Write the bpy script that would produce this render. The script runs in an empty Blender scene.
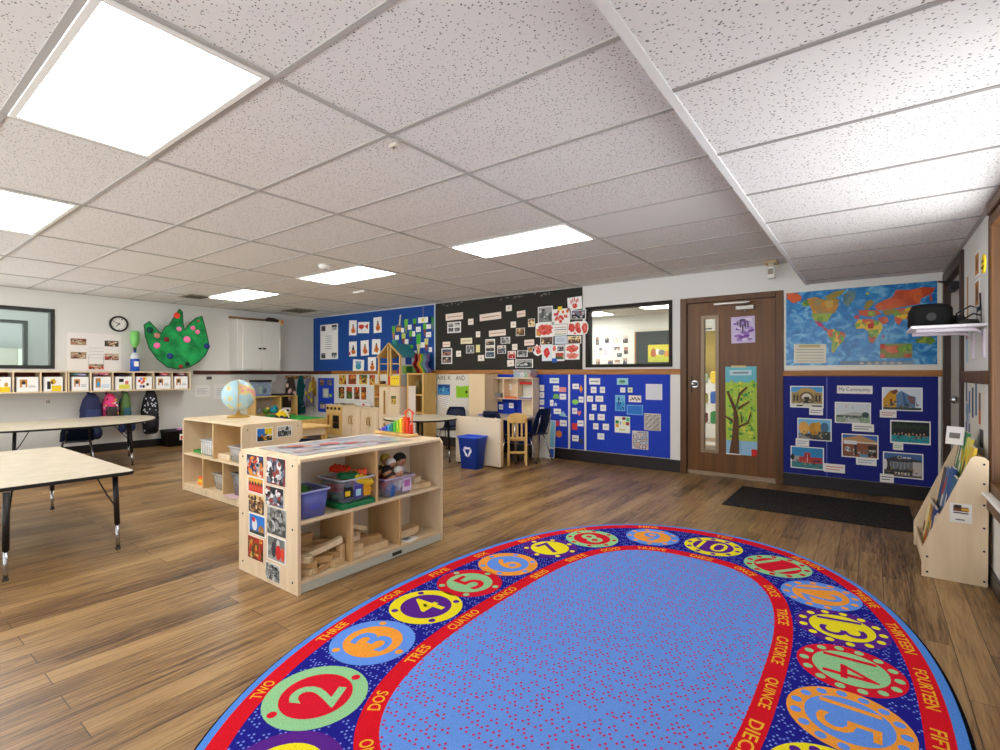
import bpy, bmesh, math, random
from mathutils import Vector, Matrix
C = bpy.context.scene.collection
PI = math.pi
# ------------------------------------------------------------------ camera, world, exposure
FPX, YAW, HOR, EYE = 500.0, math.radians(36.6), 374.0, 1.2
cam = bpy.data.cameras.new('camera'); cam.sensor_width = 36.0; cam.lens = 36.0 * FPX / 1000.0
cam.shift_y = -(375.0 - HOR) / 1000.0; cam.clip_start = 0.02
co = bpy.data.objects.new('camera', cam); C.objects.link(co)
co.location = (0, 0, EYE); co.rotation_euler = (PI / 2, 0, YAW)
bpy.context.scene.camera = co
vs = bpy.context.scene.view_settings
vs.view_transform = 'Standard'; vs.look = 'None'; vs.gamma = 1.0; vs.use_curve_mapping = False
vs.exposure = 0.46
w = bpy.data.worlds.new('daylight'); bpy.context.scene.world = w; w.use_nodes = True
w.node_tree.nodes['Background'].inputs[0].default_value = (0.93, 0.97, 1.0, 1)
wt = w.node_tree; wg = wt.nodes.new('ShaderNodeTexCoord'); wsx = wt.nodes.new('ShaderNodeSeparateXYZ'); wmr = wt.nodes.new('ShaderNodeMapRange')
wmr.inputs['From Min'].default_value = -0.25; wmr.inputs['From Max'].default_value = 0.1; wmr.inputs['To Min'].default_value = 4.8; wmr.inputs['To Max'].default_value = 1.0   # bright lower half added to lift the ceiling, softer sky above
wt.links.new(wg.outputs['Generated'], wsx.inputs[0]); wt.links.new(wsx.outputs[2], wmr.inputs['Value']); wt.links.new(wmr.outputs[0], wt.nodes['Background'].inputs[1])
LAMP = 9.5          # emission of the ceiling diffusers
# ------------------------------------------------------------------ room numbers (metres)
DW, LW, RW, CEIL, SOF, SOFX = 6.2, -9.58, 0.55, 2.41, 2.15, -0.56
# ------------------------------------------------------------------ materials
_m = {}
def lin(c):
    c = c / 255.0
    return c / 12.92 if c <= 0.04045 else ((c + 0.055) / 1.055) ** 2.4
def rgb(c): return (lin(c[0]), lin(c[1]), lin(c[2]), 1)
def M(c, rough=0.6, metal=0.0, spec=0.4):
    k = (tuple(c), rough, metal, spec)
    if k in _m: return _m[k]
    m = bpy.data.materials.new('paint_%d_%d_%d' % tuple(c)); m.use_nodes = True
    b = m.node_tree.nodes['Principled BSDF']
    b.inputs['Base Color'].default_value = rgb(c); b.inputs['Roughness'].default_value = rough
    b.inputs['Metallic'].default_value = metal; b.inputs['Specular IOR Level'].default_value = spec
    _m[k] = m; return m
def clear(c, fac=0.35, rough=0.15):
    k = ('clear', tuple(c), fac)
    if k in _m: return _m[k]
    m = bpy.data.materials.new('clear_plastic'); m.use_nodes = True
    nt = m.node_tree; b = nt.nodes['Principled BSDF']; out = nt.nodes['Material Output']
    b.inputs['Base Color'].default_value = rgb(c); b.inputs['Roughness'].default_value = rough
    t = nt.nodes.new('ShaderNodeBsdfTransparent'); x = nt.nodes.new('ShaderNodeMixShader')
    x.inputs[0].default_value = fac
    nt.links.new(t.outputs[0], x.inputs[1]); nt.links.new(b.outputs[0], x.inputs[2]); nt.links.new(x.outputs[0], out.inputs[0])
    _m[k] = m; return m
def node_mat(name, rough=0.6, spec=0.4):
    m = bpy.data.materials.new(name); m.use_nodes = True
    nt = m.node_tree; b = nt.nodes['Principled BSDF']
    b.inputs['Roughness'].default_value = rough; b.inputs['Specular IOR Level'].default_value = spec
    tc = nt.nodes.new('ShaderNodeTexCoord')
    return m, nt, b, tc
def ramp(nt, stops):
    r = nt.nodes.new('ShaderNodeValToRGB'); e = r.color_ramp.elements
    while len(e) < len(stops): e.new(0.5)
    for i, (p, c) in enumerate(stops): e[i].position = p; e[i].color = rgb(c)
    return r
def mapping(nt, tc, scale, loc=(0, 0, 0), rot=(0, 0, 0)):
    mp = nt.nodes.new('ShaderNodeMapping'); mp.inputs['Scale'].default_value = scale
    mp.inputs['Location'].default_value = loc; mp.inputs['Rotation'].default_value = rot
    nt.links.new(tc.outputs['Object'], mp.inputs[0]); return mp
def wood(name, c0, c1, scale=(3, 3, 28), rough=0.45):
    k = ('wood', name)
    if k in _m: return _m[k]
    m, nt, b, tc = node_mat(name, rough)
    mp = mapping(nt, tc, scale); n = nt.nodes.new('ShaderNodeTexNoise')
    n.inputs['Scale'].default_value = 1.0; n.inputs['Detail'].default_value = 4; n.inputs['Distortion'].default_value = 0.6
    r = ramp(nt, [(0.3, c0), (0.7, c1)])
    nt.links.new(mp.outputs[0], n.inputs[0]); nt.links.new(n.outputs[0], r.inputs[0]); nt.links.new(r.outputs[0], b.inputs['Base Color'])
    _m[k] = m; return m
BIRCH = wood('birch_ply', (222, 198, 160), (238, 218, 184), (16, 3, 3))
BIRCHV = wood('birch_ply_upright', (222, 197, 160), (238, 217, 184), (9, 9, 1.5))
BIRCHD = wood('maple_ply', (206, 168, 116), (224, 190, 140), (9, 9, 1.5))
PINE = wood('pine', (214, 168, 92), (232, 194, 122), (14, 14, 2))
OAK = wood('oak_rail', (150, 92, 28), (186, 124, 50), (2, 30, 30), 0.4)
WALNUT = wood('dark_rail', (70, 34, 24), (96, 50, 34), (30, 2, 30), 0.4)
DOORW = wood('walnut_door', (94, 58, 22), (118, 76, 34), (22, 22, 1.2), 0.42)
CASING = wood('door_casing', (84, 52, 24), (104, 68, 34), (22, 22, 1.2), 0.42)
BLOCKW = wood('block_maple', (212, 178, 128), (234, 208, 166), (12, 12, 12), 0.5)
BLOCKS = [BLOCKW, wood('block_pale', (228, 204, 162), (244, 226, 192), (12, 12, 12), 0.5), wood('block_dark', (186, 146, 94), (208, 172, 122), (12, 12, 12), 0.5)]
WHITE = M((238, 236, 230)); PAPER = M((244, 242, 238), 0.8); PALEPINK = M((240, 222, 208), 0.8)
BLACK = M((22, 21, 22), 0.5); CHROME = M((190, 192, 196), 0.2, 1.0); DARK = M((48, 46, 46), 0.6)
NAVY = M((24, 42, 78), 0.4); GREYL = M((176, 178, 178), 0.8)
RED = M((206, 38, 34)); ORANGE = M((236, 120, 28)); YELLOW = M((246, 212, 40)); GREEN = M((40, 150, 62)); BLUE = M((32, 92, 190)); PURPLE = M((112, 66, 160))
# ------------------------------------------------------------------ mesh builder
class B:
    def __init__(s): s.bm = bmesh.new(); s.mats = []
    def mi(s, m):
        if m not in s.mats: s.mats.append(m)
        return s.mats.index(m)
    def _fin(s, faces, m, smooth=False):
        i = s.mi(m)
        for f in faces: f.material_index = i; f.smooth = smooth
    def box(s, x0, x1, y0, y1, z0, z1, m, bev=0.0, T=None, seg=1):
        t = bmesh.new(); bmesh.ops.create_cube(t, size=1.0)
        for v in t.verts: v.co = Vector(((x0 + x1) / 2 + v.co.x * (x1 - x0), (y0 + y1) / 2 + v.co.y * (y1 - y0), (z0 + z1) / 2 + v.co.z * (z1 - z0)))
        if bev: bmesh.ops.bevel(t, geom=list(t.edges), offset=bev, segments=seg, affect='EDGES')
        s.merge(t, m, T); return s
    def merge(s, t, m, T=None, smooth=None):
        mp = {}
        for v in t.verts: mp[v] = s.bm.verts.new(T @ v.co if T is not None else v.co)
        fs = []
        for f in t.faces:
            try: g = s.bm.faces.new([mp[v] for v in f.verts]); g.smooth = f.smooth if smooth is None else smooth; fs.append(g)
            except ValueError: pass
        i = s.mi(m)
        for g in fs: g.material_index = i
        t.free()
    def loft(s, rings, m, smooth=True, caps=True, closed=False):
        R = [[s.bm.verts.new(p) for p in r] for r in rings]; n = len(R[0]); fs = []
        K = len(R)
        for a in range(K if closed else K - 1):
            for i in range(n):
                j = (i + 1) % n
                try: fs.append(s.bm.faces.new((R[a][i], R[a][j], R[(a + 1) % K][j], R[(a + 1) % K][i])))
                except ValueError: pass
        s._fin(fs, m, smooth)
        if caps and not closed:
            c = []
            for r in (list(reversed(R[0])), R[-1]):
                try: c.append(s.bm.faces.new(r))
                except ValueError: pass
            s._fin(c, m, False)
        return s
    def cyl(s, p0, p1, r0, m, r1=None, seg=12):
        return s.tube([p0, p1], [r0, r0 if r1 is None else r1], m, seg)
    def tube(s, pts, r, m, seg=8):
        pts = [Vector(p) for p in pts]; rings = []
        if not isinstance(r, (list, tuple)): r = [r] * len(pts)
        d0 = (pts[1] - pts[0]).normalized(); up = Vector((0, 0, 1)) if abs(d0.z) < 0.9 else Vector((1, 0, 0))
        a = d0.cross(up).normalized()
        for i, p in enumerate(pts):
            d = (pts[min(i + 1, len(pts) - 1)] - pts[max(i - 1, 0)])
            d = d.normalized() if d.length > 1e-9 else d0
            a = (a - d * a.dot(d)).normalized(); b = d.cross(a)
            rings.append([p + (a * math.cos(2 * PI * k / seg) + b * math.sin(2 * PI * k / seg)) * r[i] for k in range(seg)])
        return s.loft(rings, m)
    def prism(s, poly, h0, h1, m, ax='z', T=None):
        def P(u, v, h):
            p = Vector((u, v, h)) if ax == 'z' else (Vector((u, h, v)) if ax == 'y' else Vector((h, u, v)))
            return T @ p if T is not None else p
        lo = [s.bm.verts.new(P(u, v, h0)) for u, v in poly]; hi = [s.bm.verts.new(P(u, v, h1)) for u, v in poly]
        n = len(poly); fs = [s.bm.faces.new((lo[i], lo[(i + 1) % n], hi[(i + 1) % n], hi[i])) for i in range(n)]
        fs.append(s.bm.faces.new(list(reversed(lo)))); fs.append(s.bm.faces.new(hi))
        s._fin(fs, m); return s
    def ball(s, c, r, m, seg=16, rings=10, T=None):
        if not isinstance(r, (list, tuple)): r = (r, r, r)
        t = bmesh.new(); bmesh.ops.create_uvsphere(t, u_segments=seg, v_segments=rings, radius=1.0)
        for v in t.verts: v.co = Vector((c[0] + v.co.x * r[0], c[1] + v.co.y * r[1], c[2] + v.co.z * r[2]))
        s.merge(t, m, T, True); return s
    def lathe(s, prof, m, c=(0, 0, 0), seg=20, caps=True):
        return s.loft([[Vector((c[0] + r * math.cos(2 * PI * k / seg), c[1] + r * math.sin(2 * PI * k / seg), c[2] + z)) for k in range(seg)] for r, z in prof], m, True, caps)
    def grid(s, rows, m, thick=None, smooth=True):
        V = [[s.bm.verts.new(p) for p in r] for r in rows]; fs = []
        for a in range(len(V) - 1):
            for i in range(len(V[0]) - 1): fs.append(s.bm.faces.new((V[a][i], V[a][i + 1], V[a + 1][i + 1], V[a + 1][i])))
        s._fin(fs, m, smooth)
        if thick:
            g = bmesh.ops.solidify(s.bm, geom=fs, thickness=thick)
            s._fin([f for f in g['geom'] if isinstance(f, bmesh.types.BMFace)], m, smooth)
        return s
    def flat(s, pts, m, z=0.0):
        try: f = s.bm.faces.new([s.bm.verts.new((p[0], p[1], z)) for p in pts])
        except ValueError: return s
        s._fin([f], m); return s
    def build(s, name, parent=None, loc=None, rot=None, fix=True):
        if fix: bmesh.ops.recalc_face_normals(s.bm, faces=list(s.bm.faces))
        me = bpy.data.meshes.new(name); s.bm.to_mesh(me); s.bm.free()
        for m in s.mats: me.materials.append(m)
        o = bpy.data.objects.new(name, me); C.objects.link(o)
        if parent is not None: o.parent = parent
        if loc is not None: o.location = loc
        if rot is not None: o.rotation_euler = rot
        return o
def tag(o, label, cat, group=None, kind=None):
    o['label'] = label; o['category'] = cat
    if group: o['group'] = group
    if kind: o['kind'] = kind
    return o
def thing(name, label, cat, loc=(0, 0, 0), rz=0.0, group=None):
    o = bpy.data.objects.new(name, None); C.objects.link(o); o.location = loc; o.rotation_euler = (0, 0, rz)
    o.empty_display_size = 0.1
    return tag(o, label, cat, group)
def struct(o): o['kind'] = 'structure'; return o
def dup(root, loc, rz, label=None, group=None):
    r = root.copy(); C.objects.link(r); r.location = loc; r.rotation_euler = (0, 0, rz)
    if label: r['label'] = label
    if group: r['group'] = group
    for ch in list(root.children):
        c = ch.copy(); C.objects.link(c); c.parent = r
        for g in list(ch.children):
            d = g.copy(); C.objects.link(d); d.parent = c
    return r
# text as polygons -----------------------------------------------------------------
_t = {}
def glyphs(txt, bold=0.0):
    if (txt, bold) in _t: return _t[(txt, bold)]
    cu = bpy.data.curves.new('lettering', 'FONT'); cu.body = txt; cu.size = 1.0; cu.resolution_u = 3; cu.offset = bold
    o = bpy.data.objects.new('lettering', cu); C.objects.link(o)
    dg = bpy.context.evaluated_depsgraph_get(); me = bpy.data.meshes.new_from_object(o.evaluated_get(dg))
    vs_ = [v.co.copy() for v in me.vertices]; fs = [list(p.vertices) for p in me.polygons]
    bpy.data.objects.remove(o); bpy.data.curves.remove(cu); bpy.data.meshes.remove(me)
    xs = [v.x for v in vs_]; ys = [v.y for v in vs_]
    _t[(txt, bold)] = (vs_, fs, min(xs), max(xs), min(ys), max(ys)); return _t[(txt, bold)]
def put_text(b, txt, w, h, m, fn, bold=0.0):
    """letters fitted into a w x h box centred on the origin; fn maps (x, y) to a point"""
    v, f, x0, x1, y0, y1 = glyphs(txt, bold)
    V = [b.bm.verts.new(fn(((p.x - x0) / (x1 - x0) - 0.5) * w, ((p.y - y0) / (y1 - y0) - 0.5) * h)) for p in v]
    fs = []
    for q in f:
        try: fs.append(b.bm.faces.new([V[i] for i in q]))
        except ValueError: pass
    b._fin(fs, m)
# planes: where the eye's line through a measured point meets a wall, and a frame there ------
FX, FY = -math.sin(YAW), math.cos(YAW)
def ray(px, py):
    a = (px - 500.0) / FPX
    return Vector((FX + a * FY, FY - a * FX, -(py - HOR) / FPX))
def hit(px, py, ax, val):
    d = ray(px, py); o = Vector((0, 0, EYE)); return o + d * ((val - o[ax]) / d[ax])
def frame(side, p):
    """matrix whose x runs right along the wall as seen from the room, y up, z out of the wall"""
    u, n = {'back': ((1, 0, 0), (0, -1, 0)), 'left': ((0, 1, 0), (1, 0, 0)), 'right': ((0, -1, 0), (-1, 0, 0))}[side]
    u, n, v = Vector(u), Vector(n), Vector((0, 0, 1))
    m = Matrix(((u.x, v.x, n.x, p.x), (u.y, v.y, n.y, p.y), (u.z, v.z, n.z, p.z), (0, 0, 0, 1)))
    return m
AX = {'back': (1, DW), 'left': (0, LW), 'right': (0, RW)}
def wall_rect(side, r, off=0.0, val=None):
    ax, v = AX[side]; v = v if val is None else val
    v = v + (-off if side in ('back', 'right') else off)
    x0, y0, x1, y1 = r; xc, yc = (x0 + x1) / 2, (y0 + y1) / 2
    a, b_ = hit(x0, yc, ax, v), hit(x1, yc, ax, v); t, d = hit(xc, y0, ax, v), hit(xc, y1, ax, v)
    k = 1 if side == 'back' else 0
    j = 0 if side == 'back' else 1
    p = Vector((0, 0, 0)); p[ax] = v; p[j] = (a[j] + b_[j]) / 2; p.z = (t.z + d.z) / 2
    return p, abs(b_[j] - a[j]), abs(t.z - d.z)
def rects(b, w, h, art, z0):
    for i, a in enumerate(art):
        z = z0 + 0.0003 + 0.00008 * i; k = a[0]
        if k == 'r': b.flat([((a[1] - .5) * w, (a[2] - .5) * h), ((a[3] - .5) * w, (a[2] - .5) * h), ((a[3] - .5) * w, (a[4] - .5) * h), ((a[1] - .5) * w, (a[4] - .5) * h)], a[5], z)
        elif k == 'e': b.flat([((a[1] - .5 + a[3] * math.cos(2 * PI * q / 14)) * w, (a[2] - .5 + a[4] * math.sin(2 * PI * q / 14)) * h) for q in range(14)], a[5], z)
        elif k == 'p': b.flat([((u - .5) * w, (v - .5) * h) for u, v in a[1]], a[2], z)
        elif k == 't': put_text(b, a[1], a[4] * w, a[5] * h, a[6], lambda x, y, a=a: Vector(((a[2] - .5) * w + x, (a[3] - .5) * h + y, z)))
def sheet(name, label, cat, side, r, col, art=(), off=0.0005, rot=0.0, group=None, val=None, outline=None, thick=0.002, parent=None):
    """a sheet of paper or card lying on a wall at the place measured for it"""
    p, w_, h_ = wall_rect(side, r, off, val)
    b = B(); ol = outline or [(0, 0), (1, 0), (1, 1), (0, 1)]
    b.prism([((u - .5) * w_, (v - .5) * h_) for u, v in ol], 0, thick, col)
    bmesh.ops.recalc_face_normals(b.bm, faces=list(b.bm.faces))
    rects(b, w_, h_, art, thick)
    o = b.build(name, parent, fix=False)
    o.matrix_world = frame(side, p) @ Matrix.Rotation(rot, 4, 'Z')
    if label: tag(o, label, cat, group)
    return o
PAL = {
 'food': [(150, 60, 30), (210, 140, 40), (90, 40, 25), (220, 180, 80), (60, 90, 40), (190, 60, 40)],
 'class': [(60, 55, 55), (200, 180, 150), (120, 100, 85), (225, 215, 205), (70, 90, 110), (170, 120, 95)],
 'fire': [(30, 60, 120), (210, 70, 40), (30, 30, 35), (230, 150, 40), (180, 180, 190), (240, 220, 200)],
 'street': [(60, 60, 70), (190, 190, 195), (30, 30, 35), (150, 60, 50), (230, 230, 230), (110, 120, 140)],
 'grey': [(40, 42, 44), (120, 122, 120), (200, 202, 198), (80, 84, 82), (160, 162, 156)],
 'warm': [(225, 190, 120), (90, 60, 40), (240, 215, 160), (150, 100, 60), (60, 40, 30)],
 'mixed': [(110, 50, 40), (200, 60, 50), (220, 200, 170), (70, 60, 50), (160, 140, 110), (190, 170, 150)],
 'red': [(196, 44, 36), (220, 80, 60), (240, 220, 215), (170, 40, 40), (235, 150, 130)],
 'blue': [(30, 110, 190), (60, 150, 210), (20, 70, 140), (120, 190, 220)],
}
def photo(pal, seed, n=9, box=(0.05, 0.05, 0.95, 0.95)):
    r = random.Random(seed); c = [M(x, 0.5) for x in PAL[pal]]; x0, y0, x1, y1 = box; W, H = x1 - x0, y1 - y0
    a = [('r', x0, y0, x1, y1, r.choice(c)), ('r', x0, y0 + H * r.uniform(.5, .7), x1, y1, r.choice(c))]
    for i in range(int(n * 1.7)):
        ru, rv = r.uniform(.04, .14) * W, r.uniform(.04, .17) * H
        a.append(('e', r.uniform(x0 + ru, x1 - ru), r.uniform(y0 + rv, y1 - rv), ru, rv, r.choice(c)))
    return a
def blob(u, v, ru, rv, cols, seed, k=22):
    r = random.Random(seed); a = [('p', [(u + ru * r.uniform(.72, 1.08) * math.cos(2 * PI * q / k), v + rv * r.uniform(.72, 1.08) * math.sin(2 * PI * q / k)) for q in range(k)], cols[0])]
    for i in range(7):
        t_, s_ = r.uniform(0, 2 * PI), r.uniform(0, .62); x, y = u + ru * s_ * math.cos(t_), v + rv * s_ * math.sin(t_); e = r.uniform(.12, .34)
        a.append(('p', [(x + ru * e * r.uniform(.6, 1) * math.cos(2 * PI * q / 9), y + rv * e * r.uniform(.6, 1) * math.sin(2 * PI * q / 9)) for q in range(9)], cols[1 + i % (len(cols) - 1)]))
    return a
def grain(seed, cols, n=26, box=(.08, .12, .92, .66)):
    r = random.Random(seed); a = []
    for i in range(n):
        x, y = r.uniform(box[0], box[2] - .04), r.uniform(box[1], box[3] - .05); a.append(('r', x, y, x + r.uniform(.015, .06), y + r.uniform(.02, .09), M(r.choice(cols), .5)))
    return a
def lines(n=3, c=(120, 118, 116), x0=.15, x1=.85, y0=.25, y1=.75, t=.35):
    m = M(c); s_ = (y1 - y0) / max(1, n)
    return [('r', x0, y0 + s_ * (k + .5 - t / 2), x1 - (.18 * (x1 - x0) if k % 2 == 0 and n > 1 else 0), y0 + s_ * (k + .5 + t / 2), m) for k in range(n)]
# ------------------------------------------------------------------ floor, walls, ceiling
def floor_mat():
    m, nt, b, tc = node_mat('vinyl_planks', 0.36, 0.45)
    L = nt.links
    mp = mapping(nt, tc, (1, 1, 1), (0.07, 0.3, 0), (0, 0, PI / 2))
    br = nt.nodes.new('ShaderNodeTexBrick'); br.offset = 0.37; br.offset_frequency = 2
    br.inputs['Color1'].default_value = (0, 0, 0, 1); br.inputs['Color2'].default_value = (1, 1, 1, 1)
    br.inputs['Mortar'].default_value = (0.5, 0.5, 0.5, 1); br.inputs['Scale'].default_value = 1.0
    br.inputs['Mortar Size'].default_value = 0.0016; br.inputs['Brick Width'].default_value = 1.22; br.inputs['Row Height'].default_value = 0.118
    L.new(mp.outputs[0], br.inputs[0])
    # every plank shifts the grain so that it breaks at the joints
    sh = nt.nodes.new('ShaderNodeVectorMath'); sh.operation = 'MULTIPLY_ADD'
    sh.inputs[1].default_value = (7.0, 9.0, 3.0)
    L.new(br.outputs['Color'], sh.inputs[0])
    mp2 = mapping(nt, tc, (62, 3.0, 1)); L.new(mp2.outputs[0], sh.inputs[2])
    n = nt.nodes.new('ShaderNodeTexNoise'); n.inputs['Scale'].default_value = 1.0; n.inputs['Detail'].default_value = 5; n.inputs['Roughness'].default_value = 0.65; n.inputs['Distortion'].default_value = 1.2
    L.new(sh.outputs[0], n.inputs[0])
    n2 = nt.nodes.new('ShaderNodeTexNoise'); n2.inputs['Scale'].default_value = 1.0; n2.inputs['Detail'].default_value = 3
    mp3 = mapping(nt, tc, (5, 0.9, 1)); L.new(mp3.outputs[0], n2.inputs[0])
    mx = nt.nodes.new('ShaderNodeMix'); mx.data_type = 'FLOAT'; mx.inputs[0].default_value = 0.4
    L.new(n.outputs[0], mx.inputs[2]); L.new(n2.outputs[0], mx.inputs[3])
    bw = nt.nodes.new('ShaderNodeMath'); bw.operation = 'MULTIPLY_ADD'; bw.inputs[1].default_value = 0.11
    sep = nt.nodes.new('ShaderNodeSeparateColor'); L.new(br.outputs['Color'], sep.inputs[0]); L.new(sep.outputs[0], bw.inputs[0]); L.new(mx.outputs[0], bw.inputs[2])
    r = ramp(nt, [(0.38, (48, 32, 18)), (0.46, (98, 70, 42)), (0.54, (136, 103, 63)), (0.68, (170, 136, 90))])
    L.new(bw.outputs[0], r.inputs[0])
    dk = nt.nodes.new('ShaderNodeMix'); dk.data_type = 'RGBA'; dk.inputs[7].default_value = rgb((52, 36, 24))
    L.new(br.outputs['Fac'], dk.inputs[0]); L.new(r.outputs[0], dk.inputs[6]); L.new(dk.outputs[2], b.inputs['Base Color'])
    return m
def tile_mat(name, c):
    m, nt, b, tc = node_mat(name, 0.9, 0.1); L = nt.links
    mp = mapping(nt, tc, (1.0, 1.25, 1)); v = nt.nodes.new('ShaderNodeTexVoronoi'); v.inputs['Scale'].default_value = 62; L.new(mp.outputs[0], v.inputs[0])
    n = nt.nodes.new('ShaderNodeTexNoise'); n.inputs['Scale'].default_value = 150; n.inputs['Detail'].default_value = 1; L.new(tc.outputs['Object'], n.inputs[0])
    s = nt.nodes.new('ShaderNodeMath'); s.operation = 'MULTIPLY_ADD'; s.inputs[1].default_value = 0.55; L.new(n.outputs[0], s.inputs[0]); L.new(v.outputs['Distance'], s.inputs[2])
    r = ramp(nt, [(0.43, (104, 98, 94)), (0.52, c)])
    L.new(s.outputs[0], r.inputs[0]); L.new(r.outputs[0], b.inputs['Base Color'])
    return m
WALLP = M((222, 221, 216), 0.75); TILE = tile_mat('fissured_tile', (224, 221, 218)); TBAR = M((176, 172, 168), 0.5)
X0, X1, Y0, Y1 = LW, 3.2, -3.5, DW
b = B(); FM = floor_mat(); b.box(LW - .12, RW + .12, -3.0, DW, -0.1, 0, FM); b.box(-13.5, LW - .12, .3, DW, -.1, 0, FM); b.box(-13.5, 4, DW, 12.0, -0.1, 0, FM); struct(b.build('floor'))
# left wall with the opening of the inner window
def holed(name, side, u0, u1, z0, z1, holes, d0, d1, mat):
    """a wall slab between d0 and d1 with rectangular openings (u range, z range)"""
    b = B(); us = sorted({u0, u1} | {h[0] for h in holes} | {h[1] for h in holes})
    for a, c in zip(us, us[1:]):
        hs = sorted([h for h in holes if h[0] <= a + 1e-6 and h[1] >= c - 1e-6], key=lambda h: h[2]); z = z0
        for h in hs + [(0, 0, z1, z1)]:
            if h[2] > z + 1e-6:
                if side == 'back': b.box(a, c, d0, d1, z, h[2], mat)
                else: b.box(d0, d1, a, c, z, h[2], mat)
            z = h[3]
    bmesh.ops.remove_doubles(b.bm, verts=list(b.bm.verts), dist=1e-5)
    return struct(b.build(name))
W1 = (0.62, 1.96, 1.30, 2.12); W2 = (-3.12, -1.985, 1.31, 2.09); DR = (-1.80, -0.83, 0.0, 2.05); W3 = (1.9, 3.93, 0.56, 2.06); D2 = (5.06, 6.1, 0.0, 2.04)
holed('wall_left', 'left', 0.3, 12.0, 0, 2.6, [W1], LW - 0.12, LW, WALLP)
holed('wall_back', 'back', LW, 4.0, 0, 2.6, [W2, DR], DW, DW + 0.12, WALLP)
holed('wall_right', 'left', -2.0, DW, 0, 2.6, [W3, D2], RW, RW + 0.12, WALLP)
# main ceiling, with its exposed T-bar grid, and the lowered strip along the right wall
CX0, CDX, CY0, CDY = -1.95, 1.29, 1.09, 0.603
b = B(); b.box(LW, SOFX + 0.06, -3.0, DW, CEIL, CEIL + 0.05, TILE); struct(b.build('ceiling'))
b = B()
for k in range(-1, 7): x = CX0 - CDX * k; (LW < x < SOFX) and b.box(x - 0.012, x + 0.012, -3.0, DW, CEIL - 0.006, CEIL + 0.004, TBAR)
for k in range(-6, 9): y = CY0 + CDY * k; b.box(LW, SOFX, y - 0.012, y + 0.012, CEIL - 0.005, CEIL + 0.004, TBAR)
b.box(LW, LW + 0.02, -3.0, DW, CEIL - 0.008, CEIL, TBAR); b.box(LW, SOFX, DW - 0.02, DW, CEIL - 0.008, CEIL, TBAR)
struct(b.build('trim_1'))
b = B(); b.box(SOFX + 0.004, RW, -2.0, DW, SOF, SOF + 0.05, TILE)
struct(b.build('ceiling.001'))
b = B(); b.box(SOFX - 0.004, SOFX + 0.026, -2.0, DW, SOF - 0.008, SOF + 0.03, M((226, 225, 222), 0.4)); b.box(SOFX - 0.004, SOFX + 0.004, -2.0, DW, SOF + 0.02, CEIL, WALLP)
for k in range(-6, 8): y = 1.69 + 0.61 * k; b.box(SOFX + 0.02, RW, y - 0.009, y + 0.009, SOF - 0.004, SOF + 0.002, M((150, 146, 142), 0.5))
b.box(RW - 0.02, RW, -2.0, DW, SOF - 0.008, SOF, TBAR); struct(b.build('trim_2'))
# smooth replacement panels in the grid
for nm, cx, ry in (('ceiling.002', 3, 1), ('ceiling.003', -1, 4), ('ceiling.004', 1, 6)):
    xa = CX0 - CDX * cx; ya = CY0 + CDY * ry; b = B()
    b.box(max(xa - CDX, LW) + 0.013, min(xa, SOFX) - 0.013, ya + 0.013, ya + CDY - 0.013, CEIL - 0.003, CEIL + 0.002, M((226, 224, 221), 0.6)); struct(b.build(nm))
# chair rails and baseboards
b = B(); b.box(LW, LW + 0.022, 3.84, DW, 1.195, 1.262, WALNUT, 0.004); struct(b.build('trim_3'))
b = B(); b.box(LW, -8.9, DW - 0.022, DW, 1.195, 1.262, WALNUT, 0.004); struct(b.build('trim_4'))
b = B(); b.box(-8.9, -1.86, DW - 0.022, DW, 1.195, 1.262, OAK, 0.004); struct(b.build('trim_5'))
b = B(); b.box(-0.77, RW, DW - 0.022, DW, 1.178, 1.236, OAK, 0.004); struct(b.build('trim_6'))
b = B(); b.box(RW - 0.02, RW, 3.98, 5.0, 1.14, 1.22, CASING, 0.004); struct(b.build('trim_7'))
BASE = M((36, 32, 36), 0.35)
b = B(); b.box(LW, LW + 0.014, 0.3, DW, 0, 0.12, BASE, 0.003); struct(b.build('baseboard_left'))
b = B(); b.box(LW, -1.86, DW - 0.016, DW, 0, 0.15, BASE, 0.003); b.box(-0.77, RW, DW - 0.016, DW, 0, 0.13, BASE, 0.003); struct(b.build('baseboard_back'))
b = B(); b.box(RW - 0.014, RW, -2.0, 4.98, 0, 0.1, BASE, 0.003); struct(b.build('baseboard_right'))
# white seam strips on the back wall
b = B(); b.box(-1.985, -1.86, DW - 0.012, DW, 0.15, 1.194, M((230, 230, 226))); struct(b.build('trim_8'))
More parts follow.
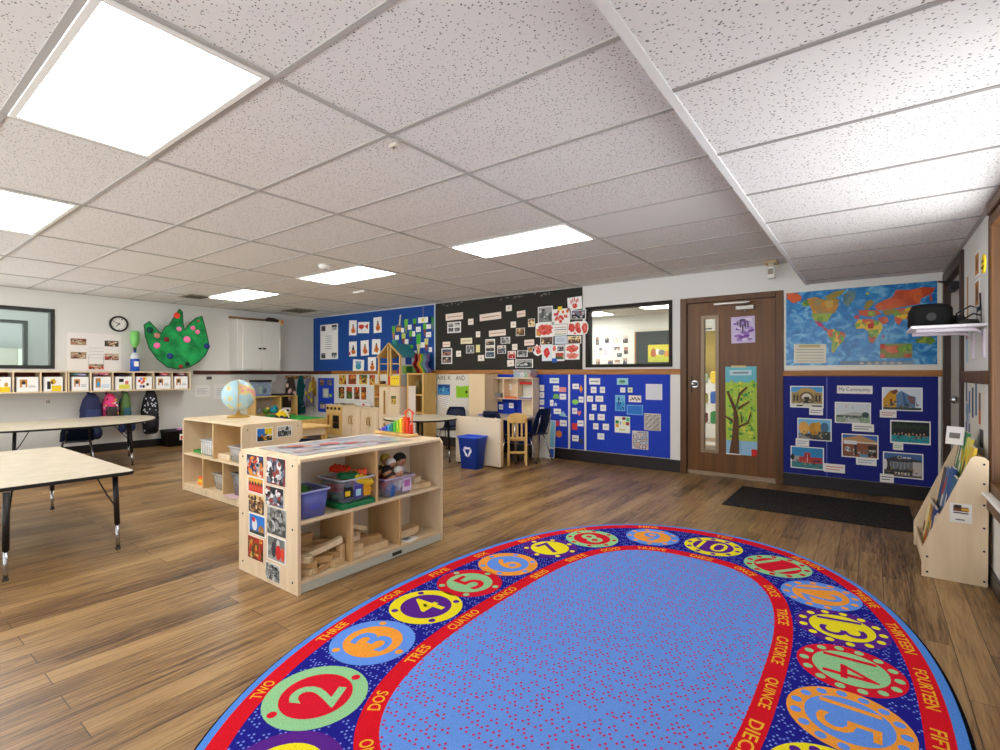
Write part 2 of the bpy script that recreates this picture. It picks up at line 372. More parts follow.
# ---- window in the left wall, and the room seen through it
GL = clear((200, 225, 220), 0.06, 0.02)
FR = M((44, 46, 44), 0.4)
def window(name, side, h, d, depth, fw, mat, cat_glass=GL, mull=()):
    """frame standing in an opening; d = wall face, depth goes outward; the pane is its child"""
    u0, u1, z0, z1 = h; b = B(); s = 1 if side in ('back', 'right') else -1
    def bx(a, c, e, f, p, q, bb=b, m=mat):
        lo, hi = sorted((d - s * p, d + s * q))
        if side == 'back': bb.box(a, c, lo, hi, e, f, m, 0.003)
        else: bb.box(lo, hi, a, c, e, f, m, 0.003)
    bx(u0 - fw * .5, u0 + fw * .5, z0 - fw * .5, z1 + fw * .5, 0.014, depth); bx(u1 - fw * .5, u1 + fw * .5, z0 - fw * .5, z1 + fw * .5, 0.014, depth)
    bx(u0 + fw * .5, u1 - fw * .5, z0 - fw * .5, z0 + fw * .5, 0.014, depth); bx(u0 + fw * .5, u1 - fw * .5, z1 - fw * .5, z1 + fw * .5, 0.014, depth)
    for q in mull: bx(q - .02, q + .02, z0 + fw * .5, z1 - fw * .5, 0.0, 0.05)
    o = struct(b.build(name)); g = B()
    lo, hi = sorted((d + s * 0.05, d + s * 0.056))
    if side == 'back': g.box(u0, u1, lo, hi, z0, z1, cat_glass)
    else: g.box(lo, hi, u0, u1, z0, z1, cat_glass)
    g.build('pane', o); return o
window('window_1', 'left', W1, LW, 0.12, 0.05, FR)
b = B(); b.box(-12.7, LW - 0.12, .2, 6.0, CEIL, CEIL + 0.05, M((214, 216, 212))); struct(b.build('ceiling.005'))
b = B(); W4 = (0.5, 2.2, 1.33, 2.16)
holed('wall_far', 'left', .2, 6.0, 0, CEIL, [W4], -12.72, -12.6, M((196, 206, 202)))
window('window_4', 'left', W4, -12.6, 0.1, 0.06, FR)
b = B(); b.box(-15.1, -15.0, .1, 7, 0, 3.2, M((150, 156, 150))); struct(b.build('wall_outside')); b = B(); b.box(-15.0, -14.9, 1.1, 2.6, .9, 1.75, M((196, 214, 186))); tag(b.build('hedge_screen'), 'pale green screen outside the far window at left', 'screen')
b = B(); b.box(-12.58, -12.3, .35, 2.05, 1.28, 1.66, M((205, 214, 196)), 0.01)
tag(b.build('cabinet'), 'pale cabinet seen through the left wall window', 'cabinet')
# ---- window in the back wall and the room behind
window('window_2', 'back', W2, DW, 0.12, 0.042, M((34, 28, 20), 0.5, 0, .2))
b = B(); b.box(-9.0, 3.0, 9.9, 10.0, 0, 2.6, M((232, 234, 226))); struct(b.build('wall_north'))
b = B(); b.box(-9.0, 3.0, DW + 0.12, 9.9, CEIL, CEIL + 0.05, M((222, 222, 216))); struct(b.build('ceiling.006'))
b = B(); b.box(-9.1, -9.0, DW + .12, 9.9, 0, CEIL, WALLP); struct(b.build('wall_far_left'))
b = B(); b.box(3.0, 3.1, DW + .12, 9.9, 0, CEIL, WALLP); struct(b.build('wall_far_right'))
# ---- window in the right wall
window('window_3', 'right', W3, RW, 0.12, 0.06, CASING, mull=(2.9,))
b = B(); b.box(RW - 0.012, RW + .0, 3.895, 3.965, 0.44, 2.149, CASING, 0.004); b.box(RW - 0.03, RW, 1.8, 3.9, 0.44, 0.52, CASING, 0.004); b.box(RW - .03, RW, 1.8, 3.9, 2.09, 2.149, CASING, .004)
b.box(RW - 0.05, RW + 0.02, 1.8, 3.9, 0.52, 0.535, WHITE, 0.003); struct(b.build('trim_9'))
# ---- the brown door in the back wall
def door_one():
    b = B(); y0, y1 = DW - 0.02, DW + 0.13
    b.box(-1.865, -1.79, y0, y1, 0, 2.11, CASING, 0.004); b.box(-0.84, -0.765, y0, y1, 0, 2.11, CASING, 0.004); b.box(-1.79, -0.84, y0, y1, 2.045, 2.11, CASING, 0.004)
    fr = struct(b.build('door_1'))
    vx0, vx1, vz0, vz1 = -1.60, -1.455, 0.30, 1.86
    b = B(); ya, yb = DW + 0.012, DW + 0.056
    b.box(-1.785, vx0, ya, yb, 0.012, 2.04, DOORW); b.box(vx1, -0.845, ya, yb, 0.012, 2.04, DOORW)
    b.box(vx0, vx1, ya, yb, 0.012, vz0, DOORW); b.box(vx0, vx1, ya, yb, vz1, 2.04, DOORW); b.build('door_leaf', fr)
    b = B(); S = M((150, 128, 100), 0.35)
    for a, c, e, f in ((vx0 - .03, vx0 + .01, vz0 - .03, vz1 + .03), (vx1 - .01, vx1 + .03, vz0 - .03, vz1 + .03), (vx0 + .01, vx1 - .01, vz0 - .03, vz0 + .01), (vx0 + .01, vx1 - .01, vz1 - .01, vz1 + .03)): b.box(a, c, ya - .012, yb + .01, e, f, S, .003)
    b.build('vision_frame', fr)
    b = B(); b.box(vx0 + .01, vx1 - .01, ya + .015, ya + .021, vz0 + .01, vz1 - .01, GL); b.build('pane', fr)
    b = B(); b.cyl((-1.70, ya, 1.08), (-1.70, ya - .008, 1.08), .042, CHROME, seg=20); b.cyl((-1.70, ya - .008, 1.08), (-1.70, ya - .05, 1.08), .012, CHROME)
    b.ball((-1.70, ya - .062, 1.08), (.028, .022, .028), CHROME); b.box(-1.745, -1.73, ya - .004, ya, .98, 1.17, BLACK); b.build('door_knob', fr)
    b = B(); b.box(-1.24, -1.05, ya - .06, ya, 1.925, 1.975, M((176, 172, 164), .3, .6), .006); b.cyl((-1.145, ya - .03, 1.925), (-1.145, ya - .03, 1.905), .012, CHROME)
    b.tube([(-1.145, ya - .045, 1.985), (-1.09, ya - .10, 2.005), (-1.08, ya - .09, 2.01)], .008, CHROME); b.box(-1.47, -1.10, ya - .075, ya - .05, 1.995, 2.02, M((186, 182, 174), .3, .6), .004, Matrix.Rotation(0, 4, 'Z'))
    b.build('door_closer', fr)
    b = B(); b.box(-1.785, -.845, ya - .004, ya, .012, .05, M((150, 128, 104), .4)); b.build('kick_strip', fr)
door_one()
# ---- pale door in the right wall
b = B(); DK = M((58, 40, 28), .45)
b.box(RW - .02, RW + .12, 5.0, 5.09, 0, 2.12, DK, .004); b.box(RW - .02, RW + .12, 6.09, 6.178, 0, 2.12, DK, .004); b.box(RW - .02, RW + .12, 5.09, 6.09, 2.03, 2.12, DK, .004)
d2 = struct(b.build('door_2')); b = B(); b.box(RW + .03, RW + .07, 5.095, 6.085, .012, 2.028, M((196, 190, 178), .5), .003); b.build('door_leaf', d2)
b = B(); b.box(RW - .03, RW + .03, 5.5, 5.78, 1.90, 1.96, BLACK, .008); b.tube([(RW, 5.6, 1.96), (RW - .08, 5.75, 2.0), (RW - .03, 5.95, 2.02)], .01, BLACK); b.build('door_closer', d2)
b = B(); b.ball((RW - .03, 5.2, 1.0), .03, CHROME); b.cyl((RW + .03, 5.2, 1.0), (RW - .03, 5.2, 1.0), .012, CHROME); b.build('door_knob', d2)
# ------------------------------------------------------------------ ceiling lights
LT = bpy.data.materials.new('lit_diffuser'); LT.use_nodes = True
lb = LT.node_tree.nodes['Principled BSDF']; lb.inputs['Base Color'].default_value = (1, 1, 1, 1)
lb.inputs['Emission Color'].default_value = (1, 0.985, 0.95, 1); lb.inputs['Emission Strength'].default_value = LAMP
def ceiling_light(cx, ry, label, base=CEIL, xa=None):
    x1 = (CX0 - CDX * cx) if xa is None else xa; x0 = x1 - CDX; y0 = CY0 + CDY * ry; y1 = y0 + CDY
    x0 += .014; x1 -= .014; y0 += .014; y1 -= .014
    t = thing('ceiling_light', label, 'ceiling light', ((x0 + x1) / 2, (y0 + y1) / 2, base), 0, 'recessed fluorescent ceiling lights')
    w_, d_ = (x1 - x0) / 2, (y1 - y0) / 2; b = B()
    for a, c, e, f in ((-w_, w_, -d_, -d_ + .028), (-w_, w_, d_ - .028, d_), (-w_, -w_ + .028, -d_ + .028, d_ - .028), (w_ - .028, w_, -d_ + .028, d_ - .028)): b.box(a, c, e, f, -.012, .0, M((236, 235, 230), .4), .002)
    b.build('frame', t)
    b = B(); b.box(-w_ + .028, w_ - .028, -d_ + .028, d_ - .028, -.008, -.001, LT); b.build('diffuser', t)
ceiling_light(0, -1, 'large glowing ceiling light nearest the viewer, at the upper left')
ceiling_light(2, -1, 'glowing ceiling light cut by the left picture edge, above the front table')
ceiling_light(4, -1, 'sliver of a glowing ceiling light farther down the left picture edge')
ceiling_light(0, 4, 'glowing ceiling light in front of the black board and brown door')
ceiling_light(2, 4, 'glowing ceiling light near the middle, in front of the upper blue board')
ceiling_light(4, 4, 'smallest glowing ceiling light, beyond the green lily cutout')
def far_light(x, y, label):
    t = thing('ceiling_light', label, 'ceiling light', (x, y, CEIL), 0, 'ceiling lights of the room behind the window')
    b = B(); b.box(-.62, .62, -.32, .32, -.015, 0, WHITE, .003); b.build('frame', t); b = B(); b.box(-.58, .58, -.28, .28, -.02, -.0151, LT); b.build('diffuser', t)
far_light(-2.75, 8.75, 'ceiling light seen at the upper right through the back window')
far_light(-4.75, 9.15, 'ceiling light seen at the upper left through the back window')
far_light(-1.4, 7.4, 'unseen ceiling light added to brighten the room behind the brown door')  # out of sight, put in to raise the brightness behind the door pane
far_light(-3.6, 7.0, 'unseen ceiling light added just inside the room behind the back window')  # extra light out of view, added to brighten the dim room beyond
far_light(-6.4, 8.0, 'unseen ceiling light added at the left end of the room behind the window')  # another added light that is never seen, fills the room beyond the window
# ceiling vents and small devices
def vent(x, y, w_, d_, label):
    t = thing('ceiling_vent', label, 'ceiling vent', (x, y, CEIL), 0, 'dark ceiling vents'); b = B()
    b.box(-w_, w_, -d_, d_, -.012, 0, M((150, 140, 124)), .003); b.build('frame', t); b = B()
    for k in range(5): yy = -d_ + .05 + (2 * d_ - .1) * k / 4; b.box(-w_ + .03, w_ - .03, yy - .014, yy + .014, -.018, -.0121, M((62, 54, 44)))
    b.build('louvre', t)
vent(-8.45, 3.42, .2, .16, 'small dark ceiling vent beside the smallest ceiling light')
vent(-8.75, 5.35, .28, .22, 'dark ceiling vent near the corner with the blue board')
t = thing('smoke_detector', 'round white smoke detector beside the middle ceiling light', 'smoke detector', (-4.87, 3.3, CEIL)); b = B()
b.lathe([(.07, 0), (.07, -.02), (.055, -.04), (.02, -.045)], WHITE); b.build('body', t); b = B(); b.lathe([(.03, -.04), (.028, -.05), (.005, -.052)], GREYL); b.build('cap', t)
t = thing('sprinkler_head', 'small beige ceiling sensor on the grid near the black board light', 'sensor', (-2.0, 1.765, CEIL - .006)); b = B()
b.box(-.03, .03, -.014, .014, -.02, 0, M((196, 186, 170)), .004); b.build('body', t); b = B(); b.ball((0, 0, -.022), .008, M((120, 110, 100))); b.build('lens', t)
b = B(); b.box(-.13, .13, -.03, .03, -.03, 0, M((225, 224, 220)), .005); tag(b.build('track_bracket', None, (-5.98, 4.63, CEIL)), 'thin pale bracket on the ceiling above the upper blue board', 'bracket')
# emergency light above the door corner
t = thing('emergency_light', 'white motion detector with beige mount above the brown door', 'detector', (-.86, 6.02, CEIL)); b = B()
b.box(-.06, .06, -.05, .12, -.03, 0, M((190, 170, 130)), .006); b.build('mount', t); b = B()
b.box(-.04, .04, -.04, .06, -.19, -.06, WHITE, .012); b.box(-.025, .025, -.02, .03, -.06, -.03, M((200, 190, 170))); b.build('body', t); b = B(); b.box(-.025, .025, -.046, -.04, -.15, -.09, M((150, 140, 130))); b.build('lens', t)
# pinboards ---------------------------------------------------------------------
def board(name, label, x0, x1, z0, z1, col, th=.014):
    b = B(); b.box(x0, x1, DW - th, DW - .0005, z0, z1, col, .002); return tag(b.build(name), label, 'notice board')
DBLUE = M((16, 70, 146), .8); RBLUE = M((16, 58, 188), .7); NBLUE = M((10, 26, 124), .7)
BOARD = .014
board('blue_pinboard', 'large upper blue paper pinboard near the left corner', LW + .03, -5.995, 1.264, 2.385, DBLUE)
board('black_pinboard', 'large black pinboard covered in captions, photos and red prints', -5.965, -3.19, 1.264, 2.395, M((44, 42, 36), .8))
b = B(); b.box(-5.993, -5.967, DW - .016, DW - .0005, 1.264, 2.39, M((186, 204, 216))); struct(b.build('trim_10'))
board('lower_blue_pinboard', 'lower blue pinboard with number cards behind the writing desk', -5.0, -3.405, .16, 1.193, RBLUE)
board('narrow_blue_pinboard', 'narrow blue pinboard strip with shape cards between two white seams', -3.375, -3.155, .16, 1.193, RBLUE)
board('wide_blue_pinboard', 'lower blue pinboard under the back window', -3.125, -1.99, .16, 1.193, RBLUE)
board('community_pinboard', 'dark blue community pinboard right of the brown door', -.765, .5, .135, 1.176, NBLUE)
b = B(); b.box(-3.404, -3.376, DW - .018, DW - .0005, .16, 1.193, WHITE); b.box(-3.154, -3.126, DW - .018, DW - .0005, .16, 1.193, WHITE); b.box(.503, .52, DW - .018, DW - .0005, .135, 1.176, WHITE); b.box(-.375, -.366, DW - .0155, DW - .0005, .135, 1.176, M((90, 104, 180), .4)); struct(b.build('trim_11'))
# ------------------------------------------------------------------ number rug
def rug():
    cx, cy = -0.951, 2.165
    def ring(a):
        k = a - 0.602; return a, 1.175 + k * 1.06, 2.85 - k * 1.1
    def pt(th, a):
        a, b_, n = ring(a); c, s = math.cos(th), math.sin(th)
        return Vector((math.copysign(abs(c) ** (2 / n), c) * a, math.copysign(abs(s) ** (2 / n), s) * b_))
    N = 200
    def loop(a): return [pt(2 * PI * i / N, a) for i in range(N)]
    def rmat(name, c, dots=None, sc=30, gate=.5):
        m, nt, b_, tc = node_mat(name, 1.0, 0.05); L = nt.links
        n = nt.nodes.new('ShaderNodeTexNoise'); n.inputs['Scale'].default_value = 260; L.new(tc.outputs['Object'], n.inputs[0])
        r = ramp(nt, [(.3, tuple(int(x * .86) for x in c)), (.7, tuple(min(255, int(x * 1.06)) for x in c))]); L.new(n.outputs[0], r.inputs[0]); src = r.outputs[0]
        if dots:
            v = nt.nodes.new('ShaderNodeTexVoronoi'); v.voronoi_dimensions = '2D'; v.inputs['Scale'].default_value = sc; v.inputs['Randomness'].default_value = .45; L.new(tc.outputs['Object'], v.inputs[0])
            df = nt.nodes.new('ShaderNodeVectorMath'); df.operation = 'SUBTRACT'; L.new(tc.outputs['Object'], df.inputs[0]); L.new(v.outputs['Position'], df.inputs[1])
            fl = nt.nodes.new('ShaderNodeVectorMath'); fl.operation = 'MULTIPLY'; fl.inputs[1].default_value = (1, 1, 0); L.new(df.outputs[0], fl.inputs[0])
            src2 = None; q = .235 / sc          # three little dots around every cell point
            for ox, oy in ((-q, -q * .5), (q, -q * .5), (0, q * .9)):
                d_ = nt.nodes.new('ShaderNodeVectorMath'); d_.operation = 'DISTANCE'; d_.inputs[1].default_value = (ox, oy, 0); L.new(fl.outputs[0], d_.inputs[0])
                if src2 is None: src2 = d_.outputs['Value']
                else: mn = nt.nodes.new('ShaderNodeMath'); mn.operation = 'MINIMUM'; L.new(src2, mn.inputs[0]); L.new(d_.outputs['Value'], mn.inputs[1]); src2 = mn.outputs[0]
            lt = nt.nodes.new('ShaderNodeMath'); lt.operation = 'LESS_THAN'; lt.inputs[1].default_value = (.105 / sc); L.new(src2, lt.inputs[0])
            sp = nt.nodes.new('ShaderNodeSeparateColor'); L.new(v.outputs['Color'], sp.inputs[0])
            g = nt.nodes.new('ShaderNodeMath'); g.operation = 'LESS_THAN'; g.inputs[1].default_value = gate; L.new(sp.outputs[0], g.inputs[0])
            mu = nt.nodes.new('ShaderNodeMath'); mu.operation = 'MULTIPLY'; L.new(lt.outputs[0], mu.inputs[0]); L.new(g.outputs[0], mu.inputs[1])
            x = nt.nodes.new('ShaderNodeMix'); x.data_type = 'RGBA'; x.inputs[7].default_value = rgb(dots); L.new(mu.outputs[0], x.inputs[0]); L.new(src, x.inputs[6]); src = x.outputs[2]
        L.new(src, b_.inputs['Base Color']); return m
    Cb = rmat('rug_light_blue', (84, 142, 226)); Cr = rmat('rug_red', (216, 26, 40)); Cn = rmat('rug_navy', (34, 34, 140), (120, 140, 224), 26, .8)
    Cf = rmat('rug_field', (104, 152, 232), (190, 44, 96), 20, .95); Ck = rmat('rug_binding', (14, 16, 24))
    Gd = rmat('rug_gold', (250, 180, 50)); Yl = rmat('rug_yellow', (246, 226, 40)); Or = rmat('rug_orange', (250, 160, 60)); Pu = rmat('rug_purple', (92, 40, 140)); Gr = rmat('rug_mint', (150, 206, 150)); Lb = rmat('rug_sky', (100, 150, 236)); Rd = rmat('rug_scarlet', (216, 30, 50))
    b = B(); H = .011
    seq = [(1.220, .004, Ck), (1.206, H, Cb), (1.172, H, Cr), (1.090, H, Cn), (.680, H, Cr), (.602, H, Cf)]
    V = [[b.bm.verts.new((p.x, p.y, z)) for p in loop(a)] for a, z, m in seq]
    low = [b.bm.verts.new((p.x, p.y, 0)) for p in loop(1.220)]
    for k, m in ((0, Ck), (1, Cb), (2, Cr), (3, Cn), (4, Cr)):
        b._fin([b.bm.faces.new((V[k][i], V[k][(i + 1) % N], V[k + 1][(i + 1) % N], V[k + 1][i])) for i in range(N)], m)
    b._fin([b.bm.faces.new((low[i], low[(i + 1) % N], V[0][(i + 1) % N], V[0][i])) for i in range(N)], Ck)
    b._fin([b.bm.faces.new(V[5])], Cf); b._fin([b.bm.faces.new(list(reversed(low)))], Ck)
    bmesh.ops.recalc_face_normals(b.bm, faces=list(b.bm.faces))
    def arc(a):          # clockwise samples with running length and outward normal
        P = [pt(-2 * PI * i / 1440, a) for i in range(1441)]; S = [0]
        for p, q in zip(P, P[1:]): S.append(S[-1] + (q - p).length)
        return P, S
    def at(A, s):
        P, S = A; s %= S[-1]; lo, hi = 0, len(S) - 1
        while hi - lo > 1:
            mid = (lo + hi) // 2
            if S[mid] <= s: lo = mid
            else: hi = mid
        f = (s - S[lo]) / max(1e-9, S[hi] - S[lo]); p = P[lo].lerp(P[hi], f); t = (P[(lo + 3) % 1440] - P[lo - 2 if lo > 2 else 1438 - lo]).normalized()
        return p, t, Vector((-t.y, t.x))
    def near(A, c): P, S = A; return S[min(range(1440), key=lambda i: (P[i] - c).length)]
    mid, out, inn = arc(.888), arc(1.130), arc(.641)
    known = {2: (-1.645, 1.085), 3: (-1.8, 1.445), 4: (-1.83, 1.827), 5: (-1.82, 2.184), 6: (-1.80, 2.544), 7: (-1.745, 2.94), 8: (-1.575, 3.27), 9: (-1.255, 3.52), 10: (-.878, 3.595), 11: (-.498, 3.47), 12: (-.22, 3.185), 13: (-.10, 2.835), 14: (-.075, 2.46), 15: (-.072, 2.09)}
    sm = {k: near(mid, Vector(v) - Vector((cx, cy))) for k, v in known.items()}
    L_ = mid[1][-1]; st = .375
    for k in (16, 17, 18, 19, 20): sm[k] = sm[15] + st * (k - 15)
    sm[1] = sm[2] - st
    sch = {1: (Pu, Yl, Pu), 2: (Gr, Rd, Gr), 3: (Lb, Or, Lb), 4: (Yl, Pu, Yl), 5: (Rd, Gr, Rd), 6: (Or, Lb, Or), 7: (Pu, Yl, Pu), 8: (Gr, Rd, Gr), 9: (Lb, Or, Lb), 10: (Yl, Pu, Yl), 11: (Gr, Rd, Gr), 12: (Lb, Or, Lb), 13: (Pu, Yl, Pu), 14: (Rd, Gr, Rd), 15: (Or, Lb, Or), 16: (Yl, Pu, Yl), 17: (Gr, Rd, Gr), 18: (Lb, Or, Lb), 19: (Pu, Yl, Pu), 20: (Rd, Gr, Rd)}
    en = 'ONE TWO THREE FOUR FIVE SIX SEVEN EIGHT NINE TEN ELEVEN TWELVE THIRTEEN FOURTEEN FIFTEEN SIXTEEN SEVENTEEN EIGHTEEN NINETEEN TWENTY'.split()
    es = 'UNO DOS TRES CUATRO CINCO SEIS SIETE OCHO NUEVE DIEZ ONCE DOCE TRECE CATORCE QUINCE DIECISEIS DIECISIETE DIECIOCHO DIECINUEVE VEINTE'.split()
    for k in range(1, 21):
        p, t, n = at(mid, sm[k]); o1, o2, o3 = sch[k]
        def disc(r, m, z, c=p): b._fin([b.bm.faces.new([b.bm.verts.new((c.x + r * math.cos(2 * PI * q / 36), c.y + r * math.sin(2 * PI * q / 36), z)) for q in range(36)])], m)
        R_ = .186
        disc(R_, o1, H + .0006); disc(R_ * .70, o2, H + .0012)
        nd = k if k < 11 else 10 + (k - 10)
        for q in range(nd):
            aa = PI / 2 + .9 + 2 * PI * q / nd; c = p + (t * math.cos(aa) + n * math.sin(aa)) * (R_ * .85)
            disc(.017, o2, H + .0012, c)
        put_text(b, str(k), .115 if k < 10 else .18, .185, o3, lambda x, y, p=p, t=t, n=n: Vector((*(p + t * x + n * y), H + .0018)), .014 if k < 10 else 0.0)
        for A, word, hgt in ((out, en[k - 1], .043), (inn, es[k - 1], .046)):
            s0 = near(A, p); wd = .036 * len(word)
            def fn(x, y, A=A, s0=s0):
                q, t2, n2 = at(A, s0 + x); q = q + n2 * y; return Vector((q.x, q.y, H + .0006))
            put_text(b, word, wd, hgt, Gd, fn, .012)
    o = b.build('number_rug', None, (cx, cy, .0), fix=False)
    tag(o, 'large oval blue and red counting rug with numbers one to twenty', 'rug')
rug()
b = B(); b.box(-.69, .69, -.46, .46, 0, .008, node_mat('mat_pile', .95)[0], .003)
mm, nt, bb_, tc = node_mat('charcoal_loops', .95, .1); nn = nt.nodes.new('ShaderNodeTexNoise'); nn.inputs['Scale'].default_value = 90; rr = ramp(nt, [(.35, (22, 22, 24)), (.7, (66, 62, 60))]); nt.links.new(tc.outputs['Object'], nn.inputs[0]); nt.links.new(nn.outputs[0], rr.inputs[0]); nt.links.new(rr.outputs[0], bb_.inputs['Base Color'])
b.mats[0] = mm; b2 = b.build('door_mat', None, (-.415, 5.36, 0)); tag(b2, 'dark charcoal mat on the floor in front of the brown door', 'mat')
# ------------------------------------------------------------------ open birch shelves
def screws(b, pts, n, r=.006):
    for p in pts: p = Vector(p); b.cyl(p, p + Vector(n) * .002, r, DARK, seg=8)
def shelf_front():
    x0, x1, y0, y1, h, tk = -3.13, -2.485, 1.515, 2.655, .738, .019
    t = thing('toy_shelf', 'low birch shelf nearest the rug with photos on its end and blocks inside', 'shelf', ((x0 + x1) / 2, (y0 + y1) / 2, 0))
    X, Y = (x1 - x0) / 2, (y1 - y0) / 2
    side = [(-X + .0, 0), (X, 0), (X, h - .03), (X - .03, h), (-X + .03, h), (-X, h - .03)]
    for s in (-1, 1):
        b = B(); b.prism(side, -Y if s < 0 else Y - tk, -Y + tk if s < 0 else Y, BIRCHV, 'y')
        screws(b, [(a, s * Y, z) for a in (-X + .05, X - .05) for z in (.06, .35, h - .04)], (0, s, 0)); b.build('side_panel', t)
    b = B(); b.box(-X + .004, X - .004, -Y + tk, Y - tk, h - .022, h - .002, BIRCH, .003); b.build('top', t)
    b = B(); b.box(-X + .01, X - .002, -Y + tk, Y - tk, .055, .073, BIRCH); b.build('bottom_board', t)
    b = B(); b.box(X - .022, X - .006, -Y + tk, Y - tk, .003, .055, M((206, 208, 196), .5), .002); b.box(X - .006, X - .005, .10, .18, .018, .04, DARK); b.build('kick_board', t)
    b = B(); b.box(-X + .012, X - .004, -Y + tk, Y - tk, .376, .394, BIRCH, .002); b.build('middle_shelf', t)
    b = B(); b.box(-.012, .0, -Y + tk, Y - tk, .073, h - .022, M((238, 224, 196), .6)); b.build('back_panel', t)
    yc = (y0 + y1) / 2
    for yy, z0, z1 in ((2.062, .394, h - .022), (1.874, .073, .376), (2.253, .073, .376)):
        b = B(); b.box(0, X - .006, yy - yc - .009, yy - yc + .009, z0, z1, BIRCHD, .002); b.build('divider', t)
        b = B(); b.box(-X + .006, -.012, yy - yc - .009, yy - yc + .009, z0, z1, BIRCHD, .002); b.build('divider', t)
    return t
shelf_front()
def shelf_back():
    x0, x1, y0, y1, h, tk = -5.735, -4.495, 2.2, 2.79, .747, .019
    t = thing('toy_shelf', 'low birch shelf with the globe standing on top', 'shelf', ((x0 + x1) / 2, (y0 + y1) / 2, 0))
    X, Y = (x1 - x0) / 2, (y1 - y0) / 2; xc = (x0 + x1) / 2
    prof = [(-Y, 0), (Y, 0), (Y, h - .03), (Y - .03, h), (-Y + .03, h), (-Y, h - .03)]
    for s in (-1, 1):
        b = B(); b.prism(prof, X - tk if s > 0 else -X, X if s > 0 else -X + tk, BIRCHV, 'x')
        screws(b, [(s * X, a, z) for a in (-Y + .05, Y - .05) for z in (.06, .36, h - .05)], (s, 0, 0)); b.build('side_panel', t)
    b = B(); b.box(-X + tk, X - tk, -Y + .004, Y - .004, h - .022, h - .002, BIRCH, .003); b.build('top', t)
    b = B(); b.box(-X + tk, X - tk, -Y + .002, Y - .01, .055, .073, BIRCH); b.build('bottom_board', t)
    b = B(); b.box(-X + tk, X - tk, -Y + .006, -Y + .022, .003, .055, BIRCH, .002); b.build('kick_board', t)
    b = B(); b.box(-X + tk, X - tk, -Y + .004, Y - .012, .368, .386, BIRCH, .002); b.build('middle_shelf', t)
    b = B(); b.box(-X + tk, X - tk, .06, .072, .073, h - .022, BIRCHD); b.build('back_panel', t)
    for xx, z0, z1 in ((-5.07, .386, h - .022), (-5.284, .073, .368), (-4.867, .073, .368)):
        b = B(); b.box(xx - xc - .009, xx - xc + .009, -Y + .006, .06, z0, z1, BIRCHD, .002); b.build('divider', t)
shelf_back()
# ------------------------------------------------------------------ tables
LAM = node_mat('grey_laminate', .32, .4); _n = LAM[1].nodes.new('ShaderNodeTexNoise'); _n.inputs['Scale'].default_value = 9; _r = ramp(LAM[1], [(.3, (200, 189, 166)), (.7, (214, 203, 182))]); LAM[1].links.new(LAM[3].outputs['Object'], _n.inputs[0]); LAM[1].links.new(_n.outputs[0], _r.inputs[0]); LAM[1].links.new(_r.outputs[0], LAM[2].inputs['Base Color']); LAM = LAM[0]
def smooth_poly(p, n=6):
    out = []; k = len(p)
    for i in range(k):
        a, b_, c, d = (Vector(p[(i + j) % k]) for j in (-1, 0, 1, 2))
        for q in range(n):
            s = q / n; out.append(tuple(.5 * ((2 * b_) + (c - a) * s + (2 * a - 5 * b_ + 4 * c - d) * s * s + (3 * b_ - a - 3 * c + d) * s ** 3)))
    return out
def legs(t, pts, h, col=M((30, 26, 28), .4), brace=None, splay=.02):
    cx = sum(p[0] for p in pts) / len(pts); cy = sum(p[1] for p in pts) / len(pts)
    for x, y in pts:
        d = Vector((x - cx, y - cy)).normalized() * splay; b = B()
        b.tube([(x - d.x, y - d.y, h), (x, y, .17)], .017, col, 10); lg = b.build('leg', t)
        b = B(); b.cyl((x, y, .172), (x + d.x * .4, y + d.y * .4, .012), .0115, CHROME); b.build('foot_tube', lg)
        b = B(); b.lathe([(.014, 0), (.016, .006), (.012, .016)], DARK, (x + d.x * .4, y + d.y * .4, 0)); b.build('glide', lg)
        if brace: b = B(); b.tube([(x - d.x * .3, y - d.y * .3, h * .55), (x - d.x * 5, y - d.y * 5, h * .72), (x - d.x * 11, y - d.y * 11, h - .003)], .005, BLACK, 6); b.build('brace', lg)
def table(name, label, outline, h, lg, brace=True, top=LAM, th=.022, edge=BLACK, group=None):
    cx = sum(p[0] for p in outline) / len(outline); cy = sum(p[1] for p in outline) / len(outline)
    t = thing(name, label, 'table', (cx, cy, 0), 0, group); P = [(x - cx, y - cy) for x, y in outline]; b = B()
    b.prism(P, h - th, h - .001, edge); b.build('edge_band', t); b = B(); b.prism([(x * .992, y * .992) for x, y in P], h - .001, h + .001, top); b.build('tabletop', t)
    legs(t, [(x - cx, y - cy) for x, y in lg], h - th, brace=brace); return t
def rrect(x0, x1, y0, y1, r=.05, n=5):
    o = []
    for cx, cy, a in ((x1 - r, y1 - r, 0), (x0 + r, y1 - r, 90), (x0 + r, y0 + r, 180), (x1 - r, y0 + r, 270)):
        for k in range(n + 1): q = math.radians(a + 90 * k / n); o.append((cx + r * math.cos(q), cy + r * math.sin(q)))
    return o
table('activity_table', 'long pale rectangular table with black edge in the left foreground', rrect(-6.03, -4.09, .50, 1.28), .53, [(-4.16, 1.19), (-4.04, .62), (-5.82, 1.19), (-5.9, .6)])
table('activity_table', 'rounded pale table with black edge in front of the hanging backpacks', smooth_poly([(-7.55, 1.1), (-7.46, 1.6), (-7.46, 2.0), (-7.58, 2.36), (-7.87, 2.64), (-8.3, 2.83), (-8.68, 2.86), (-8.92, 2.72), (-9.0, 2.35), (-8.95, 1.9), (-8.98, 1.4), (-8.9, .95), (-8.5, .8), (-7.9, .85)]), .58, [(-7.83, 2.4), (-8.68, 2.62), (-7.75, 1.25), (-8.75, 1.15)])
